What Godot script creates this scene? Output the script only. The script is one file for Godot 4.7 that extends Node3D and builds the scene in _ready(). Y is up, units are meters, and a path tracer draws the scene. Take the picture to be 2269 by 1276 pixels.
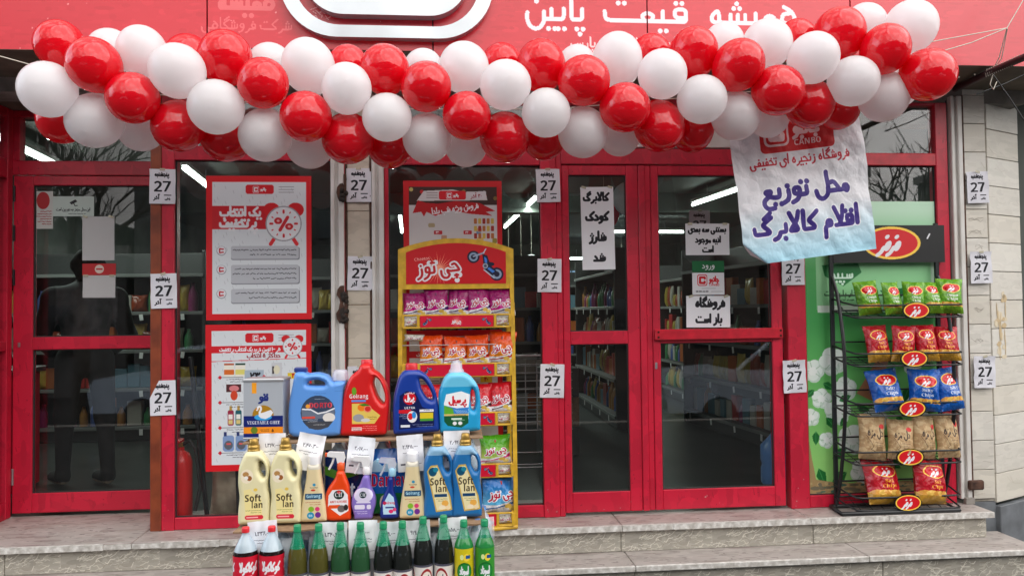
extends Node3D
# A small supermarket front: red frames, balloon garland, snack racks on the step and a tiered display on the pavement.
# Metres; y = 0 is the top step, z = 0 the plane of the shop front, +z is the street.

class Cv:  # a drawing board for flat print
	const JOIN_NOT := "اآأدذرزژو"
	# letter: [shape, dots above, dots below]
	const LET := {"ا": ["a", 0, 0], "آ": ["A", 0, 0], "ب": ["b", 0, 1], "پ": ["b", 0, 3], "ت": ["b", 2, 0], "ث": ["b", 3, 0], "ج": ["j", 0, 1], "چ": ["j", 0, 3], "ح": ["j", 0, 0], "خ": ["j", 1, 0],
		"د": ["d", 0, 0], "ذ": ["d", 1, 0], "ر": ["r", 0, 0], "ز": ["r", 1, 0], "ژ": ["r", 3, 0], "س": ["s", 0, 0], "ش": ["s", 3, 0], "ع": ["e", 0, 0], "غ": ["e", 1, 0], "ص": ["f", 0, 0], "ض": ["f", 1, 0], "ف": ["f", 1, 0], "ق": ["q", 2, 0],
		"ک": ["k", 0, 0], "گ": ["g", 0, 0], "ل": ["l", 0, 0], "م": ["m", 0, 0], "ن": ["n", 1, 0], "و": ["w", 0, 0], "ه": ["h", 0, 0], "ی": ["y", 0, 2], "ئ": ["y", 1, 0], "ط": ["f", 0, 0], "ظ": ["f", 1, 0]}
	# pen strokes of each shape: i(nitial), m(edial), f(inal), o(n its own): [width, stroke, stroke ...]
	const PEN := {
		"ai": [.22, [.11, 0, .11, .95]], "ao": [.22, [.11, 0, .11, .95]], "af": [.28, [.28, 0, .12, 0, .12, .95]], "am": [.28, [.28, 0, .12, 0, .12, .95]],
		"Ai": [.3, [.15, 0, .15, .85], [0, 1.04, .08, 1.12, .22, 1.04, .3, 1.12]], "Ao": [.3, [.15, 0, .15, .85], [0, 1.04, .08, 1.12, .22, 1.04, .3, 1.12]],
		"bi": [.34, [.27, .38, .27, 0, 0, 0]], "bm": [.4, [.4, 0, 0, 0], [.2, 0, .2, .36]], "bf": [.95, [.95, 0, .1, 0, .02, .08, 0, .32]], "bo": [1.0, [.98, .34, .94, .06, .85, 0, .12, 0, .03, .08, 0, .34]],
		"nf": [.75, [.75, 0, .66, 0], [.66, .26, .66, -.1, .5, -.32, .3, -.36, .1, -.26, 0, 0, .02, .22]], "no": [.72, [.66, .28, .66, -.1, .5, -.32, .3, -.36, .1, -.26, 0, 0, .02, .22]],
		"yf": [.85, [.85, 0, .66, 0, .5, .1, .52, -.08, .68, -.2, .5, -.4, .2, -.4, .02, -.2, .02, .06]], "yo": [.8, [.8, .36, .66, .48, .5, .36, .54, .2, .76, .04, .64, -.24, .4, -.36, .14, -.32, 0, -.1, .02, .12]],
		"ji": [.66, [.06, .4, .3, .46, .6, .04, .5, 0, 0, 0]], "jm": [.7, [.06, .4, .3, .46, .6, .04, .5, 0, 0, 0], [.7, 0, .5, 0]], "jf": [.75, [.75, 0, .55, .04], [.08, .3, .35, .36, .62, .06, .25, -.08, .06, -.3, .2, -.54, .5, -.58, .7, -.5]], "jo": [.72, [.08, .36, .35, .4, .66, .3, .28, .0, .06, -.26, .2, -.54, .5, -.58, .7, -.5]],
		"do": [.46, [.14, .5, .38, .26, .4, .04, .3, 0, 0, 0]], "df": [.5, [.5, 0, 0, 0], [.14, .48, .36, .22, .36, 0]],
		"ro": [.4, [.34, .28, .36, .02, .26, -.2, 0, -.32]], "rf": [.45, [.45, 0, .36, 0, .32, -.14, .2, -.27, 0, -.34]],
		"si": [.8, [.74, .34, .74, 0, 0, 0], [.5, 0, .5, .3], [.26, 0, .26, .3]], "sm": [.85, [.85, 0, 0, 0], [.7, 0, .7, .3], [.46, 0, .46, .3], [.22, 0, .22, .3]], "sf": [1.25, [1.25, 0, .66, 0], [1.12, 0, 1.12, .28], [.9, 0, .9, .28], [.68, .28, .68, -.1, .52, -.32, .3, -.36, .1, -.26, 0, 0, .02, .22]], "so": [1.22, [1.18, .32, 1.18, 0, .66, 0], [.93, 0, .93, .28], [.68, .28, .68, -.1, .52, -.32, .3, -.36, .1, -.26, 0, 0, .02, .22]],
		"ei": [.55, [.44, .46, .22, .44, .12, .24, .3, .04, .5, 0, 0, 0]], "em": [.5, [.5, 0, 0, 0], [.26, 0, .08, .32, .44, .32, .26, 0]], "ef": [.7, [.7, 0, .42, .05, .18, .32, .54, .34, .36, .05, .1, -.1, .05, -.34, .25, -.54, .65, -.52]], "eo": [.7, [.5, .46, .26, .46, .16, .22, .4, .08, .1, -.1, .05, -.34, .25, -.54, .65, -.52]],
		"fi": [.52, [.46, .14, .14, .14, .14, .44, .46, .44, .46, .04, .4, 0, 0, 0]], "fm": [.55, [.55, 0, 0, 0], [.28, 0, .1, .2, .28, .4, .46, .2, .28, 0]], "ff": [1.05, [1.05, 0, .1, 0, .02, .08, 0, .32], [.84, 0, .66, .2, .84, .4, 1.0, .2, .84, 0]], "fo": [1.05, [1.0, .14, .7, .14, .7, .44, 1.0, .44, 1.0, .04, .9, 0, .12, 0, .03, .08, 0, .32]],
		"qi": [.52, [.46, .14, .14, .14, .14, .44, .46, .44, .46, .04, .4, 0, 0, 0]], "qm": [.55, [.55, 0, 0, 0], [.28, 0, .1, .2, .28, .4, .46, .2, .28, 0]], "qo": [.8, [.7, .14, .4, .14, .4, .44, .7, .44, .7, -.1, .5, -.32, .3, -.36, .1, -.26, 0, 0]], "qf": [.8, [.8, 0, .7, 0], [.7, .1, .4, .1, .4, .4, .7, .4, .7, -.1, .5, -.32, .3, -.36, .1, -.26, 0, 0]],
		"ki": [.62, [0, 0, .46, 0, .5, .1, .14, .4, .18, .5, .64, .86]], "km": [.64, [.64, 0, .44, 0], [0, 0, .46, 0, .5, .1, .14, .4, .18, .5, .64, .86]], "ko": [1.0, [0, .3, .02, .06, .12, 0, .82, 0, .88, .1, .5, .42, .54, .52, 1.0, .86]], "kf": [1.0, [1.0, 0, .8, 0], [0, .3, .02, .06, .12, 0, .82, 0, .88, .1, .5, .42, .54, .52, 1.0, .86]],
		"gi": [.62, [0, 0, .46, 0, .5, .1, .14, .4, .18, .5, .64, .8], [.2, .74, .62, 1.04]], "gm": [.64, [.64, 0, .44, 0], [0, 0, .46, 0, .5, .1, .14, .4, .18, .5, .64, .8], [.2, .74, .62, 1.04]], "go": [1.0, [0, .3, .02, .06, .12, 0, .82, 0, .88, .1, .5, .42, .54, .52, 1.0, .8], [.56, .76, .96, 1.04]], "gf": [1.0, [1.0, 0, .8, 0], [0, .3, .02, .06, .12, 0, .82, 0, .88, .1, .5, .42, .54, .52, 1.0, .8], [.56, .76, .96, 1.04]],
		"li": [.32, [.2, .95, .2, 0, 0, 0]], "lm": [.36, [.36, 0, 0, 0], [.18, 0, .18, .95]], "lf": [.75, [.8, 0, .7, 0], [.7, .95, .7, -.1, .5, -.32, .3, -.36, .1, -.24, .02, .06]], "lo": [.75, [.7, .95, .7, -.1, .5, -.32, .3, -.36, .1, -.24, .02, .06]],
		"Lo": [.62, [.06, .92, .5, .1, .46, 0, .1, 0, .1, .06, .5, .5, .58, .95]], "Lf": [.66, [.66, 0, .1, 0], [.06, .92, .46, .02], [.58, .95, .52, .4, .3, 0]],
		"mi": [.46, [0, 0, .16, .02, .18, .2, .34, .22, .42, .06, .32, -.1, .16, .02]], "mm": [.5, [.5, 0, .36, 0, .44, .2, .26, .3, .1, .2, .16, 0, .36, 0], [.2, 0, 0, 0]], "mf": [.5, [.5, 0, .36, 0, .44, .2, .26, .3, .12, .16, .2, -.04, .36, 0], [.2, 0, .06, -.08, .05, -.55]], "mo": [.5, [.2, .04, .2, .28, .44, .28, .44, .04, .2, .02, .07, -.04, .05, -.55]],
		"wo": [.5, [.44, .12, .14, .12, .14, .42, .44, .42, .44, 0, .26, -.22, 0, -.32]], "wf": [.55, [.55, 0, .44, 0], [.44, .06, .14, .06, .14, .36, .44, .36, .44, 0, .26, -.24, 0, -.34]],
		"hi": [.66, [0, 0, .5, 0, .62, .2, .5, .46, .24, .62], [.5, .4, .2, .36, .16, .06, .4, .0]], "hm": [.55, [.55, 0, 0, 0], [.2, 0, .12, .34, .44, .34, .36, 0]], "hf": [.46, [.46, 0, .3, .02, .28, .46, .06, .26, .06, .02, .3, .0]], "ho": [.44, [.3, .5, .06, .24, .08, 0, .34, 0, .4, .2, .2, .46]],
		"0": [.26, [.1, .36, .15, .41, .2, .36, .15, .31, .1, .36]], "1": [.26, [.08, .8, .16, .5, .16, 0]], "2": [.44, [.08, .8, .15, .5, .16, 0], [.13, .56, .36, .56, .4, .8]], "3": [.5, [.06, .8, .14, .5, .15, 0], [.12, .6, .26, .58, .27, .78], [.27, .6, .42, .6, .46, .8]], "4": [.46, [.06, .8, .15, .5, .15, 0], [.42, .8, .22, .7, .2, .48, .42, .46]],
		"5": [.5, [.25, .8, .04, .3, .1, .04, .25, .16, .4, .04, .46, .3, .25, .8]], "6": [.42, [.38, .76, .14, .78, .12, .52, .36, .52], [.3, .52, .14, .25, .1, 0]], "7": [.46, [.04, .8, .22, 0, .42, .8]], "8": [.46, [.04, 0, .22, .8, .42, 0]], "9": [.42, [.36, .5, .1, .5, .1, .78, .34, .8, .36, .4, .32, 0]], ",": [.16, [.1, .12, .06, -.06]],
	}
	static var cut := {}
	var im: Image
	var w: int
	var h: int
	var tr := Transform2D()

	func _init(ww: int, hh: int, bg: Color):
		w = ww
		h = hh
		im = Image.create(ww, hh, false, Image.FORMAT_RGBA8)
		im.fill(bg)

	func rect(x, y, ww, hh, c: Color):
		poly(PackedVector2Array([Vector2(x, y), Vector2(x + ww, y), Vector2(x + ww, y + hh), Vector2(x, y + hh)]), c)

	func poly(given: PackedVector2Array, c: Color):
		var p := tr * given
		var y0 := 1e9
		var y1 := -1e9
		for q in p:
			y0 = minf(y0, q.y)
			y1 = maxf(y1, q.y)
		for y in range(maxi(0, int(floor(y0))), mini(h, int(ceil(y1)) + 1)):
			var yy := y + 0.5
			var xs := PackedFloat32Array()
			var b := p[p.size() - 1]
			for a in p:
				if (a.y > yy) != (b.y > yy):
					xs.append(a.x + (yy - a.y) / (b.y - a.y) * (b.x - a.x))
				b = a
			xs.sort()
			for k in range(0, xs.size() - 1, 2):
				var xa := int(round(xs[k]))
				var xb := int(round(xs[k + 1]))
				if xb > xa:
					im.fill_rect(Rect2i(xa, y, xb - xa, 1), c)

	func pts(a: Array) -> PackedVector2Array:
		var p := PackedVector2Array()
		for i in range(0, a.size() - 1, 2):
			p.append(Vector2(a[i], a[i + 1]))
		return p

	func shape(a: Array, c: Color):
		poly(pts(a), c)

	func ell(cx, cy, rx, ry, c: Color, n := 22):
		var p := PackedVector2Array()
		for i in n:
			p.append(Vector2(cx + rx * cos(TAU * i / n), cy + ry * sin(TAU * i / n)))
		poly(p, c)

	func rrect(x, y, ww, hh, r, c: Color):
		var p := PackedVector2Array()
		for k in 4:
			var o := Vector2(x + (ww - r if k in [0, 3] else r), y + (hh - r if k in [0, 1] else r))
			for i in 5:
				p.append(o + Vector2.from_angle(PI / 2 * (k + i / 4.0)) * r)
		poly(p, c)

	func line(p: PackedVector2Array, t: float, c: Color, n := 8):
		for i in p.size():
			if t > 2.5:
				ell(p[i].x, p[i].y, t / 2, t / 2, c, n)
			if i and p[i].distance_to(p[i - 1]) > 0.01:
				var s := (p[i] - p[i - 1]).normalized().orthogonal() * maxf(t, 1.2) / 2
				poly(PackedVector2Array([p[i] + s, p[i - 1] + s, p[i - 1] - s, p[i] - s]), c)

	static func soft(p: PackedVector2Array) -> PackedVector2Array:
		for n in 2:
			var q := PackedVector2Array([p[0]])
			for i in range(1, p.size()):
				if i > 1:
					q.append(p[i - 1].lerp(p[i], 0.2))
				if i < p.size() - 1:
					q.append(p[i - 1].lerp(p[i], 0.8))
			q.append(p[p.size() - 1])
			p = q
		return p

	# Persian words, written right to left with a pen of width t (share of the letter size); x is the middle
	func fa(text: String, x: float, y: float, size: float, t: float, c: Color, squeeze := 1.0, dot := 0.0):
		var marks := []
		var run := []
		for i in text.length():
			var ch := text[i]
			if ch >= "0" and ch <= "9" or ch == ",":
				run.push_front(ch)
				continue
			marks += run
			run = []
			if ch == "ا" and i and text[i - 1] == "ل":
				marks[-1] = "لا"
			else:
				marks.append(ch)
		marks += run
		var laid := []
		var at := 0.0
		for i in marks.size():
			var ch: String = marks[i]
			if ch == " ":
				at += 0.32
				continue
			var glyph: Array
			var info: Array = ["", 0, 0]
			if PEN.has(ch):
				glyph = PEN[ch]
				at += 0.06
			else:
				var before: bool = i > 0 and (marks[i - 1] in LET) and not JOIN_NOT.contains(marks[i - 1])
				var after: bool = i < marks.size() - 1 and (marks[i + 1] in LET or marks[i + 1] == "لا") and not JOIN_NOT.contains(ch) and ch != "لا"
				if ch == "لا":
					glyph = PEN["Lf" if before else "Lo"]
				else:
					info = LET.get(ch, ["a", 0, 0])
					var form := "m" if before and after else "f" if before else "i" if after else "o"
					var s: String = info[0]
					if s in "ny" and form in "im":
						s = "b"
					if s in "adrwA":
						form = {"m": "f", "i": "o"}.get(form, form)
					if info[0] == "y" and form in "fo":
						info = ["y", 0, 0]
					glyph = PEN[s + form]
				if not before:
					at += 0.1
			at += glyph[0]
			laid.append([at, glyph, info])
		var k := size * squeeze
		for l in laid:
			var x0: float = x + (at / 2 - l[0]) * k
			for j in range(1, l[1].size()):
				var p := pts(l[1][j])
				for n in p.size():
					p[n] = Vector2(x0 + p[n].x * k, y - p[n].y * size)
				line(soft(p), t * size, c)
			var dt: float = (dot if dot > 0 else t * 0.62) * size
			for side in 2:
				var n: int = l[2][1 + side]
				if n:
					var cx: float = x0 + l[1][0] * k * 0.5
					var s: String = l[2][0]
					var up := 0.62 if s in "bnydjf" or s == "s" else 0.66
					if s == "s":
						up = 0.52
					if s == "r":
						up = 0.5
						cx += 0.1 * k
					var cy: float = y - up * size if side == 0 else y + (0.34 if s != "j" else 0.3) * size
					var gap := dt * 2.3
					if n == 1:
						ell(cx, cy, dt, dt, c, 8)
					else:
						ell(cx - gap / 2, cy, dt, dt, c, 8)
						ell(cx + gap / 2, cy, dt, dt, c, 8)
						if n == 3:
							ell(cx, cy + gap * (0.8 if side else -0.8), dt, dt, c, 8)

	# Latin words; (x, y) is the middle of the base line, size the height of a capital
	func lat(text: String, x: float, y: float, size: float, c: Color, bold := true, squeeze := 1.0, serif := false):
		var key := text + str(bold) + str(serif)
		if not cut.has(key):
			var t := TextMesh.new()
			var f := SystemFont.new()
			f.font_names = PackedStringArray(["Droid Serif" if serif else "Droid Sans"])
			f.font_weight = 700 if bold else 400
			t.font = f
			t.font_size = 40
			t.depth = 0.0
			t.pixel_size = 1.0 / 28.5
			t.text = text
			var a := t.get_mesh_arrays()
			var v: PackedVector3Array = a[Mesh.ARRAY_VERTEX]
			var ix: PackedInt32Array = a[Mesh.ARRAY_INDEX] if a[Mesh.ARRAY_INDEX] != null else PackedInt32Array(range(v.size()))
			var box := t.get_aabb()
			var one := PackedVector2Array()
			var low := 1e9
			for q in v:
				low = minf(low, q.y)
			for n in ix:
				one.append(Vector2(v[n].x - box.get_center().x, v[n].y - low))
			if text.contains("g") or text.contains("y") or text.contains("p"):
				for n in one.size():
					one[n].y -= 0.28
			cut[key] = one
		var o: PackedVector2Array = cut[key]
		for n in range(0, o.size() - 2, 3):
			var p := PackedVector2Array()
			for m in 3:
				p.append(Vector2(x + o[n + m].x * size * squeeze, y - o[n + m].y * size))
			poly(p, c)

	func scribble(x, y, ww, lines: int, gap, t, c: Color, seed_ := 1):
		var r := RandomNumberGenerator.new()
		r.seed = seed_
		for l in lines:
			var at: float = x + ww
			var stop: float = x + (0.0 if l < lines - 1 else ww * 0.3)
			while at > stop:
				var d := r.randf_range(gap * 0.3, gap * 1.4)
				var p := PackedVector2Array()
				for k in int(d / gap * 5) + 2:
					p.append(Vector2(at - k * gap * 0.22, y + l * gap + r.randf_range(-0.16, 0.14) * gap))
				line(p, t, c)
				at -= d + gap * 0.35

	func speckle(n: int, c: Color, r0: float, r1: float, seed_: int):
		var r := RandomNumberGenerator.new()
		r.seed = seed_
		for i in n:
			var q := r.randf_range(r0, r1)
			ell(r.randf() * w, r.randf() * h, q * r.randf_range(0.6, 1.6), q, c, 7)

	func tex() -> ImageTexture:
		return ImageTexture.create_from_image(im)


class Mb:  # collects triangles; faces are given counter-clockwise as seen from outside
	var v := PackedVector3Array()
	var n := PackedVector3Array()
	var u := PackedVector2Array()
	var c := PackedColorArray()
	var tint := Color.WHITE
	var tinted := false

	func put(p: Vector3, nn: Vector3, uv: Vector2):
		v.append(p)
		n.append(nn)
		u.append(uv)
		c.append(tint)

	func tri(a: Vector3, b: Vector3, d: Vector3, ua := Vector2.ZERO, ub := Vector2.ZERO, ud := Vector2.ZERO):
		var nn := (b - a).cross(d - a).normalized()
		put(a, nn, ua)
		put(d, nn, ud)
		put(b, nn, ub)

	func quad(a: Vector3, b: Vector3, d: Vector3, e: Vector3, ua := Vector2(0, 1), ub := Vector2(1, 1), ud := Vector2(1, 0), ue := Vector2(0, 0)):
		tri(a, b, d, ua, ub, ud)
		tri(a, d, e, ua, ud, ue)

	# box with chamfered edges (ch = 0: sharp); the +z face carries uv 0..1
	func box(at: Vector3, s: Vector3, turn := Basis.IDENTITY, ch := 0.0):
		var hs := s / 2
		if ch <= 0.0:
			for k in 6:
				var f := _face(k)
				var nn: Vector3 = f[0]
				var r: Vector3 = f[1]
				var up: Vector3 = f[2]
				var o := nn * hs
				var q := [o - r * hs - up * hs, o + r * hs - up * hs, o + r * hs + up * hs, o - r * hs + up * hs]
				if k == 0:
					quad(at + turn * q[0], at + turn * q[1], at + turn * q[2], at + turn * q[3])
				else:
					var z := Vector2(0.02, 0.02)
					quad(at + turn * q[0], at + turn * q[1], at + turn * q[2], at + turn * q[3], z, z, z, z)
			return
		var ins := hs - Vector3.ONE * ch
		for k in 6:
			var f := _face(k)
			var nn: Vector3 = f[0]
			var r: Vector3 = f[1]
			var up: Vector3 = f[2]
			var o := nn * hs
			quad(at + turn * (o - r * ins - up * ins), at + turn * (o + r * ins - up * ins), at + turn * (o + r * ins + up * ins), at + turn * (o - r * ins + up * ins))
		for a in 3:
			for s1 in [-1, 1]:
				for s2 in [-1, 1]:
					var e := Vector3.ZERO
					e[a] = 1
					var p1 := Vector3.ZERO
					p1[(a + 1) % 3] = s1
					var p2 := Vector3.ZERO
					p2[(a + 2) % 3] = s2
					var q0 := p1 * hs + p2 * ins - e * ins
					var q1 := p1 * hs + p2 * ins + e * ins
					var q2 := p1 * ins + p2 * hs + e * ins
					var q3 := p1 * ins + p2 * hs - e * ins
					if s1 * s2 > 0:
						quad(at + turn * q0, at + turn * q3, at + turn * q2, at + turn * q1)
					else:
						quad(at + turn * q0, at + turn * q1, at + turn * q2, at + turn * q3)
		for sx in [-1, 1]:
			for sy in [-1, 1]:
				for sz in [-1, 1]:
					var sg := Vector3(sx, sy, sz)
					var a := Vector3(hs.x, ins.y, ins.z) * sg
					var b := Vector3(ins.x, hs.y, ins.z) * sg
					var d := Vector3(ins.x, ins.y, hs.z) * sg
					if sx * sy * sz > 0:
						tri(at + turn * a, at + turn * b, at + turn * d)
					else:
						tri(at + turn * a, at + turn * d, at + turn * b)

	func _face(k: int) -> Array:
		return [[Vector3.BACK, Vector3.RIGHT, Vector3.UP], [Vector3.FORWARD, Vector3.LEFT, Vector3.UP], [Vector3.RIGHT, Vector3.FORWARD, Vector3.UP], [Vector3.LEFT, Vector3.BACK, Vector3.UP], [Vector3.UP, Vector3.RIGHT, Vector3.FORWARD], [Vector3.DOWN, Vector3.RIGHT, Vector3.BACK]][k]

	func smooth(a: Array, uv: Array, nn: Array):  # quad with normals: corners 0..3 counter-clockwise
		for k in [0, 2, 1, 0, 3, 2]:
			put(a[k], nn[k], uv[k])

	# f(u, v) -> Vector3 over a grid; flip turns the front round
	func grid(nx: int, ny: int, f: Callable, flip := false, uv0 := Vector2(0, 0), uv1 := Vector2(1, 1)):
		var p := []
		for j in ny + 1:
			for i in nx + 1:
				p.append(f.call(float(i) / nx, float(j) / ny))
		var nn := []
		for j in ny + 1:
			for i in nx + 1:
				var dx: Vector3 = p[j * (nx + 1) + mini(i + 1, nx)] - p[j * (nx + 1) + maxi(i - 1, 0)]
				var dy: Vector3 = p[mini(j + 1, ny) * (nx + 1) + i] - p[maxi(j - 1, 0) * (nx + 1) + i]
				var m := dx.cross(dy).normalized()
				nn.append(-m if flip else m)
		for j in ny:
			for i in nx:
				var k := [j * (nx + 1) + i, j * (nx + 1) + i + 1, (j + 1) * (nx + 1) + i + 1, (j + 1) * (nx + 1) + i]
				if flip:
					k = [k[0], k[3], k[2], k[1]]
				var a := []
				var b := []
				var t := []
				for q in k:
					a.append(p[q])
					b.append(nn[q])
					t.append(Vector2(lerpf(uv0.x, uv1.x, float(q % (nx + 1)) / nx), lerpf(uv1.y, uv0.y, float(q / (nx + 1)) / ny)))
				smooth(a, t, b)

	func tube(p: Array, r, sides := 8, caps := true):
		var rings := []
		var dirs := []
		var side := Vector3.ZERO
		for i in p.size():
			var d: Vector3 = (p[mini(i + 1, p.size() - 1)] - p[maxi(i - 1, 0)]).normalized()
			if side == Vector3.ZERO:
				side = d.cross(Vector3.UP if absf(d.y) < 0.9 else Vector3.RIGHT).normalized()
			side = (side - d * side.dot(d)).normalized()
			var other := d.cross(side)
			var rr: float = r[i] if r is Array else r
			var ring := []
			for k in sides:
				var o := side * cos(TAU * k / sides) + other * sin(TAU * k / sides)
				ring.append([p[i] + o * rr, o])
			rings.append(ring)
			dirs.append(d)
		for i in p.size() - 1:
			for k in sides:
				var k2 := (k + 1) % sides
				var q := [rings[i][k], rings[i][k2], rings[i + 1][k2], rings[i + 1][k]]
				var va := float(i) / (p.size() - 1)
				var vb := float(i + 1) / (p.size() - 1)
				smooth([q[0][0], q[1][0], q[2][0], q[3][0]], [Vector2(float(k) / sides, va), Vector2(float(k + 1) / sides, va), Vector2(float(k + 1) / sides, vb), Vector2(float(k) / sides, vb)], [q[0][1], q[1][1], q[2][1], q[3][1]])
		if caps:
			for k in range(1, sides - 1):
				var e := p.size() - 1
				tri(rings[0][0][0], rings[0][k + 1][0], rings[0][k][0])
				tri(rings[e][0][0], rings[e][k][0], rings[e][k + 1][0])

	# profile of (radius, height) turned round the y axis; u runs round from the back, v along the profile
	func lathe(pr: Array, sides := 20, at := Vector3.ZERO, turn := Basis.IDENTITY, ey := 1.0):
		for i in pr.size() - 1:
			var a: Vector2 = pr[i]
			var b: Vector2 = pr[i + 1]
			var before: Vector2 = pr[maxi(i - 1, 0)]
			var behind: Vector2 = pr[mini(i + 2, pr.size() - 1)]
			var na := _side(before, a, b)
			var nb := _side(a, b, behind)
			for k in sides:
				var c0 := TAU * k / sides + PI / 2
				var c1 := TAU * (k + 1) / sides + PI / 2
				var d0 := Vector3(cos(c0), 0, -sin(c0)) * Vector3(1, 1, ey)
				var d1 := Vector3(cos(c1), 0, -sin(c1)) * Vector3(1, 1, ey)
				var q := [d0 * a.x + Vector3.UP * a.y, d1 * a.x + Vector3.UP * a.y, d1 * b.x + Vector3.UP * b.y, d0 * b.x + Vector3.UP * b.y]
				var m := [d0 * na.x + Vector3.UP * na.y, d1 * na.x + Vector3.UP * na.y, d1 * nb.x + Vector3.UP * nb.y, d0 * nb.x + Vector3.UP * nb.y]
				for z in 4:
					q[z] = at + turn * q[z]
					m[z] = turn * m[z]
				var va := 1.0 - float(i) / (pr.size() - 1)
				var vb := 1.0 - float(i + 1) / (pr.size() - 1)
				# counter-clockwise from outside
				smooth(q, [Vector2(float(k) / sides, va), Vector2(float(k + 1) / sides, va), Vector2(float(k + 1) / sides, vb), Vector2(float(k) / sides, vb)], m)

	func _side(a: Vector2, b: Vector2, d: Vector2) -> Vector2:
		var p := (b - a).normalized() if a != b else (d - b).normalized()
		var q := (d - b).normalized() if d != b else p
		if p.dot(q) < 0.35:
			p = q
		var t := (p + q).normalized()
		return Vector2(t.y, -t.x)

	# flat outline (x, y) given counter-clockwise, from z0 to z1
	func prism(p: PackedVector2Array, z0: float, z1: float):
		var lo := p[0]
		var hi := p[0]
		for q in p:
			lo = lo.min(q)
			hi = hi.max(q)
		var ix := Geometry2D.triangulate_polygon(p)
		for i in range(0, ix.size(), 3):
			var t := []
			var uv := []
			for k in 3:
				var q := p[ix[i + k]]
				t.append(q)
				uv.append(Vector2((q.x - lo.x) / (hi.x - lo.x), 1.0 - (q.y - lo.y) / (hi.y - lo.y)))
			var ccw: bool = (t[1] - t[0]).cross(t[2] - t[0]) > 0
			var s := [0, 1, 2] if ccw else [0, 2, 1]
			tri(Vector3(t[s[0]].x, t[s[0]].y, z1), Vector3(t[s[1]].x, t[s[1]].y, z1), Vector3(t[s[2]].x, t[s[2]].y, z1), uv[s[0]], uv[s[1]], uv[s[2]])
			tri(Vector3(t[s[0]].x, t[s[0]].y, z0), Vector3(t[s[2]].x, t[s[2]].y, z0), Vector3(t[s[1]].x, t[s[1]].y, z0))
		for i in p.size():
			var a := p[i]
			var b := p[(i + 1) % p.size()]
			quad(Vector3(a.x, a.y, z0), Vector3(b.x, b.y, z0), Vector3(b.x, b.y, z1), Vector3(a.x, a.y, z1), Vector2(0.02, 0.02), Vector2(0.02, 0.02), Vector2(0.02, 0.02), Vector2(0.02, 0.02))

	func mesh() -> ArrayMesh:
		var a := []
		a.resize(Mesh.ARRAY_MAX)
		a[Mesh.ARRAY_VERTEX] = v
		a[Mesh.ARRAY_NORMAL] = n
		a[Mesh.ARRAY_TEX_UV] = u
		if tinted:
			a[Mesh.ARRAY_COLOR] = c
		var m := ArrayMesh.new()
		m.add_surface_from_arrays(Mesh.PRIMITIVE_TRIANGLES, a)
		return m


# a field sampled on a grid, meshed as surface nets; field(p) < 0 inside; look(p) -> [uv, colour]
func nets(lo: Vector3, hi: Vector3, cell: float, field: Callable, look: Callable) -> ArrayMesh:
	var nx := int(ceil((hi.x - lo.x) / cell)) + 1
	var ny := int(ceil((hi.y - lo.y) / cell)) + 1
	var nz := int(ceil((hi.z - lo.z) / cell)) + 1
	var d := PackedFloat32Array()
	d.resize(nx * ny * nz)
	for k in nz:
		for j in ny:
			for i in nx:
				d[(k * ny + j) * nx + i] = field.call(lo + Vector3(i, j, k) * cell)
	return nets_from(d, nx, ny, nz, lo, cell, look)

func nets_from(d: PackedFloat32Array, nx: int, ny: int, nz: int, lo: Vector3, cell: float, look: Callable) -> ArrayMesh:
	var mb := Mb.new()
	mb.tinted = true
	var at := {}
	var step := [1, nx, nx * ny]
	var corner := [0, 1, nx, nx + 1, nx * ny, nx * ny + 1, nx * ny + nx, nx * ny + nx + 1]
	var edges := [[0, 1], [2, 3], [4, 5], [6, 7], [0, 2], [1, 3], [4, 6], [5, 7], [0, 4], [1, 5], [2, 6], [3, 7]]
	for k in nz - 1:
		for j in ny - 1:
			for i in nx - 1:
				var b := (k * ny + j) * nx + i
				var s := d[b] < 0
				var mixed := false
				for c in corner:
					if (d[b + c] < 0) != s:
						mixed = true
						break
				if not mixed:
					continue
				var sum := Vector3.ZERO
				var n := 0
				for e in edges:
					var a: float = d[b + corner[e[0]]]
					var z: float = d[b + corner[e[1]]]
					if (a < 0) != (z < 0):
						var p0 := Vector3(e[0] & 1, (e[0] >> 1) & 1, e[0] >> 2)
						var p1 := Vector3(e[1] & 1, (e[1] >> 1) & 1, e[1] >> 2)
						sum += p0.lerp(p1, a / (a - z))
						n += 1
				var g := Vector3(d[b + 1] + d[b + corner[3]] + d[b + corner[5]] + d[b + corner[7]] - d[b] - d[b + corner[2]] - d[b + corner[4]] - d[b + corner[6]],
					d[b + corner[2]] + d[b + corner[3]] + d[b + corner[6]] + d[b + corner[7]] - d[b] - d[b + 1] - d[b + corner[4]] - d[b + corner[5]],
					d[b + corner[4]] + d[b + corner[5]] + d[b + corner[6]] + d[b + corner[7]] - d[b] - d[b + 1] - d[b + corner[2]] - d[b + corner[3]])
				var p := lo + (Vector3(i, j, k) + sum / n) * cell
				at[b] = [p, g.normalized(), look.call(p)]
	for b in at:
		for a in 3:
			var o: int = b + step[a]
			if o >= d.size() or (d[b] < 0) == (d[o] < 0):
				continue
			var s1: int = step[(a + 1) % 3]
			var s2: int = step[(a + 2) % 3]
			if not (at.has(b - s1) and at.has(b - s2) and at.has(b - s1 - s2)):
				continue
			var q := [at[b], at[b - s1], at[b - s1 - s2], at[b - s2]]
			if d[b] >= 0:
				q = [q[0], q[3], q[2], q[1]]
			for t in [0, 2, 1, 0, 3, 2]:
				mb.tint = q[t][2][1]
				mb.put(q[t][0], q[t][1], q[t][2][0])
	return mb.mesh()

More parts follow.
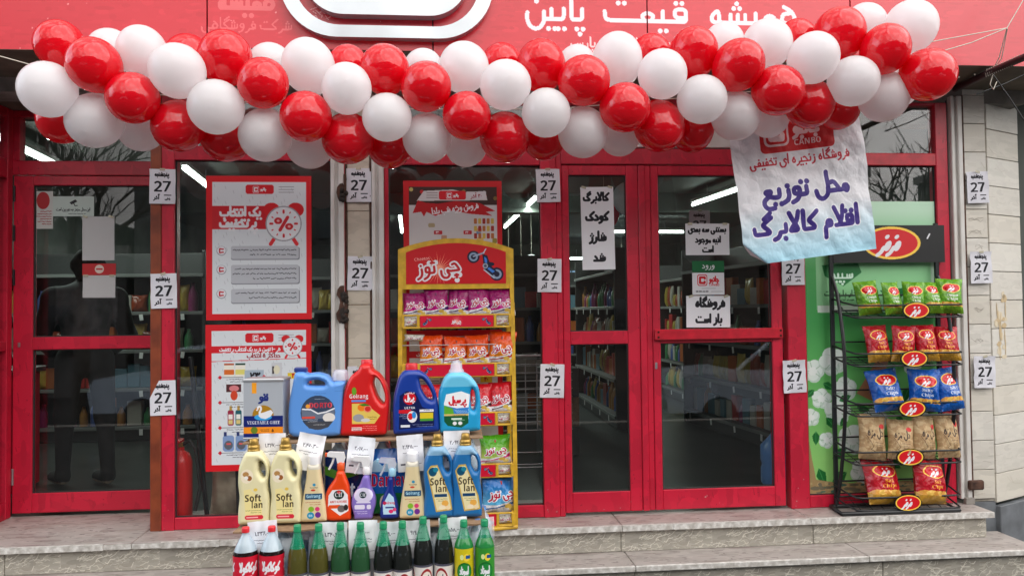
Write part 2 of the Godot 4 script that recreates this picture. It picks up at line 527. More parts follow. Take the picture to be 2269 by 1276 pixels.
static func poly_distance(p: Vector2, g: PackedVector2Array) -> float:
	var best := 1e9
	var b := g[g.size() - 1]
	var inside := false
	for a in g:
		var e := b - a
		var w := p - a
		best = minf(best, (w - e * clampf(w.dot(e) / e.length_squared(), 0, 1)).length_squared())
		if (a.y > p.y) != (b.y > p.y) and p.x < a.x + (p.y - a.y) / (b.y - a.y) * (b.x - a.x):
			inside = not inside
		b = a
	return -sqrt(best) if inside else sqrt(best)

# a blow-moulded bottle: front outline in metres, a hole for the hand, half depth and edge radius; uv = front view
func blown(outline: Array, hole: Array, half: float, r: float, cell := 0.006) -> ArrayMesh:
	var o := Cv.soft(_closed(outline))
	var hl := Cv.soft(_closed(hole)) if hole else PackedVector2Array()
	var lo := o[0]
	var hi := o[0]
	for q in o:
		lo = lo.min(q)
		hi = hi.max(q)
	var a := lo - Vector2.ONE * cell * 2
	var nx := int((hi.x - lo.x) / cell) + 6
	var ny := int((hi.y - lo.y) / cell) + 6
	var nz := int(half * 2 / cell) + 6
	var z0 := -half - cell * 2
	var d := PackedFloat32Array()
	d.resize(nx * ny * nz)
	for j in ny:
		for i in nx:
			var p := a + Vector2(i, j) * cell
			var f := poly_distance(p, o)
			if hl:
				f = maxf(f, -poly_distance(p, hl))
			for k in nz:
				var w := Vector2(f + r, absf(z0 + k * cell) - half + r)
				d[(k * ny + j) * nx + i] = minf(maxf(w.x, w.y), 0) + w.max(Vector2.ZERO).length() - r
	var size := hi - lo
	return nets_from(d, nx, ny, nz, Vector3(a.x, a.y, z0), cell, func(p): return [Vector2((p.x - lo.x) / size.x, 1.0 - (p.y - lo.y) / size.y), Color.WHITE])

func _closed(a: Array) -> PackedVector2Array:
	var p := PackedVector2Array()
	for i in range(0, a.size(), 2):
		p.append(Vector2(a[i], a[i + 1]))
	var m := (p[0] + p[p.size() - 1]) / 2
	p.insert(0, m)
	p.append(m)
	return p


var taken := {}
var M := {}
var rng := RandomNumberGenerator.new()
const ORDER := ["", "first", "second", "third", "fourth", "fifth", "sixth", "seventh", "eighth", "ninth", "tenth", "eleventh", "twelfth", "thirteenth", "fourteenth", "fifteenth", "sixteenth", "seventeenth", "eighteenth", "nineteenth", "twentieth"]

func ordinal(n: int) -> String:
	if n <= 20:
		return ORDER[n]
	return ["", "", "twenty", "thirty", "forty"][n / 10] + "-" + ORDER[n % 10] if n % 10 else ["", "", "twentieth", "thirtieth", "fortieth"][n / 10]

func numbered(called: String) -> String:
	taken[called] = taken.get(called, -1) + 1
	return called if taken[called] == 0 else "%s_%03d" % [called, taken[called]]

func obj(called: String, m, material: Material, parent: Node = self) -> MeshInstance3D:
	var o := MeshInstance3D.new()
	o.mesh = m.mesh() if m is Mb else m
	o.material_override = material
	if parent == self:
		o.name = numbered(called)
		add_child(o)
	else:
		o.name = called
		parent.add_child(o, true)
	return o

func tag(o: Node, label: String, category: String, group := "") -> Node:
	o.set_meta("label", label)
	o.set_meta("category", category)
	if group:
		o.set_meta("group", group)
	return o

func thing(called: String, label: String, category: String, at := Vector3.ZERO, group := "") -> Node3D:
	var o := Node3D.new()
	o.name = numbered(called)
	add_child(o)
	o.position = at
	tag(o, label, category, group)
	return o

func struct(called: String, m, material: Material) -> MeshInstance3D:
	var o := obj(called, m, material)
	o.set_meta("kind", "structure")
	return o

func again(o: Node3D, at: Vector3, label: String) -> Node3D:
	var d: Node3D = o.duplicate()
	d.name = numbered(str(o.name))
	add_child(d)
	d.position = at
	d.set_meta("label", label)
	return d

func part_box(called: String, at: Vector3, s: Vector3, m: Material, parent: Node, ch := 0.003, turn := Basis.IDENTITY) -> MeshInstance3D:
	var b := Mb.new()
	b.box(at, s, turn, ch)
	return obj(called, b, m, parent)

func bars(called: String, list: Array, r: float, m: Material, parent: Node, sides := 6):
	for p in list:
		var b := Mb.new()
		b.tube(p, r, sides)
		obj(called, b, m, parent)

func V(x, y, z) -> Vector3:
	return Vector3(x, y, z)

# colour given as the real (linear) base colour
func mat(called: String, c: Color, rough := 0.6, metal := 0.0) -> StandardMaterial3D:
	var m := StandardMaterial3D.new()
	m.resource_name = called
	var a := c.a
	m.albedo_color = Color(c.r, c.g, c.b).linear_to_srgb()
	m.albedo_color.a = a
	m.roughness = rough
	m.metallic = metal
	M[called] = m
	return m

func printed(called: String, t: Texture2D, rough := 0.5, coat := 0.0) -> StandardMaterial3D:
	var m := mat(called, Color.WHITE, rough)
	m.albedo_texture = t
	if coat > 0:
		m.clearcoat_enabled = true
		m.clearcoat = coat
		m.clearcoat_roughness = 0.12
	return m

# grain: a tile of noise between two multipliers
func grain(size: int, freq: float, lo: Color, hi: Color, seed_: int, octaves := 4, power := 1.0) -> ImageTexture:
	var f := FastNoiseLite.new()
	f.seed = seed_
	f.frequency = freq
	f.fractal_octaves = octaves
	var g := f.get_seamless_image(size, size)
	var im := Image.create(size, size, false, Image.FORMAT_RGB8)
	for y in size:
		for x in size:
			im.set_pixel(x, y, lo.lerp(hi, pow(g.get_pixel(x, y).r, power)))
	return ImageTexture.create_from_image(im)

func grey(v: float) -> Color:
	return Color(v, v, v)

# crumple: facets with sharp folds, for foil and paper
func crumple(size: int, freq: float, seed_: int) -> ImageTexture:
	var f := FastNoiseLite.new()
	f.noise_type = FastNoiseLite.TYPE_CELLULAR
	f.cellular_return_type = FastNoiseLite.RETURN_DISTANCE2_SUB
	f.cellular_jitter = 1.0
	f.frequency = freq
	f.seed = seed_
	f.fractal_type = FastNoiseLite.FRACTAL_FBM
	f.fractal_octaves = 3
	f.domain_warp_enabled = true
	f.domain_warp_amplitude = 24.0
	f.domain_warp_frequency = 0.01
	var im := f.get_seamless_image(size, size)
	im.convert(Image.FORMAT_RGB8)
	return ImageTexture.create_from_image(im)

func relief(m: StandardMaterial3D, t: Texture2D, depth: float):
	m.heightmap_enabled = true
	m.heightmap_texture = t
	m.heightmap_scale = depth

func world_tex(m: StandardMaterial3D, t: Texture2D, scale_: float, bump: Texture2D = null, depth := 0.0):
	m.albedo_texture = t
	m.uv1_triplanar = true
	m.uv1_world_triplanar = true
	m.uv1_scale = Vector3.ONE * scale_
	if bump:
		m.heightmap_enabled = true
		m.heightmap_texture = bump
		m.heightmap_scale = depth

const WHITE := Color(0.9, 0.9, 0.92)
const INK := Color(0.05, 0.04, 0.09)
const RED := Color(0.83, 0.06, 0.13)

func print_date_card() -> Texture2D:
	var c := Cv.new(148, 206, Color(0.86, 0.855, 0.89))
	c.fa("پنجشنبه", 72, 40, 25, 0.3, INK, 0.88, 0.13)
	c.lat("27", 74, 134, 62, INK, true, 1.08)
	c.fa("آذر", 42, 178, 25, 0.26, INK, 1.0)
	c.rect(84, 152, 42, 6, INK)
	c.fa("یلدایی", 105, 180, 11, 0.3, INK, 1.0)
	return c.tex()

func logo(c: Cv, x: float, y: float, s: float, ink: Color, back: Color, latin := true):
	# the shop's mark: a rounded square with a C, the name beside it
	c.rrect(x - s, y - s * 0.5, s * 0.9, s, s * 0.2, ink)
	c.rrect(x - s * 0.93, y - s * 0.43, s * 0.76, s * 0.86, s * 0.16, back)
	c.line(c.pts([x - s * 0.32, y - s * 0.14, x - s * 0.34, y - s * 0.24, x - s * 0.74, y - s * 0.24, x - s * 0.76, y + s * 0.24, x - s * 0.36, y + s * 0.26, x - s * 0.34, y + s * 0.14]), s * 0.2, ink)
	c.fa("جانبو", x + s * 0.52, y + s * 0.12, s * 0.46, 0.26, ink, 0.8)
	if latin:
		c.lat("CANBO", x + s * 0.52, y + s * 0.52, s * 0.19, ink)

func print_fascia() -> Texture2D:
	# x from -3.2 to 4.0 m (7.2 m on 2048 px), y from 2.65 to 3.25 m (0.6 m on 170 px)
	var c := Cv.new(2048, 170, Color(0.8, 0.115, 0.185))
	var k := 2048.0 / 7.2
	var g := RandomNumberGenerator.new()
	g.seed = 5
	for i in 2200:  # dust and worn flecks
		var q := g.randf_range(-0.03, 0.035)
		c.ell(g.randf() * 2048, g.randf() * 170, g.randf_range(2, 16), g.randf_range(1, 5), Color(0.8 + q, 0.115 + q * 0.8, 0.185 + q * 0.8), 7)
	for i in 60:
		c.ell(g.randf() * 900, g.randf() * 170, g.randf_range(0.6, 1.6), g.randf_range(0.6, 1.8), Color(0.93, 0.6, 0.6), 6)
	var X := func(x): return (x + 3.2) * k
	var Y := func(y): return (3.25 - y) * k
	c.fa("همیشه", X.call(1.79), Y.call(2.872), 45, 0.155, WHITE, 1.12)
	c.fa("قیمت", X.call(1.17), Y.call(2.872), 45, 0.155, WHITE, 1.28)
	c.fa("پایین", X.call(0.65), Y.call(2.872), 45, 0.155, WHITE, 0.92)
	c.fa("فروشگاه های زنجیره ای جانبو پارس", X.call(1.2), Y.call(2.722), 16, 0.17, Color(0.95, 0.8, 0.8), 1.0)
	var ghost := Color(0.88, 0.36, 0.38)  # old lettering that was peeled off
	c.fa("شرکت فروشگاهی", X.call(-1.03), Y.call(2.785), 17, 0.15, ghost, 0.95)
	c.fa("همیشه", X.call(-1.03), Y.call(2.895), 32, 0.22, ghost, 0.9)
	for i in 14:
		var x := X.call(-0.72 + g.randf() * 0.12) as float
		var y := Y.call(2.9 - g.randf() * 0.06) as float
		c.line(c.pts([x, y, x + g.randf_range(-12, 14), y + g.randf_range(-8, 12)]), 1.2, Color(0.93, 0.62, 0.62))
	return c.tex()

func print_banner() -> Texture2D:
	var c := Cv.new(512, 600, Color(0.93, 0.93, 0.95))
	for y in 600:  # the printed tint from white to sky blue at the foot
		if y > 400:
			c.im.fill_rect(Rect2i(0, y, 512, 1), Color(0.93, 0.93, 0.95).lerp(Color(0.66, 0.86, 0.94), (y - 400) / 200.0))
	c.rrect(112, 56, 286, 148, 18, Color(0.8, 0.07, 0.1))
	logo(c, 238, 126, 112, Color(0.93, 0.82, 0.83), Color(0.8, 0.07, 0.1))
	c.fa("فروشگاه زنجیره ای تخفیفی", 258, 246, 36, 0.16, Color(0.78, 0.1, 0.2), 0.84)
	var blue := Color(0.25, 0.17, 0.52)
	for o in [[1.0, Color(0.98, 0.98, 1.0), 0.34], [0.0, blue, 0.235]]:
		c.fa("محل توزیع", 266, 366, 74, o[2], o[1], 0.94, 0.14)
		c.fa("اقلام کالابرگ", 258, 494, 72, o[2], o[1], 0.92, 0.14)
	return c.tex()

func paper(w: int, h: int, lines: Array, bg := WHITE) -> Texture2D:
	var c := Cv.new(w, h, bg)
	for l in lines:
		c.fa(l[0], l[1], l[2], l[3] * 1.12, 0.28, INK, l[4] if l.size() > 4 else 0.88, 0.12)
	return c.tex()

func clock_face(c: Cv, x, y, r):
	for s in [-1, 1]:
		c.line(c.pts([x + s * r * 0.5, y + r * 0.8, x + s * r * 0.72, y + r * 1.15]), r * 0.2, Color(0.85, 0.1, 0.14))
		c.ell(x + s * r * 0.66, y - r * 0.78, r * 0.46, r * 0.4, Color(0.83, 0.08, 0.12))
	c.ell(x, y, r, r, Color(0.62, 0.62, 0.65), 40)
	c.ell(x, y, r * 0.93, r * 0.93, Color(0.9, 0.9, 0.92), 40)
	for k in 12:
		var d := Vector2.from_angle(TAU * k / 12)
		c.line(PackedVector2Array([Vector2(x, y) + d * r * 0.74, Vector2(x, y) + d * r * (0.62 if k % 3 == 0 else 0.68)]), r * (0.12 if k % 3 == 0 else 0.06), Color(0.8, 0.1, 0.16))
	c.line(c.pts([x - r * 0.2, y + r * 0.36, x + r * 0.22, y - r * 0.36]), r * 0.18, Color(0.8, 0.08, 0.14))
	for s in [-1, 1]:
		c.ell(x + s * r * 0.3, y + s * r * 0.16, r * 0.22, r * 0.19, Color(0.8, 0.08, 0.14))
		c.ell(x + s * r * 0.3, y + s * r * 0.16, r * 0.08, r * 0.07, Color(0.92, 0.7, 0.7))

func poster_ground(h := 420) -> Cv:
	var c := Cv.new(300, h, Color(0.84, 0.05, 0.11))
	c.rect(17, 18, 268, h - 36, Color(0.86, 0.88, 0.9))
	for k in 160:
		var x := 22 + (k * 47) % 258
		var y := 24 + (k * 71) % (h - 52)
		c.line(c.pts([x, y, x + 3, y + 10]), 1.2, Color(0.72, 0.73, 0.76))
	c.rrect(112, 26, 80, 27, 7, RED)
	logo(c, 152, 40, 20, WHITE, RED, false)
	for k in 3:
		c.line(c.pts([206, 32 + k * 8, 250, 32 + k * 8]), 1.3, Color(0.6, 0.6, 0.63))
	return c

func print_poster_rules() -> Texture2D:
	var c := poster_ground()
	c.rect(17, 88, 170, 68, Color(0.79, 0.07, 0.13))
	c.fa("یک انتخاب", 98, 116, 27, 0.26, WHITE, 0.86)
	c.fa("پرتخفیف", 92, 148, 29, 0.27, WHITE, 0.9)
	clock_face(c, 220, 140, 52)
	for k in 3:
		var y: float = [205, 260, 330][k]
		var hh: float = [38, 54, 40][k]
		c.rrect(70, y + 3, 196, hh, 6, Color(0.52, 0.53, 0.56))
		c.rrect(70, y, 193, hh, 6, Color(0.74, 0.75, 0.78))
		c.ell(43, y + 14, 14, 14, Color(0.62, 0.63, 0.66))
		c.ell(43, y + 13, 12, 12, Color(0.9, 0.9, 0.92))
		c.line(c.pts([48, y + 9, 38, y + 8, 38, y + 19, 48, y + 18]), 4, Color(0.75, 0.08, 0.16))
		c.scribble(80, y + 12, 176, int(hh / 15), 14, 2.0, Color(0.25, 0.25, 0.28), k + 3)
	return c.tex()

func print_poster_offers() -> Texture2D:
	var c := poster_ground()
	c.rect(17, 62, 268, 20, RED)
	c.fa("هر 100 تومن خرید یک انتخاب پرتخفیف", 126, 77, 12.5, 0.24, WHITE, 0.8)
	c.fa("حداکثر 5 انتخاب", 165, 96, 14, 0.2, Color(0.6, 0.1, 0.16), 0.9)
	c.line(c.pts([17, 106, 285, 100]), 1.6, RED)
	clock_face(c, 246, 66, 28)
	# goods on offer: packets, tins, sausages, bottles
	for k in 2:
		var x := 52 + k * 32
		c.rect(x, 112, 28, 38, Color(0.93, 0.91, 0.86))
		c.rect(x, 112, 28, 5, [Color(0.72, 0.35, 0.2), Color(0.1, 0.25, 0.2)][k])
		c.rect(x, 130, 28, 14, [Color(0.85, 0.42, 0.14), Color(0.88, 0.84, 0.45)][k])
	c.rect(186, 112, 30, 42, Color(0.8, 0.81, 0.83))
	c.rect(188, 122, 5, 22, Color(0.2, 0.16, 0.16))
	c.ell(201, 132, 9, 13, Color(0.88, 0.86, 0.76))
	c.rect(110, 132, 54, 34, Color(0.66, 0.72, 0.78))
	c.fa("23", 140, 160, 24, 0.2, INK, 1.2)
	c.rect(232, 142, 36, 17, Color(0.9, 0.78, 0.2))
	c.fa("30", 250, 155, 13, 0.24, Color(0.75, 0.1, 0.1))
	c.rect(58, 172, 42, 22, Color(0.32, 0.14, 0.16))
	c.ell(80, 184, 14, 9, Color(0.85, 0.5, 0.52))
	c.ell(80, 204, 10, 14, Color(0.82, 0.26, 0.14))
	for k in 2:
		var x := 62 + k * 22
		var d: Color = [Color(0.6, 0.14, 0.26), Color(0.1, 0.36, 0.4)][k]
		c.rrect(x, 246, 17, 44, 5, d)
		c.rect(x + 5, 234, 7, 13, Color(0.72, 0.58, 0.25))
		c.rect(x + 2, 258, 12, 14, Color(0.93, 0.92, 0.9))
		c.rect(x + 2, 274, 12, 12, Color(0.86, 0.78, 0.5))
	for k in 2:
		var x := 48 + k * 36
		c.rrect(x, 318, 32, 46, 8, Color(0.5, 0.6, 0.78))
		c.ell(x + 16, 346, 12, 13, Color(0.36, 0.38, 0.42))
		c.rect(x + 3, 308, 8, 12, Color(0.14, 0.2, 0.42))
		c.rect(x + 10, 340, 13, 5, Color(0.85, 0.35, 0.35))
	for k in 4:
		var y := 152 + k * 72
		c.shape([40, y - 6, 46, y, 40, y + 6, 34, y], Color(0.8, 0.06, 0.16))
		c.line(c.pts([44, y, 106, y]), 1.2, Color(0.5, 0.5, 0.52))
		c.scribble(60, y + 6, 50, 2, 7, 1.4, Color(0.3, 0.3, 0.34), k + 20)
	c.shape([164, 146, 170, 152, 164, 158, 158, 152], Color(0.8, 0.06, 0.16))
	c.scribble(186, 158, 40, 2, 7, 1.4, Color(0.3, 0.3, 0.34), 31)
	return c.tex()

func print_poster_yalda() -> Texture2D:
	var c := Cv.new(300, 420, Color(0.78, 0.05, 0.1))
	c.rect(17, 18, 268, 384, Color(0.8, 0.79, 0.8))
	c.rect(17, 18, 268, 54, Color(0.24, 0.15, 0.13))
	for k in 9:
		c.ell(24 + k * 32, 26 + (k * 37) % 30, 6, 6, [Color(0.75, 0.7, 0.4), Color(0.75, 0.1, 0.12), Color(0.5, 0.4, 0.2)][k % 3])
	c.shape([40, 60, 62, 30, 150, 26, 190, 34, 250, 30, 256, 58], Color(0.82, 0.8, 0.81))
	c.rrect(108, 30, 82, 26, 6, RED)
	logo(c, 150, 44, 20, WHITE, RED, false)
	c.rect(192, 32, 60, 22, Color(0.84, 0.82, 0.84))
	c.fa("30 آذر", 222, 50, 13, 0.18, Color(0.6, 0.15, 0.2))
	for k in 3:
		c.line(c.pts([70, 36 + k * 7, 104, 36 + k * 7]), 1.3, Color(0.55, 0.5, 0.5))
	c.shape([28, 96, 44, 58, 70, 66, 104, 68, 160, 60, 232, 66, 280, 90, 250, 92, 270, 104, 200, 98, 150, 88, 96, 104, 70, 92, 62, 106, 54, 92], Color(0.74, 0.08, 0.12))
	c.tr = Transform2D(-0.13, Vector2(-8, 20))
	c.fa("فروش ویژه شب یلدا", 156, 90, 18, 0.2, WHITE, 0.85)
	c.tr = Transform2D()
	var g := RandomNumberGenerator.new()
	g.seed = 3
	for k in 26:  # baskets of fruit and bottles, as patches of print
		var x := 30 + g.randf() * 240
		var y := 118 + g.randf() * 250
		c.rrect(x, y, g.randf_range(8, 24), g.randf_range(10, 26), 3, Color.from_hsv(g.randf_range(0.0, 0.16) if k % 4 else 0.58, g.randf_range(0.2, 0.65), g.randf_range(0.5, 0.85)))
	for k in 5:
		for j in 3:
			c.rrect(214 + k * 13, 112 + j * 22, 9, 16, 2, [Color(0.7, 0.4, 0.2), Color(0.8, 0.68, 0.3), Color(0.62, 0.16, 0.12)][(k + j) % 3])
	for k in 2:
		c.rrect(92 + k * 90, 148, 25, 11, 3, Color(0.72, 0.08, 0.14))
		c.fa("230", 104 + k * 90, 157, 9, 0.2, WHITE)
	return c.tex()

func ray_burst(c: Cv, x, y, r, col: Color):
	for k in 26:
		var d := Vector2.from_angle(TAU * k / 26)
		var s: Vector2 = d.orthogonal() * float(r) * 0.03
		c.poly(PackedVector2Array([Vector2(x, y) + s, Vector2(x, y) + d * r * (1.0 if k % 2 else 0.8), Vector2(x, y) - s]), col)

func motorbike(c: Cv, x, y, s, flip := 1.0):
	var blue := Color(0.25, 0.5, 0.85)
	var dark := Color(0.08, 0.08, 0.2)
	for p in [[-0.72, -0.42, 0.37], [0.66, 0.62, 0.4]]:
		c.ell(x + p[0] * s * flip, y + p[1] * s, p[2] * s, p[2] * s, dark)
		c.ell(x + p[0] * s * flip, y + p[1] * s, p[2] * s * 0.72, p[2] * s * 0.72, Color(0.55, 0.62, 0.72))
		c.ell(x + p[0] * s * flip, y + p[1] * s, p[2] * s * 0.4, p[2] * s * 0.4, dark)
	c.line(c.pts([x - 0.72 * s * flip, y - 0.45 * s, x - 0.1 * s * flip, y - 0.66 * s]), s * 0.1, Color(0.6, 0.66, 0.75))
	c.shape([x - 0.2 * s * flip, y - 0.6 * s, x + 0.1 * s * flip, y - 0.5 * s, x + 0.3 * s * flip, y + 0.1 * s, x + 0.72 * s * flip, y + 0.5 * s, x + 0.4 * s * flip, y + 0.7 * s, x - 0.1 * s * flip, y + 0.3 * s], dark)
	c.shape([x - 0.08 * s * flip, y - 0.45 * s, x + 0.08 * s * flip, y - 0.3 * s, x + 0.1 * s * flip, y, x - 0.06 * s * flip, y - 0.1 * s], blue)
	c.shape([x + 0.2 * s * flip, y + 0.2 * s, x + 0.55 * s * flip, y + 0.45 * s, x + 0.4 * s * flip, y + 0.55 * s, x + 0.1 * s * flip, y + 0.3 * s], blue)
	c.line(c.pts([x - 0.1 * s * flip, y + 0.35 * s, x + 0.5 * s * flip, y + 0.85 * s]), s * 0.08, Color(0.7, 0.74, 0.8))
	c.line(c.pts([x - 0.12 * s * flip, y - 0.66 * s, x + 0.02 * s * flip, y - 0.9 * s]), s * 0.07, Color(0.75, 0.78, 0.84))
	c.ell(x + 0.28 * s * flip, y + 0.02 * s, 0.24 * s, 0.12 * s, dark)
	c.ell(x - 0.02 * s * flip, y + 0.12 * s, 0.16 * s, 0.16 * s, Color(0.62, 0.66, 0.74))
	c.ell(x - 0.02 * s * flip, y + 0.12 * s, 0.09 * s, 0.09 * s, Color(0.3, 0.32, 0.4))

func snack_word(c: Cv, x, y, s, ink: Color, edge: Color):
	c.fa("چی توز", x, y, s, 0.36, edge, 0.8, 0.17)
	c.fa("چی توز", x, y, s, 0.15, ink, 0.8, 0.08)

func print_topper() -> Texture2D:
	var c := Cv.new(460, 190, Color(0.79, 0.06, 0.11))
	ray_burst(c, 150, 122, 86, Color(0.95, 0.62, 0.5))
	c.tr = Transform2D(-0.1, Vector2(-4, 22))
	c.lat("Cheetos", 72, 66, 14, Color(0.97, 0.8, 0.75), false)
	snack_word(c, 146, 128, 74, Color(0.74, 0.07, 0.12), WHITE)
	c.tr = Transform2D()
	motorbike(c, 366, 98, 78)
	return c.tex()

func print_tray_strip() -> Texture2D:
	var c := Cv.new(420, 68, Color(0.82, 0.07, 0.2))
	ray_burst(c, 208, 36, 44, Color(0.97, 0.62, 0.58))
	c.fa("چی توز", 208, 42, 22, 0.2, WHITE, 0.74)
	motorbike(c, 40, 34, 24, -1.0)
	motorbike(c, 380, 34, 24)
	return c.tex()

func print_puff_bag(a: Color, b: Color, band: Color, dark: Color) -> Texture2D:
	var c := Cv.new(128, 160, a)
	for y in 160:
		c.im.fill_rect(Rect2i(0, y, 128, 1), a.lerp(b, clampf((y - 40) / 70.0, 0, 1)))
	c.rect(0, 122, 128, 38, WHITE)
	c.shape([0, 128, 40, 124, 90, 112, 128, 92, 128, 100, 90, 120, 40, 132, 0, 136], WHITE)
	c.shape([0, 136, 40, 132, 90, 120, 128, 100, 128, 118, 84, 128, 0, 142], band)
	for k in 5:
		c.ell(86 + (k * 17) % 30, 128 + (k * 11) % 22, 10, 9, Color(0.93, 0.85, 0.5) if k % 2 else Color(0.86, 0.72, 0.34))
	c.shape([60, 26, 68, 26, 66, 40, 62, 40], dark)
	c.tr = Transform2D(-0.08, Vector2(-4, 4))
	snack_word(c, 64, 92, 36, Color(0.72, 0.05, 0.2), WHITE)
	c.tr = Transform2D()
	c.scribble(8, 148, 44, 1, 6, 1.4, Color(0.3, 0.3, 0.4), 9)
	return c.tex()

func oval_mark(c: Cv, x, y, rx, ry):
	c.ell(x, y, rx, ry, Color(0.98, 0.8, 0.3), 30)
	c.ell(x, y, rx * 0.9, ry * 0.86, Color(0.82, 0.04, 0.1), 30)
	c.tr = Transform2D(Vector2(1, 0), Vector2(-0.4, 1), Vector2(0.4 * y, 0))
	c.fa("مزمز", x, y + ry * 0.28, ry * 1.3, 0.21, WHITE, rx / ry * 0.46, 0.11)
	c.tr = Transform2D()

func print_chips_bag(a: Color, b: Color, words: Array, ink: Color, foot: Color) -> Texture2D:
	var c := Cv.new(128, 180, a)
	c.speckle(40, a.lerp(b, 0.5), 4, 14, 3)
	c.rect(0, 132, 128, 48, foot)
	c.speckle(0, foot, 1, 2, 1)
	for k in 6:
		c.ell(18 + k * 20, 134 + (k * 13) % 12, 16, 10, Color(0.92, 0.74, 0.36) if k % 2 else Color(0.85, 0.6, 0.26))
	oval_mark(c, 64, 52, 46, 26)
	for k in words.size():
		c.lat(words[k], 66, 98 + k * 20, 13, ink, true, 1.0, true)
	return c.tex()

func print_brown_bag() -> Texture2D:
	var c := Cv.new(128, 180, Color(0.72, 0.6, 0.44))
	c.speckle(120, Color(0.68, 0.55, 0.39), 3, 12, 4)
	c.speckle(80, Color(0.76, 0.65, 0.49), 3, 12, 5)
	c.ell(100, 46, 15, 10, Color(0.84, 0.2, 0.2))
	c.fa("دل مزه", 66, 84, 34, 0.14, Color(0.22, 0.15, 0.1), 0.72)
	c.line(c.pts([20, 84, 52, 130, 40, 140, 70, 150]), 2, Color(0.35, 0.26, 0.18))
	c.scribble(60, 112, 44, 2, 10, 1.4, Color(0.3, 0.22, 0.15), 2)
	c.rect(66, 126, 34, 18, Color(0.62, 0.5, 0.35))
	return c.tex()

func print_oval() -> Texture2D:
	var c := Cv.new(180, 100, Color(0.02, 0.03, 0.03))
	oval_mark(c, 90, 50, 82, 45)
	return c.tex()

func print_rack_header() -> Texture2D:
	var c := Cv.new(360, 118, Color(0.055, 0.06, 0.07))
	oval_mark(c, 188, 56, 94, 52)
	c.line(c.pts([304, 42, 312, 28]), 5, WHITE)
	return c.tex()

func print_green_film() -> Texture2D:
	# cotton-flower advertisement on the fridge-side window: 0.87 x 1.84 m on 300 x 634 px
	var c := Cv.new(300, 634, Color(0.3, 0.62, 0.34))
	for y in 634:
		var a := Color(0.76, 0.9, 0.79).lerp(Color(0.27, 0.64, 0.33), clampf((y - 20) / 130.0, 0, 1))
		c.im.fill_rect(Rect2i(0, y, 300, 1), a.lerp(Color(0.58, 0.83, 0.46), clampf((y - 260) / 300.0, 0, 1)))
	c.shape([75, 70, 300, 60, 300, 180, 80, 190], Color(0.72, 0.86, 0.75))
	c.fa("حلال", 250, 118, 46, 0.24, Color(0.1, 0.5, 0.24), 1.0)
	c.fa("خوب", 128, 112, 54, 0.2, Color(0.9, 0.95, 0.9), 1.0)
	c.rrect(24, 116, 264, 128, 10, Color(0.55, 0.8, 0.58))
	c.shape([38, 140, 120, 136, 128, 156, 86, 186, 44, 164], Color(0.06, 0.45, 0.2))
	c.fa("سپید", 84, 168, 24, 0.2, Color(0.85, 0.95, 0.88))
	c.fa("پنبه دار با پوست", 92, 206, 13, 0.16, Color(0.05, 0.25, 0.1))
	c.scribble(50, 216, 60, 1, 10, 1.6, Color(0.05, 0.25, 0.1), 5)
	c.rect(26, 228, 112, 15, Color(0.85, 0.92, 0.86))
	c.fa("90", 82, 240, 10, 0.2, Color(0.1, 0.2, 0.1))
	c.shape([168, 196, 236, 190, 204, 228], Color(0.05, 0.42, 0.2))
	for p in [[12, 370, 34], [58, 350, 42], [84, 410, 36], [30, 430, 30], [6, 470, 26], [66, 460, 40], [98, 520, 44], [40, 520, 24], [150, 480, 40], [210, 520, 44], [180, 420, 34], [250, 450, 40], [120, 590, 38], [270, 590, 40], [240, 360, 30]]:
		var r: float = p[2]
		for q in 5:  # five locks of fibre to a boll
			var o := Vector2.from_angle(TAU * q / 5 + r) * r * 0.34
			c.ell(p[0] + o.x, p[1] + o.y, r * 0.44, r * 0.42, Color(0.8, 0.88, 0.83))
			c.ell(p[0] + o.x - r * 0.05, p[1] + o.y - r * 0.06, r * 0.36, r * 0.34, Color(0.9, 0.95, 0.92))
		c.ell(p[0], p[1], r * 0.3, r * 0.28, Color(0.94, 0.97, 0.95))
		for q in 4:
			var o := Vector2.from_angle(TAU * q / 5 + r + 0.6) * r * 0.5
			c.line(PackedVector2Array([Vector2(p[0], p[1]) + o * 0.5, Vector2(p[0], p[1]) + o * 1.2]), 1.5, Color(0.66, 0.78, 0.68))
	for p in [[34, 396, 0.5, 30], [14, 410, 2.4, 26], [70, 436, -0.4, 30], [40, 470, 0.9, 34], [16, 500, 1.6, 30], [86, 470, 2.2, 26], [52, 560, -0.6, 40], [20, 580, 1.2, 40], [84, 590, 2.6, 40], [110, 450, 0.3, 30], [170, 560, 0.6, 44], [230, 410, 2.0, 36], [200, 470, 1.0, 30]]:
		var d: Vector2 = Vector2.from_angle(p[2]) * p[3]
		var n: Vector2 = d.orthogonal() * 0.28
		var o := Vector2(p[0], p[1])
		c.poly(PackedVector2Array([o, o + d * 0.35 + n, o + d * 0.7 + n * 0.7, o + d, o + d * 0.7 - n * 0.7, o + d * 0.35 - n]), Color(0.09, 0.42, 0.18))
		c.line(PackedVector2Array([o, o + d]), 1.3, Color(0.3, 0.62, 0.34))
	c.shape([110, 420, 170, 330, 190, 340, 150, 440], Color(0.72, 0.5, 0.36))
	# the foot, where the film has peeled off its yellowed backing
	c.shape([0, 520, 6, 560, 14, 604, 60, 612, 120, 616, 220, 612, 300, 618, 300, 634, 0, 634], Color(0.66, 0.55, 0.38))
	c.speckle(0, Color.WHITE, 1, 2, 2)
	var g := RandomNumberGenerator.new()
	g.seed = 8
	for k in 90:
		c.ell(g.randf() * 300, 612 + g.randf() * 22, g.randf_range(3, 12), g.randf_range(1, 5), [Color(0.74, 0.64, 0.46), Color(0.45, 0.42, 0.34), Color(0.24, 0.42, 0.36)][k % 3], 7)
	return c.tex()

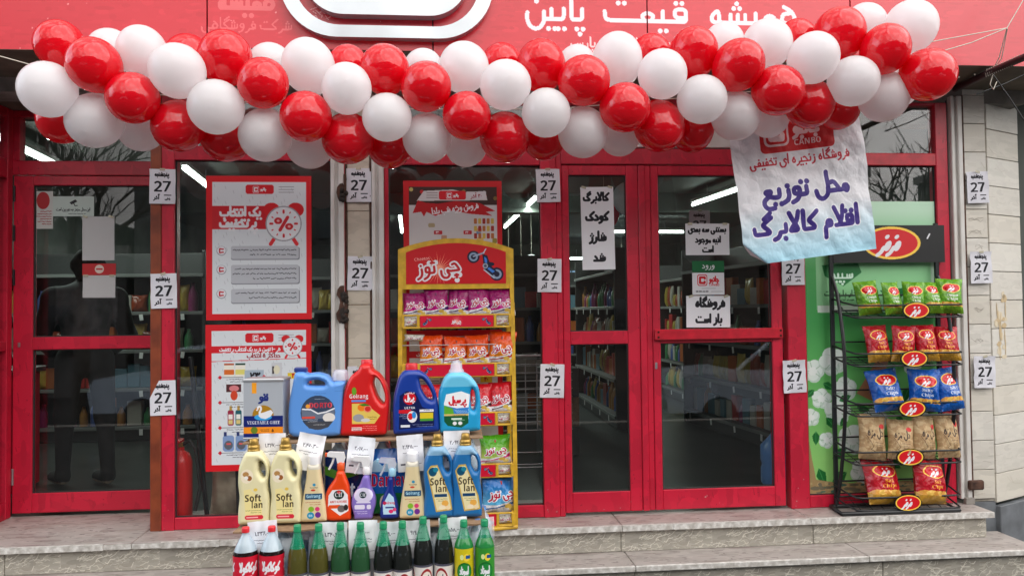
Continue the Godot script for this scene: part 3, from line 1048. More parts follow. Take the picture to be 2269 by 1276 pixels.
func print_tin() -> Texture2D:
	var c := Cv.new(170, 248, Color(0.66, 0.68, 0.71))
	c.rect(36, 8, 20, 46, Color(0.95, 0.62, 0.12))
	c.fa("قو", 88, 84, 36, 0.24, Color(0.07, 0.15, 0.45), 1.0)
	c.ell(84, 148, 46, 42, Color(0.66, 0.48, 0.08))
	c.rect(0, 152, 170, 96, Color(0.05, 0.12, 0.42))
	c.ell(84, 158, 38, 14, Color(0.2, 0.62, 0.88))
	c.line(Cv.soft(c.pts([58, 126, 64, 112, 74, 112, 76, 124, 68, 138, 72, 152])), 9, WHITE)
	c.shape([66, 140, 84, 138, 118, 126, 128, 138, 116, 156, 94, 166, 74, 162, 64, 152], WHITE)
	c.shape([58, 118, 52, 122, 59, 126], Color(0.9, 0.5, 0.1))
	c.lat("VEGETABLE GHEE", 86, 188, 14, WHITE, true, 0.78, true)
	c.rect(0, 200, 170, 28, Color(0.93, 0.56, 0.1))
	c.ell(46, 214, 15, 15, Color(0.4, 0.5, 0.12))
	c.scribble(70, 212, 40, 2, 6, 1.4, INK, 4)
	c.fa("5", 126, 222, 15, 0.2, INK)
	return c.tex()

func label_tex(w: int, h: int, base: Color, draw: Callable) -> Texture2D:
	var c := Cv.new(w, h, base)
	draw.call(c)
	return c.tex()

func make_prints():
	printed("date_card", print_date_card(), 0.75)
	printed("fascia", print_fascia(), 0.3)
	M.fascia.clearcoat_enabled = true
	M.fascia.clearcoat = 0.4
	M.fascia.clearcoat_roughness = 0.25
	printed("banner", print_banner(), 0.55)
	printed("paper_ration", paper(206, 512, [["کالابرگ", 100, 82, 44], ["کودک", 104, 204, 50], ["شارژ", 104, 330, 50], ["شد", 112, 456, 48, 1.0]]), 0.7)
	printed("paper_icecream", paper(282, 198, [["بستنی سه بعدی", 142, 50, 34], ["ائیه موجود", 148, 116, 34], ["است", 146, 178, 34]]), 0.7)
	printed("paper_open", paper(282, 196, [["فروشگاه", 156, 64, 48], ["باز است", 148, 164, 46]]), 0.7)
	var c := Cv.new(206, 70, Color(0.06, 0.4, 0.22))
	c.fa("ورود", 106, 44, 36, 0.16, WHITE)
	printed("sticker_enter", c.tex(), 0.5)
	c = Cv.new(206, 138, WHITE)
	logo(c, 104, 46, 72, RED, WHITE)
	c.line(c.pts([60, 98, 150, 98]), 2, Color(0.5, 0.5, 0.5))
	c.lat("08:00-22:30", 62, 122, 11, INK)
	c.line(c.pts([120, 118, 196, 118]), 2, Color(0.4, 0.4, 0.4))
	printed("sticker_hours", c.tex(), 0.5)
	c = Cv.new(250, 130, Color(0.72, 0.77, 0.75))
	c.shape([100, 40, 136, 20, 148, 34, 112, 54], INK)
	c.line(c.pts([126, 46, 134, 62, 148, 60]), 5, INK)
	c.fa("این محل مجهز به دوربین است", 124, 92, 20, 0.16, INK, 0.76)
	c.scribble(50, 114, 150, 1, 14, 2.5, INK, 8)
	printed("sticker_camera", c.tex(), 0.5)
	c = Cv.new(205, 75, Color(0.72, 0.1, 0.13))
	c.ell(104, 36, 28, 28, Color(0.85, 0.78, 0.74))
	c.rect(84, 31, 40, 10, Color(0.72, 0.1, 0.13))
	printed("sticker_no_entry", c.tex(), 0.5)
	c = Cv.new(100, 240, Color(0.75, 0.75, 0.74))
	c.ell(40, 60, 40, 56, Color(0.66, 0.1, 0.13))
	c.scribble(20, 130, 70, 6, 16, 4, Color(0.6, 0.12, 0.15), 12)
	printed("sticker_oval", c.tex(), 0.5)
	printed("poster_rules", print_poster_rules(), 0.45)
	printed("poster_offers", print_poster_offers(), 0.45)
	printed("poster_yalda", print_poster_yalda(), 0.45)
	printed("topper", print_topper(), 0.35)
	printed("tray_strip", print_tray_strip(), 0.35)
	printed("puff_purple", print_puff_bag(Color(0.55, 0.06, 0.36), Color(0.78, 0.1, 0.52), Color(0.22, 0.12, 0.4), Color(0.4, 0.05, 0.3)), 0.28)
	printed("puff_orange", print_puff_bag(Color(0.86, 0.28, 0.08), Color(0.93, 0.56, 0.14), Color(0.7, 0.1, 0.1), Color(0.4, 0.1, 0.05)), 0.28)
	printed("puff_red", print_puff_bag(Color(0.8, 0.1, 0.16), Color(0.86, 0.26, 0.3), Color(0.28, 0.22, 0.24), Color(0.5, 0.05, 0.05)), 0.28)
	printed("puff_green", print_puff_bag(Color(0.3, 0.62, 0.12), Color(0.72, 0.82, 0.4), Color(0.8, 0.2, 0.5), Color(0.7, 0.1, 0.05)), 0.28)
	printed("puff_blue", print_puff_bag(Color(0.1, 0.42, 0.72), Color(0.36, 0.68, 0.85), Color(0.1, 0.36, 0.66), Color(0.7, 0.1, 0.1)), 0.28)
	printed("puff_white", print_puff_bag(Color(0.85, 0.84, 0.8), Color(0.9, 0.88, 0.84), Color(0.8, 0.55, 0.1), Color(0.6, 0.1, 0.1)), 0.28)
	printed("chips_green", print_chips_bag(Color(0.36, 0.6, 0.12), Color(0.52, 0.74, 0.2), ["Onion", "Chips"], WHITE, Color(0.42, 0.6, 0.14)), 0.27)
	printed("chips_red", print_chips_bag(Color(0.68, 0.05, 0.12), Color(0.8, 0.14, 0.22), ["Salt", "Chips"], Color(0.95, 0.7, 0.2), Color(0.72, 0.54, 0.18)), 0.25)
	printed("chips_blue", print_chips_bag(Color(0.08, 0.32, 0.66), Color(0.14, 0.42, 0.78), ["Salty", "Chips"], WHITE, Color(0.08, 0.34, 0.66)), 0.27)
	printed("chips_brown", print_brown_bag(), 0.6)
	printed("oval_badge", print_oval(), 0.4)
	printed("rack_header", print_rack_header(), 0.45)
	printed("green_film", print_green_film(), 0.4)
	printed("ghee_tin", print_tin(), 0.3)
	printed("jug_pale_blue", label_tex(240, 280, Color(0.36, 0.58, 0.86), func(b: Cv):
		b.ell(126, 174, 72, 74, Color(0.2, 0.26, 0.36))
		b.shape([58, 160, 90, 160, 126, 180, 196, 156, 196, 200, 60, 200], Color(0.4, 0.44, 0.52))
		b.line(b.pts([62, 158, 96, 160, 126, 178, 160, 172, 194, 158]), 6, WHITE)
		b.lat("DORTO", 138, 154, 22, Color(0.9, 0.45, 0.5), true, 0.95)
		b.lat("DORTO", 138, 153, 20, Color(0.75, 0.1, 0.18), true, 0.98)
		b.rect(60, 190, 54, 9, Color(0.85, 0.3, 0.24))
		b.ell(172, 196, 26, 20, Color(0.88, 0.86, 0.84))
		b.shape([70, 212, 190, 212, 168, 238, 126, 248, 88, 240], Color(0.26, 0.27, 0.3))
		b.scribble(96, 226, 60, 1, 10, 2, Color(0.7, 0.7, 0.7), 3)
		b.scribble(98, 116, 56, 1, 7, 1.4, Color(0.75, 0.78, 0.82), 7)
		b.scribble(64, 204, 60, 2, 8, 1.6, Color(0.85, 0.85, 0.86), 9)
		b.ell(84, 146, 9, 9, Color(0.9, 0.6, 0.2))
		b.line(b.pts([196, 70, 228, 60]), 2, Color(0.3, 0.5, 0.78))
		b.line(b.pts([196, 84, 230, 84]), 2, Color(0.3, 0.5, 0.78))
		b.scribble(90, 92, 70, 1, 8, 2, Color(0.26, 0.44, 0.72), 5)), 0.32)
	printed("jug_red", label_tex(212, 316, Color(0.8, 0.1, 0.1), func(b: Cv):
		b.shape([54, 172, 110, 172, 176, 226, 150, 262, 54, 262], Color(0.88, 0.76, 0.36))
		b.ell(64, 118, 10, 18, Color(0.4, 0.62, 0.16))
		b.lat("Golrang", 84, 150, 18, WHITE, true, 0.85)
		b.rect(52, 156, 62, 9, Color(0.36, 0.55, 0.85))
		b.ell(96, 190, 18, 16, Color(0.92, 0.48, 0.1))
		b.ell(122, 196, 17, 16, Color(0.9, 0.5, 0.4))
		b.ell(122, 196, 12, 11, Color(0.8, 0.16, 0.14))
		b.shape([84, 176, 108, 172, 134, 182, 100, 184], Color(0.24, 0.5, 0.12))
		b.ell(82, 236, 24, 17, Color(0.6, 0.6, 0.62))
		b.ell(112, 246, 20, 8, Color(0.8, 0.8, 0.8))
		b.rect(52, 276, 44, 16, Color(0.93, 0.75, 0.75))
		b.scribble(56, 282, 36, 2, 7, 1.6, INK, 3)
		b.scribble(100, 272, 60, 3, 9, 1.6, Color(0.95, 0.7, 0.68), 5)
		b.scribble(120, 232, 40, 2, 9, 1.8, Color(0.4, 0.3, 0.1), 6)), 0.3)
	printed("jug_blue", label_tex(206, 310, Color(0.08, 0.22, 0.58), func(b: Cv):
		b.shape([30, 122, 60, 100, 100, 108, 128, 178, 180, 200, 180, 270, 26, 284], Color(0.04, 0.09, 0.3))
		b.ell(74, 136, 28, 30, Color(0.8, 0.08, 0.14))
		b.fa("پریل", 74, 142, 24, 0.26, WHITE, 0.8)
		b.lat("ULTRA", 74, 186, 11, WHITE)
		b.shape([26, 190, 80, 188, 80, 208, 26, 206], Color(0.8, 0.1, 0.16))
		b.ell(84, 224, 22, 28, WHITE)
		b.ell(76, 222, 11, 16, Color(0.85, 0.12, 0.14))
		b.ell(92, 216, 9, 16, Color(0.16, 0.55, 0.85))
		b.rect(116, 190, 62, 12, WHITE)
		b.rect(118, 206, 58, 28, Color(0.85, 0.76, 0.16))
		b.rect(118, 234, 58, 12, Color(0.3, 0.6, 0.2))
		b.rect(34, 262, 40, 12, Color(0.85, 0.87, 0.9))
		b.scribble(84, 262, 90, 2, 9, 1.6, Color(0.55, 0.6, 0.75), 5)
		b.scribble(34, 212, 36, 3, 9, 1.8, Color(0.7, 0.74, 0.85), 6)
		b.fa("ظرفشویی", 74, 112, 10, 0.2, WHITE)
		b.scribble(120, 194, 52, 1, 8, 1.8, INK, 8)), 0.3)
	printed("jug_cyan", label_tex(186, 300, Color(0.14, 0.6, 0.8), func(b: Cv):
		b.rect(0, 0, 186, 70, Color(0.4, 0.74, 0.87))
		b.shape([34, 106, 100, 92, 140, 110, 132, 170, 130, 250, 100, 272, 40, 262, 24, 240, 24, 150], Color(0.93, 0.94, 0.95))
		b.shape([24, 160, 80, 176, 132, 172, 130, 204, 24, 204], Color(0.2, 0.5, 0.8))
		b.shape([24, 160, 62, 176, 70, 212, 24, 212], Color(0.36, 0.66, 0.2))
		b.shape([24, 212, 130, 212, 130, 250, 100, 272, 40, 262, 24, 240], Color(0.08, 0.34, 0.2))
		b.rect(24, 204, 106, 9, Color(0.85, 0.74, 0.45))
		b.fa("پرسیل", 84, 148, 32, 0.24, Color(0.8, 0.06, 0.16), 0.8)
		b.ell(70, 250, 9, 9, WHITE)
		b.ell(94, 250, 9, 9, WHITE)
		b.rect(56, 224, 46, 8, Color(0.85, 0.92, 0.87))
		b.scribble(44, 234, 70, 1, 8, 1.6, Color(0.75, 0.88, 0.8), 4)
		b.scribble(40, 210, 80, 1, 7, 2.2, Color(0.4, 0.26, 0.1), 5)
		for q in 7:
			b.line(b.pts([70 + q * 8, 182 + q, 84 + q * 7, 200]), 1.6, Color(0.75, 0.86, 0.95))
		b.scribble(50, 156, 60, 1, 7, 1.4, Color(0.4, 0.4, 0.45), 6)), 0.28)
	printed("softener_cream", label_tex(126, 290, Color(0.88, 0.85, 0.68), func(b: Cv):
		b.ell(38, 96, 25, 28, Color(0.93, 0.88, 0.78))
		b.ell(34, 88, 12, 10, Color(0.7, 0.52, 0.3))
		b.ell(48, 104, 10, 10, Color(0.6, 0.36, 0.16))
		b.ell(36, 102, 8, 7, Color(0.92, 0.905, 0.88))
		b.ell(72, 150, 8, 6, Color(0.9, 0.76, 0.3))
		b.shape([26, 150, 50, 146, 96, 190, 98, 262, 32, 262], Color(0.92, 0.86, 0.6))
		b.lat("Soft", 62, 196, 27, Color(0.2, 0.14, 0.08), true, 0.9)
		b.lat("lan", 78, 222, 25, Color(0.2, 0.14, 0.08), true, 0.9)
		b.scribble(40, 232, 54, 2, 8, 1.6, Color(0.45, 0.5, 0.2), 3)
		b.rrect(30, 250, 72, 17, 8, Color(0.82, 0.14, 0.22))
		b.rect(36, 256, 46, 5, Color(0.95, 0.7, 0.72))), 0.38)
	printed("softener_blue", label_tex(126, 290, Color(0.13, 0.42, 0.66), func(b: Cv):
		b.rect(0, 0, 126, 34, Color(0.5, 0.66, 0.78))
		b.shape([14, 98, 30, 74, 58, 72, 78, 120, 110, 200, 118, 256, 50, 262], Color(0.78, 0.64, 0.3))
		b.shape([20, 100, 34, 80, 56, 78, 74, 124, 104, 200, 112, 250, 54, 256], Color(0.9, 0.85, 0.66))
		b.ell(38, 100, 17, 18, Color(0.05, 0.3, 0.42))
		b.ell(50, 92, 11, 10, Color(0.1, 0.5, 0.6))
		b.lat("Soft", 58, 154, 29, Color(0.25, 0.2, 0.14), true, 0.82)
		b.lat("lan", 72, 182, 27, Color(0.25, 0.2, 0.14), true, 0.86)
		b.rect(44, 190, 52, 12, Color(0.1, 0.26, 0.42))
		b.scribble(52, 210, 46, 2, 8, 1.5, Color(0.4, 0.42, 0.3), 6)
		b.ell(88, 228, 14, 12, Color(0.9, 0.66, 0.3))
		b.ell(76, 244, 14, 9, Color(0.93, 0.87, 0.75))
		b.ell(100, 246, 10, 8, Color(0.93, 0.83, 0.66))), 0.3)
	printed("shampoo", label_tex(104, 240, Color(0.86, 0.79, 0.62), func(b: Cv):
		b.rect(0, 0, 104, 22, Color(0.8, 0.78, 0.72))
		b.ell(56, 84, 6, 6, Color(0.16, 0.55, 0.72))
		b.scribble(36, 96, 34, 1, 9, 2, Color(0.35, 0.3, 0.3), 2)
		b.ell(52, 106, 9, 4, Color(0.8, 0.25, 0.15))
		b.rrect(20, 120, 66, 24, 4, Color(0.1, 0.28, 0.42))
		b.lat("Golrang", 53, 138, 13, Color(0.75, 0.9, 0.96), true, 0.78)
		b.scribble(26, 156, 54, 2, 9, 1.8, Color(0.7, 0.35, 0.25), 3)
		b.ell(44, 184, 11, 11, Color(0.5, 0.7, 0.16))
		b.ell(68, 184, 9, 9, Color(0.85, 0.2, 0.45))
		b.ell(42, 210, 14, 14, Color(0.1, 0.55, 0.72))
		b.ell(70, 208, 11, 12, Color(0.42, 0.16, 0.55))
		b.lat("B5", 42, 215, 9, WHITE)), 0.38)
	printed("spray_orange", label_tex(104, 200, Color(0.88, 0.26, 0.05), func(b: Cv):
		b.shape([14, 96, 30, 74, 74, 74, 92, 96, 94, 160, 60, 178, 12, 140], WHITE)
		b.ell(56, 94, 21, 18, Color(0.06, 0.16, 0.14))
		b.ell(56, 84, 8, 7, Color(0.8, 0.1, 0.12))
		b.lat("Cif", 56, 102, 17, WHITE, true, 0.9, true)
		b.lat("ANTI GREASE", 54, 126, 9, Color(0.75, 0.1, 0.05), true, 0.86)
		b.rrect(14, 134, 48, 14, 5, Color(0.88, 0.3, 0.1))
		b.ell(66, 150, 16, 14, Color(0.4, 0.38, 0.38))
		b.ell(84, 146, 9, 12, Color(0.15, 0.14, 0.14))), 0.32)
	printed("spray_lilac", label_tex(104, 200, Color(0.5, 0.42, 0.74), func(b: Cv):
		b.ell(54, 88, 40, 34, Color(0.85, 0.82, 0.92))
		b.ell(52, 86, 15, 15, Color(0.06, 0.16, 0.2))
		b.lat("Cif", 52, 93, 14, WHITE, true, 0.9, true)
		b.rect(24, 116, 60, 7, Color(0.85, 0.83, 0.93))
		b.rrect(16, 130, 44, 20, 6, Color(0.88, 0.86, 0.94))
		b.rrect(68, 130, 18, 20, 6, Color(0.88, 0.86, 0.94))
		b.scribble(20, 160, 50, 2, 9, 2, Color(0.85, 0.83, 0.93), 3)), 0.32)
	printed("spray_blue", label_tex(84, 200, Color(0.06, 0.16, 0.5), func(b: Cv):
		b.shape([16, 176, 14, 130, 42, 74, 62, 96, 74, 176], Color(0.72, 0.85, 0.93))
		b.lat("Golrang", 44, 128, 12, Color(0.8, 0.1, 0.2), true, 0.72, true)
		b.rect(26, 140, 40, 7, Color(0.16, 0.2, 0.5))
		b.ell(22, 122, 8, 9, Color(0.75, 0.1, 0.3))
		b.ell(50, 162, 10, 9, Color(0.85, 0.15, 0.4))
		b.ell(66, 154, 8, 8, Color(0.85, 0.25, 0.45))), 0.3)
	printed("cola_label", label_tex(512, 128, Color(0.8, 0.1, 0.2), func(b: Cv):
		for k in 3:
			b.fa("کوکاکولا", 90 + k * 166, 74, 46, 0.24, WHITE, 0.62)
			b.scribble(70 + k * 166, 100, 40, 1, 10, 2.5, WHITE, k)
		b.rect(0, 118, 512, 4, Color(0.93, 0.7, 0.72))), 0.35)
	printed("malt_label", label_tex(512, 128, Color(0.87, 0.85, 0.83), func(b: Cv):
		for k in 3:
			b.ell(90 + k * 166, 62, 60, 48, Color(0.6, 0.14, 0.16))
			b.ell(90 + k * 166, 62, 50, 38, Color(0.9, 0.87, 0.82))
			b.fa("دلستر", 90 + k * 166, 74, 36, 0.22, Color(0.2, 0.16, 0.3), 0.7)
		b.rect(0, 0, 512, 8, Color(0.3, 0.3, 0.36))), 0.35)
	for l in [["lemon_yellow", Color(0.8, 0.74, 0.1)], ["lemon_green", Color(0.2, 0.55, 0.18)]]:
		printed(l[0], label_tex(512, 256, l[1], func(b: Cv):
			for k in 3:
				var x := 90 + k * 166
				b.ell(x + 20, 46, 26, 20, Color(0.93, 0.82, 0.25))
				b.ell(x - 20, 44, 16, 14, Color(0.85, 0.9, 0.6))
				b.ell(x, 120, 66, 48, Color(0.05, 0.4, 0.14))
				b.ell(x, 120, 58, 40, Color(0.12, 0.52, 0.22))
				b.fa("لیموناد", x, 132, 40, 0.22, WHITE, 0.62)
				b.ell(x + 14, 200, 24, 18, Color(0.9, 0.85, 0.3))
				b.rrect(x + 12, 34, 40, 18, 5, Color(0.1, 0.3, 0.55))), 0.35)
	printed("pack_navy", label_tex(256, 256, Color(0.05, 0.13, 0.34), func(b: Cv):
		b.shape([0, 60, 80, 84, 256, 40, 256, 84, 90, 120, 0, 96], Color(0.3, 0.55, 0.16))
		b.lat("Vata", 128, 190, 62, Color(0.88, 0.9, 0.95))
		b.speckle(30, Color(0.1, 0.22, 0.46), 3, 12, 2)), 0.2)
	printed("pack_blue", label_tex(320, 256, Color(0.09, 0.36, 0.68), func(b: Cv):
		b.shape([0, 60, 40, 40, 90, 66, 140, 34, 190, 60, 250, 30, 320, 66, 320, 90, 0, 90], Color(0.66, 0.8, 0.9))
		b.lat("Damava", 160, 150, 54, Color(0.9, 0.92, 0.95), true, 1.08)
		b.lat("Damava", 160, 148, 50, Color(0.78, 0.1, 0.26), true, 1.14)
		b.rect(0, 176, 320, 80, Color(0.12, 0.44, 0.24))
		b.ell(100, 214, 32, 32, Color(0.88, 0.82, 0.8))
		b.ell(100, 214, 20, 20, Color(0.7, 0.1, 0.16))), 0.2)
	printed("water_label", label_tex(256, 96, Color(0.16, 0.46, 0.72), func(b: Cv):
		for k in 3:
			b.ell(46 + k * 84, 50, 30, 22, Color(0.85, 0.92, 0.96))
			b.fa("آب", 46 + k * 84, 58, 24, 0.2, Color(0.1, 0.3, 0.6))), 0.3)
	var folds := crumple(256, 0.011, 12)
	for k in ["puff_purple", "puff_orange", "puff_red", "puff_green", "puff_blue", "puff_white", "chips_green", "chips_red", "chips_blue", "chips_brown"]:
		relief(M[k], folds, 0.7)
		if k != "chips_brown":
			M[k].roughness = 0.22
	relief(M.banner, crumple(512, 0.009, 5), 0.8)
	# price cards: eleven different amounts on one sheet of print
	c = Cv.new(1024, 512, WHITE)
	var sums := ["1,367,000", "2,470,300", "2,017,000", "2,945,000", "2,094,000", "1,336,000", "1,340,400", "793,000", "369,000", "919,000", "1,858,000"]
	for k in 11:
		var x := (k % 6) * 170
		var y := (k / 6) * 256
		c.rect(x, y, 168, 254, [WHITE, Color(0.95, 0.95, 0.97), Color(0.92, 0.93, 0.96)][k % 3])
		c.fa(sums[k], x + 84, y + 92, 28, 0.13, Color(0.2, 0.19, 0.26), 1.0)
		c.scribble(x + 34, y + 124, 100, 2, 18, 3, Color(0.35, 0.35, 0.4), k + 2)
		c.rect(x + 18, y + 196, 30, 12, Color(0.3, 0.3, 0.36))
		c.line(c.pts([x + 90, y + 206, x + 150, y + 200]), 3, Color(0.4, 0.4, 0.46))
	printed("price_cards", c.tex(), 0.7)

# old paint: blotches, small pale chips and hair scratches, dirt specks
func worn_paint() -> Texture2D:
	var c := Cv.new(512, 512, grey(0.94))
	var g := RandomNumberGenerator.new()
	g.seed = 77
	for i in 900:
		var q := g.randf_range(-0.07, 0.05)
		c.ell(g.randf() * 512, g.randf() * 512, g.randf_range(4, 30), g.randf_range(6, 46), Color(0.93 + q, 0.92 + q, 0.92 + q), 8)
	for i in 130:
		var p := Vector2(g.randf(), g.randf()) * 512
		c.line(PackedVector2Array([p, p + Vector2(g.randf_range(-4, 4), g.randf_range(-26, 26))]), 1.2, Color(1, 0.98, 0.98) if i % 2 else Color(0.7, 0.66, 0.66))
	for i in 220:
		c.ell(g.randf() * 512, g.randf() * 512, g.randf_range(0.5, 1.6), g.randf_range(0.5, 2.0), Color(0.66, 0.64, 0.64) if i % 3 else Color(1, 1, 1), 6)
	return c.tex()

func make_materials():
	var fine := grain(256, 0.03, grey(0.8), grey(1.0), 1)
	var coarse := grain(256, 0.012, grey(0.72), grey(1.0), 2, 5)
	mat("red_paint", Color(0.64, 0.013, 0.046), 0.36)
	world_tex(M.red_paint, worn_paint(), 0.7, fine, 0.03)
	mat("red_bright", Color(0.68, 0.014, 0.036), 0.33)
	world_tex(M.red_bright, fine, 1.3)
	mat("orange_strip", Color(0.3, 0.06, 0.018), 0.45)
	world_tex(M.orange_strip, grain(128, 0.03, Color(0.7, 0.66, 0.7), Color(1, 1, 1), 4), 1.5)
	mat("white_metal", Color(0.8, 0.79, 0.78), 0.4)
	world_tex(M.white_metal, grain(256, 0.014, Color(0.86, 0.84, 0.81), Color(1, 1, 1), 6, 5), 0.8)
	mat("rust", Color(0.06, 0.03, 0.02), 0.9)
	world_tex(M.rust, grain(128, 0.05, Color(0.35, 0.3, 0.28), Color(1, 0.8, 0.65), 7), 4.0, fine, 0.3)
	mat("rust_brown", Color(0.14, 0.075, 0.055), 0.85)
	world_tex(M.rust_brown, grain(128, 0.04, Color(0.5, 0.45, 0.42), Color(1, 0.95, 0.9), 8), 3.0, fine, 0.2)
	mat("scorched", Color(0.03, 0.022, 0.018), 0.85)
	# marble tread and vein-patterned riser
	var tread := Cv.new(512, 512, Color(0.86, 0.84, 0.83))
	var g := RandomNumberGenerator.new()
	g.seed = 11
	for i in 700:
		var q := g.randf_range(-0.05, 0.05)
		tread.ell(g.randf() * 512, g.randf() * 512, g.randf_range(8, 40), g.randf_range(4, 18), Color(0.86 + q, 0.835 + q, 0.825 + q), 8)
	for i in 60:
		tread.ell(g.randf() * 512, g.randf() * 512, g.randf_range(14, 50), g.randf_range(4, 12), Color(0.74, 0.7, 0.69).lerp(Color(0.82, 0.78, 0.76), g.randf()), 9)
	for i in 300:
		tread.ell(g.randf() * 512, g.randf() * 512, g.randf_range(3, 14), g.randf_range(0.8, 2.4), Color(0.6, 0.55, 0.54).lerp(Color(0.4, 0.36, 0.36), g.randf()), 7)
	mat("tread", Color(0.55, 0.525, 0.505), 0.42)
	world_tex(M.tread, tread.tex(), 1.0, fine, 0.05)
	mat("tread_edge", Color(0.8, 0.79, 0.76), 0.7)
	world_tex(M.tread_edge, grain(256, 0.04, Color(0.7, 0.68, 0.66), Color(1, 1, 1), 12, 5), 2.0, fine, 0.15)
	var riser := Cv.new(512, 512, Color(0.76, 0.745, 0.715))
	for i in 500:
		var q := g.randf_range(-0.06, 0.05)
		riser.ell(g.randf() * 512, g.randf() * 512, g.randf_range(10, 44), g.randf_range(6, 20), Color(0.75 + q, 0.735 + q, 0.705 + q), 8)
	for i in 430:
		var p := PackedVector2Array()
		var at := Vector2(g.randf() * 512, g.randf() * 512)
		var way := g.randf_range(-0.7, 0.3)
		for k in g.randi_range(3, 7):
			p.append(at)
			at += Vector2.from_angle(way + g.randf_range(-0.9, 0.9)) * g.randf_range(6, 18)
		riser.line(p, g.randf_range(1.2, 5.0), Color(0.9, 0.89, 0.85).lerp(Color(1.0, 0.99, 0.96), g.randf()) if g.randf() < 0.75 else Color(0.68, 0.66, 0.62))
	mat("riser", Color(0.71, 0.69, 0.645), 0.5)
	world_tex(M.riser, riser.tex(), 1.9, fine, 0.04)
	# pilaster stone, tiles of the corner
	var stone := Cv.new(256, 512, Color(0.92, 0.905, 0.88))
	for i in 400:
		var q := g.randf_range(-0.035, 0.03)
		stone.ell(g.randf() * 256, g.randf() * 512, g.randf_range(6, 34), g.randf_range(5, 22), Color(0.92 + q, 0.905 + q, 0.88 + q), 8)
	for i in 12:
		var p := PackedVector2Array()
		var at := Vector2(g.randf() * 256, g.randf() * 512)
		var way := g.randf_range(-0.5, 0.9)
		for k in g.randi_range(2, 5):
			p.append(at)
			at += Vector2.from_angle(way + g.randf_range(-0.7, 0.7)) * g.randf_range(5, 26)
		stone.line(p, g.randf_range(0.8, 2.0), Color(0.8, 0.77, 0.72).lerp(Color(0.64, 0.6, 0.56), g.randf() * g.randf()))
	mat("stone", Color(0.72, 0.66, 0.58), 0.5)
	world_tex(M.stone, stone.tex(), 1.6, fine, 0.05)
	for k in 3:
		mat("tile_%d" % k, [Color(0.78, 0.76, 0.71), Color(0.82, 0.815, 0.79), Color(0.77, 0.76, 0.73)][k], 0.45)
		world_tex(M["tile_%d" % k], stone.tex() if k else M.stone.albedo_texture, 1.1 + k * 0.35)
		M["tile_%d" % k].albedo_texture = M.stone.albedo_texture
	mat("stain_0", Color(0.55, 0.42, 0.25), 0.75)
	mat("stain_1", Color(0.66, 0.57, 0.42), 0.75)
	mat("paint_chip", Color(0.5, 0.22, 0.22), 0.7)
	mat("pencil", Color(0.3, 0.26, 0.22), 0.8)
	mat("mortar", Color(0.46, 0.42, 0.36), 0.95)
	world_tex(M.mortar, coarse, 3.0)
	mat("slate", Color(0.2, 0.215, 0.235), 0.55)
	world_tex(M.slate, coarse, 2.0)
	mat("concrete", Color(0.36, 0.33, 0.3), 0.9)
	world_tex(M.concrete, coarse, 1.4, fine, 0.1)
	mat("soffit", Color(0.21, 0.17, 0.13), 0.8)
	world_tex(M.soffit, coarse, 0.9)
	mat("pavement", Color(0.055, 0.055, 0.055), 0.9)
	world_tex(M.pavement, coarse, 0.8, fine, 0.2)
	mat("asphalt", Color(0.055, 0.055, 0.056), 0.9)
	world_tex(M.asphalt, fine, 2.0, fine, 0.3)
	M.asphalt.metallic_specular = 0.15
	M.pavement.metallic_specular = 0.2
	mat("silver", Color(0.58, 0.62, 0.65), 0.2, 0.6)
	world_tex(M.silver, grain(256, 0.008, grey(0.86), grey(1.0), 21, 3), 0.8)
	mat("balloon_red", Color(0.78, 0.005, 0.018), 0.035)
	mat("balloon_white", Color(0.88, 0.88, 0.9), 0.16)
	for k in ["balloon_red", "balloon_white"]:
		M[k].backlight_enabled = true
		M[k].backlight = Color(0.8, 0.02, 0.045) if k == "balloon_red" else Color(1.0, 1.0, 1.0)
	M.balloon_red.clearcoat_enabled = true
	M.balloon_red.clearcoat = 0.5
	M.balloon_red.clearcoat_roughness = 0.03
	mat("string", Color(0.6, 0.56, 0.48), 0.9)
	mat("black_pipe", Color(0.035, 0.012, 0.014), 0.5)
	mat("black_metal", Color(0.012, 0.013, 0.015), 0.35)
	mat("yellow_metal", Color(0.83, 0.5, 0.04), 0.36)
	world_tex(M.yellow_metal, fine, 1.7)
	mat("cardboard", Color(0.32, 0.2, 0.115), 0.9)
	world_tex(M.cardboard, fine, 3.0)
	mat("glass", Color(0.02, 0.025, 0.024, 0.06), 0.01)
	M.glass.transparency = BaseMaterial3D.TRANSPARENCY_ALPHA
	mat("film", Color(0.8, 0.86, 0.92, 0.3), 0.12)
	M.film.transparency = BaseMaterial3D.TRANSPARENCY_ALPHA
	mat("clear_bottle", Color(0.6, 0.75, 0.86, 0.5), 0.05)
	M.clear_bottle.transparency = BaseMaterial3D.TRANSPARENCY_ALPHA
	mat("clear_cap", Color(0.75, 0.74, 0.82, 0.45), 0.1)
	M.clear_cap.transparency = BaseMaterial3D.TRANSPARENCY_ALPHA
	mat("tape", Color(0.7, 0.66, 0.5, 0.5), 0.2)
	M.tape.transparency = BaseMaterial3D.TRANSPARENCY_ALPHA
	mat("gold_cap", Color(0.42, 0.26, 0.06), 0.28, 0.6)
	mat("red_cap", Color(0.62, 0.02, 0.03), 0.3)
	mat("green_cap", Color(0.01, 0.24, 0.1), 0.3)
	mat("navy_cap", Color(0.02, 0.04, 0.2), 0.3)
	mat("blue_cap", Color(0.1, 0.26, 0.6), 0.3)
	mat("white_plastic", Color(0.75, 0.74, 0.76), 0.35)
	mat("lilac_plastic", Color(0.42, 0.38, 0.62), 0.35)
	mat("orange_plastic", Color(0.72, 0.09, 0.012), 0.32)
	mat("pale_cyan", Color(0.3, 0.55, 0.72), 0.3)
	mat("cola", Color(0.012, 0.006, 0.006), 0.05)
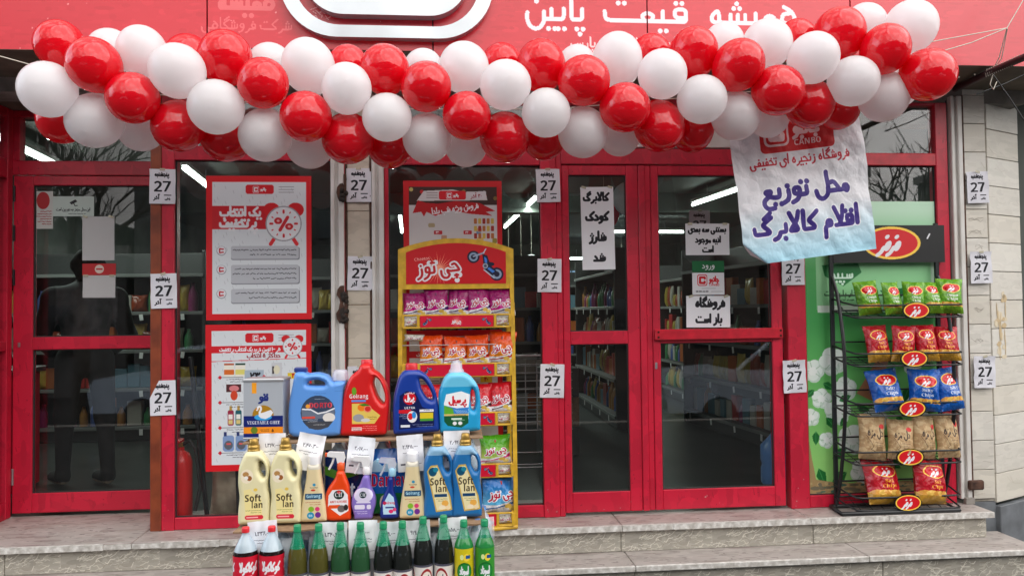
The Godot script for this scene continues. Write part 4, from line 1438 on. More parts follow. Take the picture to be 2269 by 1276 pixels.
	mat("malt_dark", Color(0.012, 0.014, 0.013), 0.06)
	mat("malt_gold", Color(0.075, 0.07, 0.015), 0.06)
	mat("malt_green", Color(0.02, 0.075, 0.03), 0.06)
	mat("lemonade", Color(0.02, 0.2, 0.05), 0.06)
	mat("green_glass", Color(0.01, 0.32, 0.16, 0.55), 0.04)
	M.green_glass.transparency = BaseMaterial3D.TRANSPARENCY_ALPHA
	mat("tin_rim", Color(0.55, 0.56, 0.58), 0.3, 0.7)
	mat("paper_plain", Color(0.74, 0.74, 0.73), 0.75)
	mat("grey_paper", Color(0.52, 0.52, 0.53), 0.7)
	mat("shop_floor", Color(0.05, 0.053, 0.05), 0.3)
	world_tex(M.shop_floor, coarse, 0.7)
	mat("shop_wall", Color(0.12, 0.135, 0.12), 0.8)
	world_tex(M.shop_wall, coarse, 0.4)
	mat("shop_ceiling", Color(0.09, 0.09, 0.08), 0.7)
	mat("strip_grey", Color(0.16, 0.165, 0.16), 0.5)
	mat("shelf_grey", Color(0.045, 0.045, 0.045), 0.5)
	mat("extinguisher", Color(0.68, 0.02, 0.02), 0.3)
	mat("rubber", Color(0.02, 0.02, 0.02), 0.7)
	mat("wire_chrome", Color(0.55, 0.56, 0.57), 0.3, 0.9)
	mat("sack", Color(0.62, 0.55, 0.4), 0.8)
	world_tex(M.sack, coarse, 2.5, fine, 0.3)
	var tube := mat("tube_glow", Color(0.9, 0.95, 0.92), 0.5)
	tube.emission_enabled = true
	tube.emission = Color(0.9, 1.0, 0.96)
	tube.emission_energy_multiplier = 5.0
	var day := mat("window_glow", Color(0.3, 0.4, 0.5), 0.3)
	day.emission_enabled = true
	day.emission = Color(0.25, 0.4, 0.55)
	day.emission_energy_multiplier = 0.5
	mat("car_paint", Color(0.55, 0.62, 0.7), 0.2)
	mat("car_glass", Color(0.01, 0.012, 0.014), 0.05)
	mat("bark", Color(0.07, 0.055, 0.042), 0.95)
	for k in 4:
		mat("house_%d" % k, [Color(0.15, 0.14, 0.12), Color(0.14, 0.13, 0.12), Color(0.18, 0.17, 0.155), Color(0.14, 0.1, 0.08)][k], 0.9)
		world_tex(M["house_%d" % k], coarse, 0.3)
	mat("cloth", Color.WHITE, 0.85)
	M.cloth.vertex_color_use_as_albedo = true
	make_prints()

func _ready():
	rng.seed = 7
	set_view()
	make_materials()
	build_ground()
	build_front()
	build_sign()
	build_corner()
	build_inside()
	build_street()
	build_balloons()
	build_cards()
	build_yellow_stand()
	build_black_rack()
	build_display()
	build_small_things()

func set_view():
	var cam := Camera3D.new()
	cam.name = "camera"
	add_child(cam)
	cam.transform = Transform3D(Basis(Vector3(0.99604895, -0.01168865, 0.08803337), Vector3(0.00911868, 0.99952204, 0.02953895), Vector3(-0.08833656, -0.02861949, 0.99567945)).orthonormalized(), Vector3(0, 1.255, 4.8))
	cam.fov = rad_to_deg(2.0 * atan(638.0 / 1747.0))
	cam.near = 0.05
	cam.far = 400.0
	cam.current = true
	var sky_m := ProceduralSkyMaterial.new()
	sky_m.sky_top_color = Color(0.84, 0.9, 0.98)
	sky_m.sky_horizon_color = Color(0.76, 0.8, 0.86)
	sky_m.sky_curve = 0.25
	sky_m.ground_bottom_color = Color(0.2, 0.2, 0.2)
	sky_m.ground_horizon_color = Color(0.5, 0.5, 0.5)
	var f := FastNoiseLite.new()
	f.seed = 4
	f.frequency = 0.007
	f.fractal_octaves = 5
	var g := f.get_seamless_image(1024, 512)
	var im := Image.create(1024, 512, false, Image.FORMAT_RGBA8)
	for y in 512:
		for x in 1024:
			var a := smoothstep(0.38, 0.8, g.get_pixel(x, y).r)
			im.set_pixel(x, y, Color(0.93, 0.93, 0.93, a * 0.75))
	sky_m.sky_cover = ImageTexture.create_from_image(im)
	sky_m.sky_cover_modulate = Color(1, 1, 1, 1)
	var sky := Sky.new()
	sky.sky_material = sky_m
	var e := Environment.new()
	e.background_mode = Environment.BG_SKY
	e.sky = sky
	e.tonemap_mode = Environment.TONE_MAPPER_LINEAR
	e.tonemap_exposure = EXPOSURE
	e.sdfgi_enabled = true
	e.ssao_enabled = true
	e.ssil_enabled = true
	var w := WorldEnvironment.new()
	w.name = "world"
	w.environment = e
	add_child(w)
	var sun := DirectionalLight3D.new()
	sun.name = "sun"
	sun.light_energy = 0.34
	sun.light_angular_distance = 90.0
	sun.light_color = Color(1.0, 0.985, 0.97)
	sun.shadow_enabled = true
	add_child(sun)
	sun.look_at_from_position(Vector3(6.0, 7.5, 6.0), Vector3.ZERO)

const EXPOSURE := 2.8

func slab_run(parent: Node, called: String, joints: Array, y0: float, y1: float, z0: float, z1: float, m: Material, gap := 0.003):
	for i in joints.size() - 1:
		var a: float = joints[i] + gap / 2
		var b: float = joints[i + 1] - gap / 2
		part_box(called, V((a + b) / 2, (y0 + y1) / 2 + (i % 3 - 1) * 0.0006, (z0 + z1) / 2), V(b - a, y1 - y0, z1 - z0), m, parent, 0.004)

func build_ground():
	var b := Mb.new()
	b.box(V(0, -0.42, 2.6), V(60, 0.2, 6.8))
	struct("pavement", b, M.pavement)
	b = Mb.new()
	b.box(V(0, -0.85, 50), V(200, 0.3, 88))
	struct("road", b, M.asphalt)
	b = Mb.new()
	b.box(V(0, -0.51, 6.08), V(60, 0.4, 0.16))
	struct("kerb", b, M.concrete)
	var s := thing("entrance_steps", "two worn stone steps with pale edges and veined risers below the shop doors", "steps")
	s.set_meta("kind", "structure")
	var j1 := [-4.2, -3.0, -1.72, -0.36, 1.03, 2.17, 3.33]
	slab_run(s, "tread", j1, -0.03, 0.0, -0.44, 0.245, M.tread)
	for i in j1.size() - 1:  # the sawn front edges, each a little chipped
		var e := Mb.new()
		var n := 26
		var f := FastNoiseLite.new()
		f.seed = 40 + i
		f.frequency = 9.0
		for k in n:
			var x0: float = lerpf(j1[i] + 0.002, j1[i + 1] - 0.002, float(k) / n)
			var x1: float = lerpf(j1[i] + 0.002, j1[i + 1] - 0.002, float(k + 1) / n)
			var bite := maxf(0.0, f.get_noise_1d(x0) - 0.25) * 0.03
			if i in [1, 2] and absf((x0 + x1) / 2 + 1.72) < 0.16:
				bite += 0.014
			e.box(V((x0 + x1) / 2, -0.0175 - bite * 0.2, 0.252 - bite / 2), V(x1 - x0, 0.033 - bite * 0.4, 0.016 - bite * 0.6))
		obj("edge", e, M.tread_edge, s)
	slab_run(s, "riser", [-4.2, -2.4, -0.9, 1.03, 2.2, 3.3], -0.162, -0.036, 0.18, 0.222, M.riser)
	slab_run(s, "tread", [-4.2, -2.6, -1.0, 0.25, 1.05, 2.4, 3.46], -0.192, -0.162, 0.1, 0.475, M.tread)
	slab_run(s, "edge", [-4.2, -2.6, -1.0, 0.25, 1.05, 2.4, 3.46], -0.194, -0.1605, 0.4752, 0.489, M.tread_edge)
	slab_run(s, "riser", [-4.2, -2.0, -0.4, 1.05, 2.5, 3.43], -0.33, -0.198, 0.41, 0.45, M.riser)
	part_box("core", V(-0.4, -0.18, -0.12), V(7.4, 0.28, 0.56), M.concrete, s)
	part_box("end_panel", V(3.306, -0.17, 0.0), V(0.02, 0.27, 0.4), M.riser, s)

func pane(parent: Node, x0: float, x1: float, y0: float, y1: float, z := 0.0, called := "pane", double := false):
	var b := Mb.new()
	# both faces of a 6 mm sheet
	b.quad(V(x0, y0, z), V(x1, y0, z), V(x1, y1, z), V(x0, y1, z))
	b.quad(V(x1, y0, z - 0.006), V(x0, y0, z - 0.006), V(x0, y1, z - 0.006), V(x1, y1, z - 0.006))
	if double:
		b.quad(V(x0, y0, z - 0.02), V(x1, y0, z - 0.02), V(x1, y1, z - 0.02), V(x0, y1, z - 0.02))
		b.quad(V(x1, y0, z - 0.026), V(x0, y0, z - 0.026), V(x0, y1, z - 0.026), V(x1, y1, z - 0.026))
	obj(called, b, M.glass, parent)

func bar(parent: Node, called: String, x0: float, x1: float, y0: float, y1: float, z0 := -0.04, z1 := 0.025, m: Material = null, ch := 0.004):
	part_box(called, V((x0 + x1) / 2, (y0 + y1) / 2, (z0 + z1) / 2), V(x1 - x0, y1 - y0, z1 - z0), m if m else M.red_paint, parent, ch)

func beads(parent: Node, x0: float, x1: float, y0: float, y1: float, z := 0.0):  # dark rubber seals round a pane
	for s in [[x0, x1, y0 - 0.001, y0 + 0.006], [x0, x1, y1 - 0.006, y1 + 0.001], [x0 - 0.001, x0 + 0.006, y0 + 0.006, y1 - 0.006], [x1 - 0.006, x1 + 0.001, y0 + 0.006, y1 - 0.006]]:
		bar(parent, "seal", s[0], s[1], s[2], s[3], z - 0.006, z + 0.008, M.rubber, 0.0)

func door(called: String, label: String, x0: float, x1: float, sl: float, sr: float, z: float) -> Node3D:
	var d := thing(called, label, "door")
	bar(d, "stile", x0, x0 + sl, 0.02, 2.145, z - 0.03, z + 0.022)
	bar(d, "stile", x1 - sr, x1, 0.02, 2.145, z - 0.03, z + 0.022)
	bar(d, "rail", x0 + sl, x1 - sr, 2.085, 2.145, z - 0.03, z + 0.02)
	bar(d, "rail", x0 + sl, x1 - sr, 1.042, 1.122, z - 0.03, z + 0.02)
	bar(d, "rail", x0 + sl, x1 - sr, 0.02, 0.142, z - 0.03, z + 0.02)
	for p in [[0.142, 1.042], [1.122, 2.085]]:
		pane(d, x0 + sl, x1 - sr, p[0], p[1], z)
		beads(d, x0 + sl, x1 - sr, p[0], p[1], z)
	return d

func rail_post(label: String, x0: float, x1: float, y0: float, y1: float) -> Node3D:
	var r := thing("shutter_rail", label, "shutter rail", Vector3.ZERO, "white shutter guide rails")
	var w := (x1 - x0)
	bar(r, "web", x0 + 0.002, x1 - 0.002, y0, y1, 0.0, 0.028, M.white_metal)
	bar(r, "lip", x0, x0 + w * 0.3, y0, y1, 0.028, 0.05, M.white_metal)
	bar(r, "lip", x1 - w * 0.42, x1, y0, y1, 0.028, 0.05, M.white_metal)
	return r

func build_front():
	# window left of the pilaster
	var w := thing("shop_window", "tall red framed window holding two discount posters and a fire extinguisher", "window")
	bar(w, "post", -1.638, -1.566, 0.0, 2.56, -0.05, 0.03)
	bar(w, "strip", -1.7, -1.6385, 0.0, 2.56, -0.06, 0.033, M.orange_strip)
	bar(w, "sill", -1.566, -0.66, 0.002, 0.072)
	bar(w, "head", -1.566, -0.66, 2.165, 2.25)
	bar(w, "top_rail", -1.566, -0.66, 2.52, 2.56)
	pane(w, -1.566, -0.66, 0.072, 2.165)
	beads(w, -1.566, -0.66, 0.072, 2.165)
	pane(w, -1.566, -0.66, 2.25, 2.52, 0.0, "transom_pane")
	# window between pilaster and doors
	w = thing("shop_window", "tall red framed window behind the yellow snack stand", "window")
	bar(w, "post", -0.344, -0.318, 0.0, 2.56)
	bar(w, "post", 0.604, 0.7, 0.0, 2.56, -0.05, 0.03)
	bar(w, "sill", -0.318, 0.604, 0.002, 0.076)
	bar(w, "head", -0.318, 0.604, 2.143, 2.25)
	bar(w, "top_rail", -0.318, 0.604, 2.52, 2.56)
	pane(w, -0.318, 0.604, 0.076, 2.143)
	beads(w, -0.318, 0.604, 0.076, 2.143)
	pane(w, -0.318, 0.604, 2.25, 2.52, 0.0, "transom_pane")
	# door case
	w = thing("door_frame", "red frame with glazed transom round the pair of entrance doors", "door frame")
	bar(w, "jamb", 0.7015, 0.736, 0.0, 2.56, -0.05, 0.022)
	bar(w, "jamb", 2.158, 2.278, 0.0, 2.56, -0.05, 0.03)
	bar(w, "head", 0.736, 2.158, 2.152, 2.25, -0.05, 0.028)
	bar(w, "top_rail", 0.736, 2.158, 2.52, 2.56)
	bar(w, "lintel_board", 0.74, 2.154, 2.262, 2.38, -0.03, 0.012, M.white_metal)
	pane(w, 0.736, 2.158, 2.38, 2.52, 0.0, "transom_pane")
	var d := door("entrance_door", "narrow red glazed door leaf with a tall white paper notice", 0.738, 1.216, 0.042, 0.076, 0.0)
	bar(d, "meeting_strip", 1.217, 1.256, 0.02, 2.145, -0.03, 0.032)
	d = door("entrance_door", "wide red glazed door leaf with a green entry sticker and push bar", 1.297, 2.126, 0.046, 0.068, 0.0)
	bar(d, "meeting_strip", 1.258, 1.295, 0.02, 2.145, -0.03, 0.018)
	var push := part_box("push_bar", V(1.71, 1.095, 0.038), V(0.816, 0.066, 0.028), M.red_bright, d, 0.006)
	for x in [1.322, 2.1]:
		for y in [1.08, 1.112]:
			part_box("screw", V(x, y, 0.0535), V(0.012, 0.012, 0.004), M.rust, push, 0.001)
	part_box("keyhole", V(1.312, 0.905, 0.026), V(0.014, 0.04, 0.008), M.wire_chrome, d, 0.002)
	# window with the green film
	w = thing("shop_window", "red framed window with green cotton advertising film behind the black rack", "window")
	bar(w, "post", 3.168, 3.25, 0.0, 2.56, -0.05, 0.026)
	bar(w, "sill", 2.278, 3.168, 0.002, 0.078)
	bar(w, "head", 2.278, 3.168, 2.152, 2.232, -0.05, 0.028, M.red_bright)
	bar(w, "top_rail", 2.278, 3.168, 2.54, 2.56)
	pane(w, 2.278, 3.168, 0.078, 2.152)
	beads(w, 2.278, 3.168, 0.078, 2.152)
	pane(w, 2.278, 3.168, 2.232, 2.54, 0.0, "transom_pane")
	var b := Mb.new()
	b.box(V(2.726, 1.005, 0.004), V(0.872, 1.84, 0.002))
	tag(obj("advertising_film", b, M.green_film), "green window film printed with white cotton bolls and leaves", "window film")
	# recessed door at the end
	d = door("recessed_door", "red glazed door set back in a recess with papers stuck on it", -2.7, -1.81, 0.118, 0.02, -0.45)
	for y in [1.98, 1.73, 1.45, 0.2]:
		var h := Mb.new()
		h.tube([V(-2.694, y, -0.424), V(-2.694, y + 0.1, -0.424)], 0.008, 8)
		obj("hinge", h, M.black_metal if y > 1 else M.wire_chrome, d)
	part_box("bolt", V(-2.66, 1.075, -0.424), V(0.014, 0.03, 0.008), M.wire_chrome, d, 0.002)
	var t := thing("transom_window", "small red framed transom above the recessed door", "window")
	bar(t, "head", -2.72, -1.7, 2.15, 2.24, -0.49, -0.42)
	bar(t, "top_rail", -2.72, -1.7, 2.52, 2.56, -0.49, -0.42)
	bar(t, "post", -1.79, -1.7, 0.0, 2.15, -0.49, -0.42)
	bar(t, "post", -1.79, -1.7, 2.24, 2.52, -0.49, -0.42)
	bar(t, "post", -2.72, -2.66, 2.24, 2.52, -0.49, -0.42)
	pane(t, -2.66, -1.79, 2.24, 2.52, -0.455)
	# the glazed returns of the recess
	for s in 2:
		var x: float = [-2.725, -1.7][s]
		var r := thing("side_window", ["red framed glass return beside the recessed door at the picture edge", "red framed glass return between recessed door and poster window"][s], "window")
		for z in [[-0.42, -0.36], [-0.06, 0.6 if s == 0 else -0.061]]:
			if z[1] > z[0]:
				part_box("post", V(x, 1.28, (z[0] + z[1] if z[1] < 0.5 else -0.06) / (2.0 if z[1] < 0.5 else 1.0)), V(0.05, 2.56, 0.06), M.red_paint, r)
		for y in [[0.0, 0.1], [1.04, 1.1], [2.12, 2.24], [2.5, 2.56]]:
			part_box("rail", V(x, (y[0] + y[1]) / 2, -0.22), V(0.046, y[1] - y[0], 0.28), M.red_paint, r)
		for y in [[0.1, 1.04], [1.1, 2.12], [2.24, 2.5]]:
			var q := Mb.new()
			q.quad(V(x, y[0], -0.08), V(x, y[0], -0.36), V(x, y[1], -0.36), V(x, y[1], -0.08))
			obj("pane", q, M.glass, r)
	# stone pilaster between the windows, shutter rails either side
	var p := thing("stone_pilaster", "narrow cream stone pilaster between two white shutter rails", "pilaster")
	var ys := [0.0, 0.42, 0.98, 1.3, 1.86, 2.56]
	for i in 5:
		part_box("slab", V(-0.496, (ys[i] + ys[i + 1]) / 2, -0.02), V(0.132, ys[i + 1] - ys[i] - 0.003, 0.1 + (i % 2) * 0.001), M.stone, p, 0.003)
	for x in [-0.569, -0.423]:
		part_box("rusty_edge", V(x, 1.28, -0.012), V(0.013, 2.56, 0.096), M.rust_brown, p)
	part_box("red_edge", V(-0.5775, 1.28, -0.012), V(0.003, 2.56, 0.09), M.red_paint, p, 0.0)
	for y in [1.33, 1.24, 1.95]:  # burnt welded shutter lugs
		for k in 5:
			var lump := Mb.new()
			lump.lathe([Vector2(0.0, -0.016), Vector2(0.014, -0.01), Vector2(0.019, 0.0), Vector2(0.012, 0.011), Vector2(0.0, 0.015)], 7, V(-0.578 + rng.randf_range(-0.014, 0.012), y + rng.randf_range(-0.035, 0.035), 0.05 + rng.randf_range(-0.004, 0.01)), Basis(Vector3.FORWARD, rng.randf() * 3))
			obj("weld_lump", lump, M.scorched, p)
	var g := RandomNumberGenerator.new()
	g.seed = 23
	for q in [[1.36, 0.055, 0.0], [1.25, 0.06, 0.0], [1.97, 0.06, 0.0], [1.355, 0.032, 1.0], [1.25, 0.036, 1.0], [1.97, 0.034, 1.0]]:
		var pts := PackedVector2Array()
		for k in 12:
			var away: Vector2 = Vector2.from_angle(TAU * k / 12) * q[1] * g.randf_range(0.7, 1.2)
			pts.append(Vector2(minf(away.x * 0.62, 0.006), away.y))
		var blot := Mb.new()
		blot.prism(pts, 0.0502 + q[2] * 0.0006, 0.0506 + q[2] * 0.0006)
		var so := obj("soot", blot, M.rust_brown if q[2] < 0.5 else M.scorched, p)
		so.position = V(-0.586, q[0], 0)
	part_box("lug_pin", V(-0.572, 1.26, 0.05), V(0.016, 0.2, 0.014), M.rust_brown, p)
	part_box("lug_pin", V(-0.572, 2.0, 0.05), V(0.016, 0.16, 0.014), M.rust_brown, p)
	rail_post("white shutter rail left of the stone pilaster, scorched by welding", -0.658, -0.5795, 0.0, 2.56)
	rail_post("white shutter rail right of the stone pilaster", -0.416, -0.3445, 0.0, 2.56)
	var rr := rail_post("white shutter rail beside the tiled corner, rusty at its foot", 3.262, 3.338, 0.03, 2.6)
	part_box("gap_strip", V(3.256, 1.3, -0.01), V(0.01, 2.56, 0.05), M.black_metal, rr)
	part_box("bracket", V(3.35, 0.12, 0.065), V(0.1, 0.06, 0.03), M.rust_brown, rr, 0.008)
	part_box("foot", V(3.31, 0.02, 0.055), V(0.06, 0.04, 0.03), M.concrete, rr)
	# bare chips in the paint at the feet of the posts and rails
	for i in 28:
		var at: Array = [[-1.6, 0.03], [0.65, 0.03], [2.21, 0.03], [1.0, 0.02], [1.7, 0.02], [3.2, 0.026], [-1.1, 0.025]][i % 7]
		var chip := Mb.new()
		var round := PackedVector2Array()
		var size := g.randf_range(0.0015, 0.005)
		for k in 6:
			round.append(Vector2.from_angle(TAU * k / 6) * size * g.randf_range(0.5, 1.4))
		chip.prism(round, 0.0, 0.0005)
		var co := obj("paint_chip", chip, M.paint_chip, w)
		co.position = V(at[0] + g.randf_range(-0.04, 0.04) * (1.0 if i % 7 < 3 else 4.0 if i % 7 < 5 else 0.8), (0.012 if i % 7 < 3 else 0.034) + pow(g.randf(), 2.0) * (0.3 if i % 7 < 3 else 0.08), at[1] + 0.0004)
	var l := Mb.new()
	l.box(V(0.2, 2.605, -0.1), V(7.2, 0.088, 0.22))
	struct("lintel_beam", l, M.concrete)
	l = Mb.new()
	l.box(V(0.2, 2.605, -0.47), V(7.2, 0.086, 0.5))
	struct("recess_ceiling", l, M.soffit)
	l = Mb.new()
	l.box(V(0.3, 2.665, 0.2), V(7.8, 0.03, 0.6))
	struct("soffit", l, M.soffit)
	l = Mb.new()
	l.box(V(0.3, 4.6, -0.05), V(9.0, 3.4, 0.3))
	struct("upper_wall", l, M.tile_1)

func ring_outline(cx: float, cy: float, hw: float, hh: float, r: float) -> PackedVector2Array:
	var p := PackedVector2Array()
	for k in 4:
		var o := Vector2(cx + (hw - r) * [1, -1, -1, 1][k], cy + (hh - r) * [1, 1, -1, -1][k])
		for i in 13:
			p.append(o + Vector2.from_angle(PI / 2 * (k + i / 12.0)) * r)
	return p

func build_sign():
	var s := thing("shop_sign", "long red sign board with white Persian slogan and silver logo above the garland", "sign")
	var xs := [-3.2, -2.44, -1.241, -0.038, 1.163, 2.357, 4.0]
	for i in xs.size() - 1:
		var a: float = xs[i] + 0.004
		var e: float = xs[i + 1] - 0.004
		var b := Mb.new()
		var z: float = 0.5 + [0.0, 0.001, 0.0, 0.0015, 0.0, 0.001][i]
		for y in [[2.652, 3.25]]:
			b.quad(V(a, y[0], z), V(e, y[0], z), V(e, y[1], z), V(a, y[1], z), Vector2((a + 3.2) / 7.2, 1), Vector2((e + 3.2) / 7.2, 1), Vector2((e + 3.2) / 7.2, 0), Vector2((a + 3.2) / 7.2, 0))
			b.quad(V(a, y[0], z - 0.03), V(e, y[0], z - 0.03), V(e, y[0], z), V(a, y[0], z), Vector2(0.9, 0.5), Vector2(0.9, 0.5), Vector2(0.9, 0.5), Vector2(0.9, 0.5))
			b.quad(V(a, y[0], z - 0.03), V(a, y[0], z), V(a, y[1], z), V(a, y[1], z - 0.03), Vector2(0.9, 0.5), Vector2(0.9, 0.5), Vector2(0.9, 0.5), Vector2(0.9, 0.5))
			b.quad(V(e, y[0], z), V(e, y[0], z - 0.03), V(e, y[1], z - 0.03), V(e, y[1], z), Vector2(0.9, 0.5), Vector2(0.9, 0.5), Vector2(0.9, 0.5), Vector2(0.9, 0.5))
		obj("panel", b, M.fascia, s)
	var back := Mb.new()
	back.box(V(0.4, 2.96, 0.44), V(7.2, 0.56, 0.05))
	obj("backing", back, M.black_metal, s)
	# silver logo: a raised ring round a raised plate
	var outer := ring_outline(-0.279, 3.13, 0.572, 0.4, 0.3)
	var inner := ring_outline(-0.279, 3.13, 0.495, 0.335, 0.24)
	var ring := Mb.new()
	for i in outer.size():
		var j := (i + 1) % outer.size()
		var o0 := outer[i]
		var o1 := outer[j]
		var n0 := inner[i]
		var n1 := inner[j]
		ring.quad(V(n0.x, n0.y, 0.56), V(o0.x, o0.y, 0.56), V(o1.x, o1.y, 0.56), V(n1.x, n1.y, 0.56))
		ring.quad(V(o0.x, o0.y, 0.503), V(o1.x, o1.y, 0.503), V(o1.x, o1.y, 0.56), V(o0.x, o0.y, 0.56))
		ring.quad(V(n1.x, n1.y, 0.503), V(n0.x, n0.y, 0.503), V(n0.x, n0.y, 0.56), V(n1.x, n1.y, 0.56))
	obj("logo_ring", ring, M.silver, s)
	var plate := Mb.new()
	plate.prism(ring_outline(-0.285, 3.14, 0.44, 0.292, 0.21), 0.503, 0.575)
	obj("logo_plate", plate, M.silver, s)

func build_corner():
	var p := thing("tiled_pilaster", "narrow tiled pilaster at the shop corner carrying three date cards", "pilaster")
	part_box("backing", V(3.445, 1.31, -0.1), V(0.15, 2.62, 0.2), M.mortar, p, 0.0)
	part_box("plinth_slab", V(3.42, -0.16, -0.06), V(0.22, 0.31, 0.12), M.slate, p)
	part_box("dark_edge", V(3.353, 1.31, 0.0), V(0.026, 2.6, 0.05), M.rust_brown, p)
	for i in 15:
		part_box("tile", V(3.443, 0.018 + 0.0925 + i * 0.1855, 0.006), V(0.148, 0.181, 0.016 + (i * 7 % 3) * 0.001), M["tile_%d" % (i * 5 % 3)], p, 0.002)
	var w := thing("corner_wall", "cream tiled wall turning away at the corner with brown drip stains", "wall")
	var turn := Basis(Vector3.UP, deg_to_rad(26.0))
	var o := V(3.525, 0.0, 0.0)
	part_box("backing", o + turn * V(1.0, 1.31, -0.11), V(2.0, 2.62, 0.2), M.mortar, w, 0.0, turn)
	for i in 15:
		for k in 5:
			var x0 := 0.002 + k * 0.4
			part_box("tile", o + turn * V(x0 + 0.198, 0.018 + 0.0925 + i * 0.1855 - 0.03, 0.0), V(0.395, 0.181, 0.02 + (i * 5 % 3) * 0.001), M["tile_%d" % ((i * 2 + k) % 3)], w, 0.002, turn)
	for k in 5:
		part_box("plinth_slab", o + turn * V(0.202 + k * 0.4, -0.175, 0.01), V(0.396, 0.29, 0.04), M.slate, w, 0.004, turn)
	# dried brown drips: matter with its own outline on the tiles
	var g := RandomNumberGenerator.new()
	g.seed = 17
	for i in 30:
		var x := 0.05 + g.randf() * 0.13
		var y := 0.86 + pow(g.randf(), 0.7) * 0.46
		var long := g.randf_range(0.012, 0.03) if i < 20 else g.randf_range(0.04, 0.09)
		var wide := g.randf_range(0.014, 0.032) if i < 20 else g.randf_range(0.004, 0.008)
		var pts := PackedVector2Array()
		for q in 14:
			var d := Vector2.from_angle(TAU * q / 14)
			pts.append(Vector2(d.x * wide, d.y * long) * g.randf_range(0.72, 1.2))
		var b := Mb.new()
		b.prism(pts, 0.0, 0.0004)
		var d2 := obj("stain", b, M["stain_%d" % (0 if i >= 20 or i % 3 == 0 else 1)], w)
		d2.transform = Transform3D(turn, o + turn * V(x, y, 0.0116 + (i % 10) * 0.00006 + (0.0006 if i >= 20 else 0.0)))
	# hand-written marks on the pilaster tiles
	for m in [[3.435, 1.02, 0.05], [3.43, 1.72, 0.09], [3.45, 1.62, 0.05], [3.44, 1.22, 0.06], [3.44, 1.8, 0.1]]:
		for k in 2:
			var b := Mb.new()
			var pts := []
			for q in 6:
				pts.append(V(m[0] + (q / 5.0 - 0.5) * m[2] + g.randf_range(-0.006, 0.006), m[1] + k * 0.014 + g.randf_range(-0.01, 0.01), 0.0157))
			b.tube(pts, 0.0009, 4)
			obj("scrawl", b, M.pencil, p)

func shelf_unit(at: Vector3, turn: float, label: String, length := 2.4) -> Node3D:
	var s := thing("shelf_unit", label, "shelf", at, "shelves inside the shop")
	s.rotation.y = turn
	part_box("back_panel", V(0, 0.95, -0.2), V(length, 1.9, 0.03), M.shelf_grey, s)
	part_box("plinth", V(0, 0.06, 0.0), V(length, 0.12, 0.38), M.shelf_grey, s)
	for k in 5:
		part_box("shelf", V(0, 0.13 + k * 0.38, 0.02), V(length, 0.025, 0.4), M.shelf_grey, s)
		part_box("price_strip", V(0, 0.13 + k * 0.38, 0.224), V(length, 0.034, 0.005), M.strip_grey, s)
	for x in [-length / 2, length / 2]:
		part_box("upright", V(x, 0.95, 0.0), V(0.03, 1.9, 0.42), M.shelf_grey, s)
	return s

var goods := []

func stock(unit: Node3D, at: Vector3, turn: float, length: float, where: String, seed_: int):
	var g := RandomNumberGenerator.new()
	g.seed = seed_
	if goods.is_empty():
		for k in 12:
			var b := Mb.new()
			var kind := k % 3
			if kind == 0:
				b.lathe([Vector2(0, 0), Vector2(0.045, 0.0), Vector2(0.047, 0.1), Vector2(0.043, 0.15), Vector2(0.018, 0.21), Vector2(0.018, 0.24), Vector2(0, 0.24)], 10)
			elif kind == 1:
				b.box(V(0, 0.11, 0), V(0.14, 0.22, 0.07), Basis.IDENTITY, 0.006)
			else:
				pillow(b, 0.17, 0.24, 0.07, k)
			mat("goods_%d" % k, [Color(0.35, 0.16, 0.04), Color(0.4, 0.03, 0.03), Color(0.3, 0.22, 0.03), Color(0.06, 0.1, 0.3), Color(0.42, 0.4, 0.36), Color(0.28, 0.05, 0.02), Color(0.05, 0.2, 0.08), Color(0.4, 0.1, 0.02), Color(0.45, 0.32, 0.06), Color(0.2, 0.02, 0.1), Color(0.1, 0.2, 0.26), Color(0.36, 0.33, 0.28)][k], 0.3)
			goods.append(b.mesh())
	var tr := Transform3D(Basis(Vector3.UP, turn), at)
	for s in 4:
		var x := -length / 2 + 0.12
		var n := 0
		while x < length / 2 - 0.1:
			var k := (g.randi() % 4) * 3 + (s + seed_) % 3 if g.randf() < 0.6 else g.randi() % 12
			var o := obj(["bottle", "carton", "snack_bag"][k % 3], goods[k], M["goods_%d" % k])
			var tall := g.randf_range(0.72, 1.28)
			o.transform = tr * Transform3D(Basis(Vector3.UP, g.randf_range(-0.2, 0.2)).scaled(V(g.randf_range(0.85, 1.1), tall, 1)), V(x, 0.1435 + s * 0.38 + (0.121 * tall if k % 3 == 2 else 0.0), 0.09))
			n += 1
			tag(o, "%s on %s, %s level, %s along" % [["small bottle", "carton", "snack bag"][k % 3], where, ["lowest", "second", "third", "upper"][s], ordinal(n)], ["bottle", "carton", "snack bag"][k % 3], ["bottles", "cartons", "snack bags"][k % 3] + " on " + where)
			x += g.randf_range(0.11, 0.15)
		for t in 5:
			var o := obj("price_tag", tag_mesh(), M.paper_plain, unit)
			o.transform = Transform3D(Basis(Vector3.BACK, g.randf_range(-0.2, 0.2)), V(-length / 2 + 0.2 + t * length / 5, 0.09 + s * 0.38, 0.229))

var _tag: ArrayMesh

func tag_mesh() -> ArrayMesh:
	if _tag == null:
		var b := Mb.new()
		b.box(Vector3.ZERO, V(0.035, 0.06, 0.002))
		_tag = b.mesh()
	return _tag

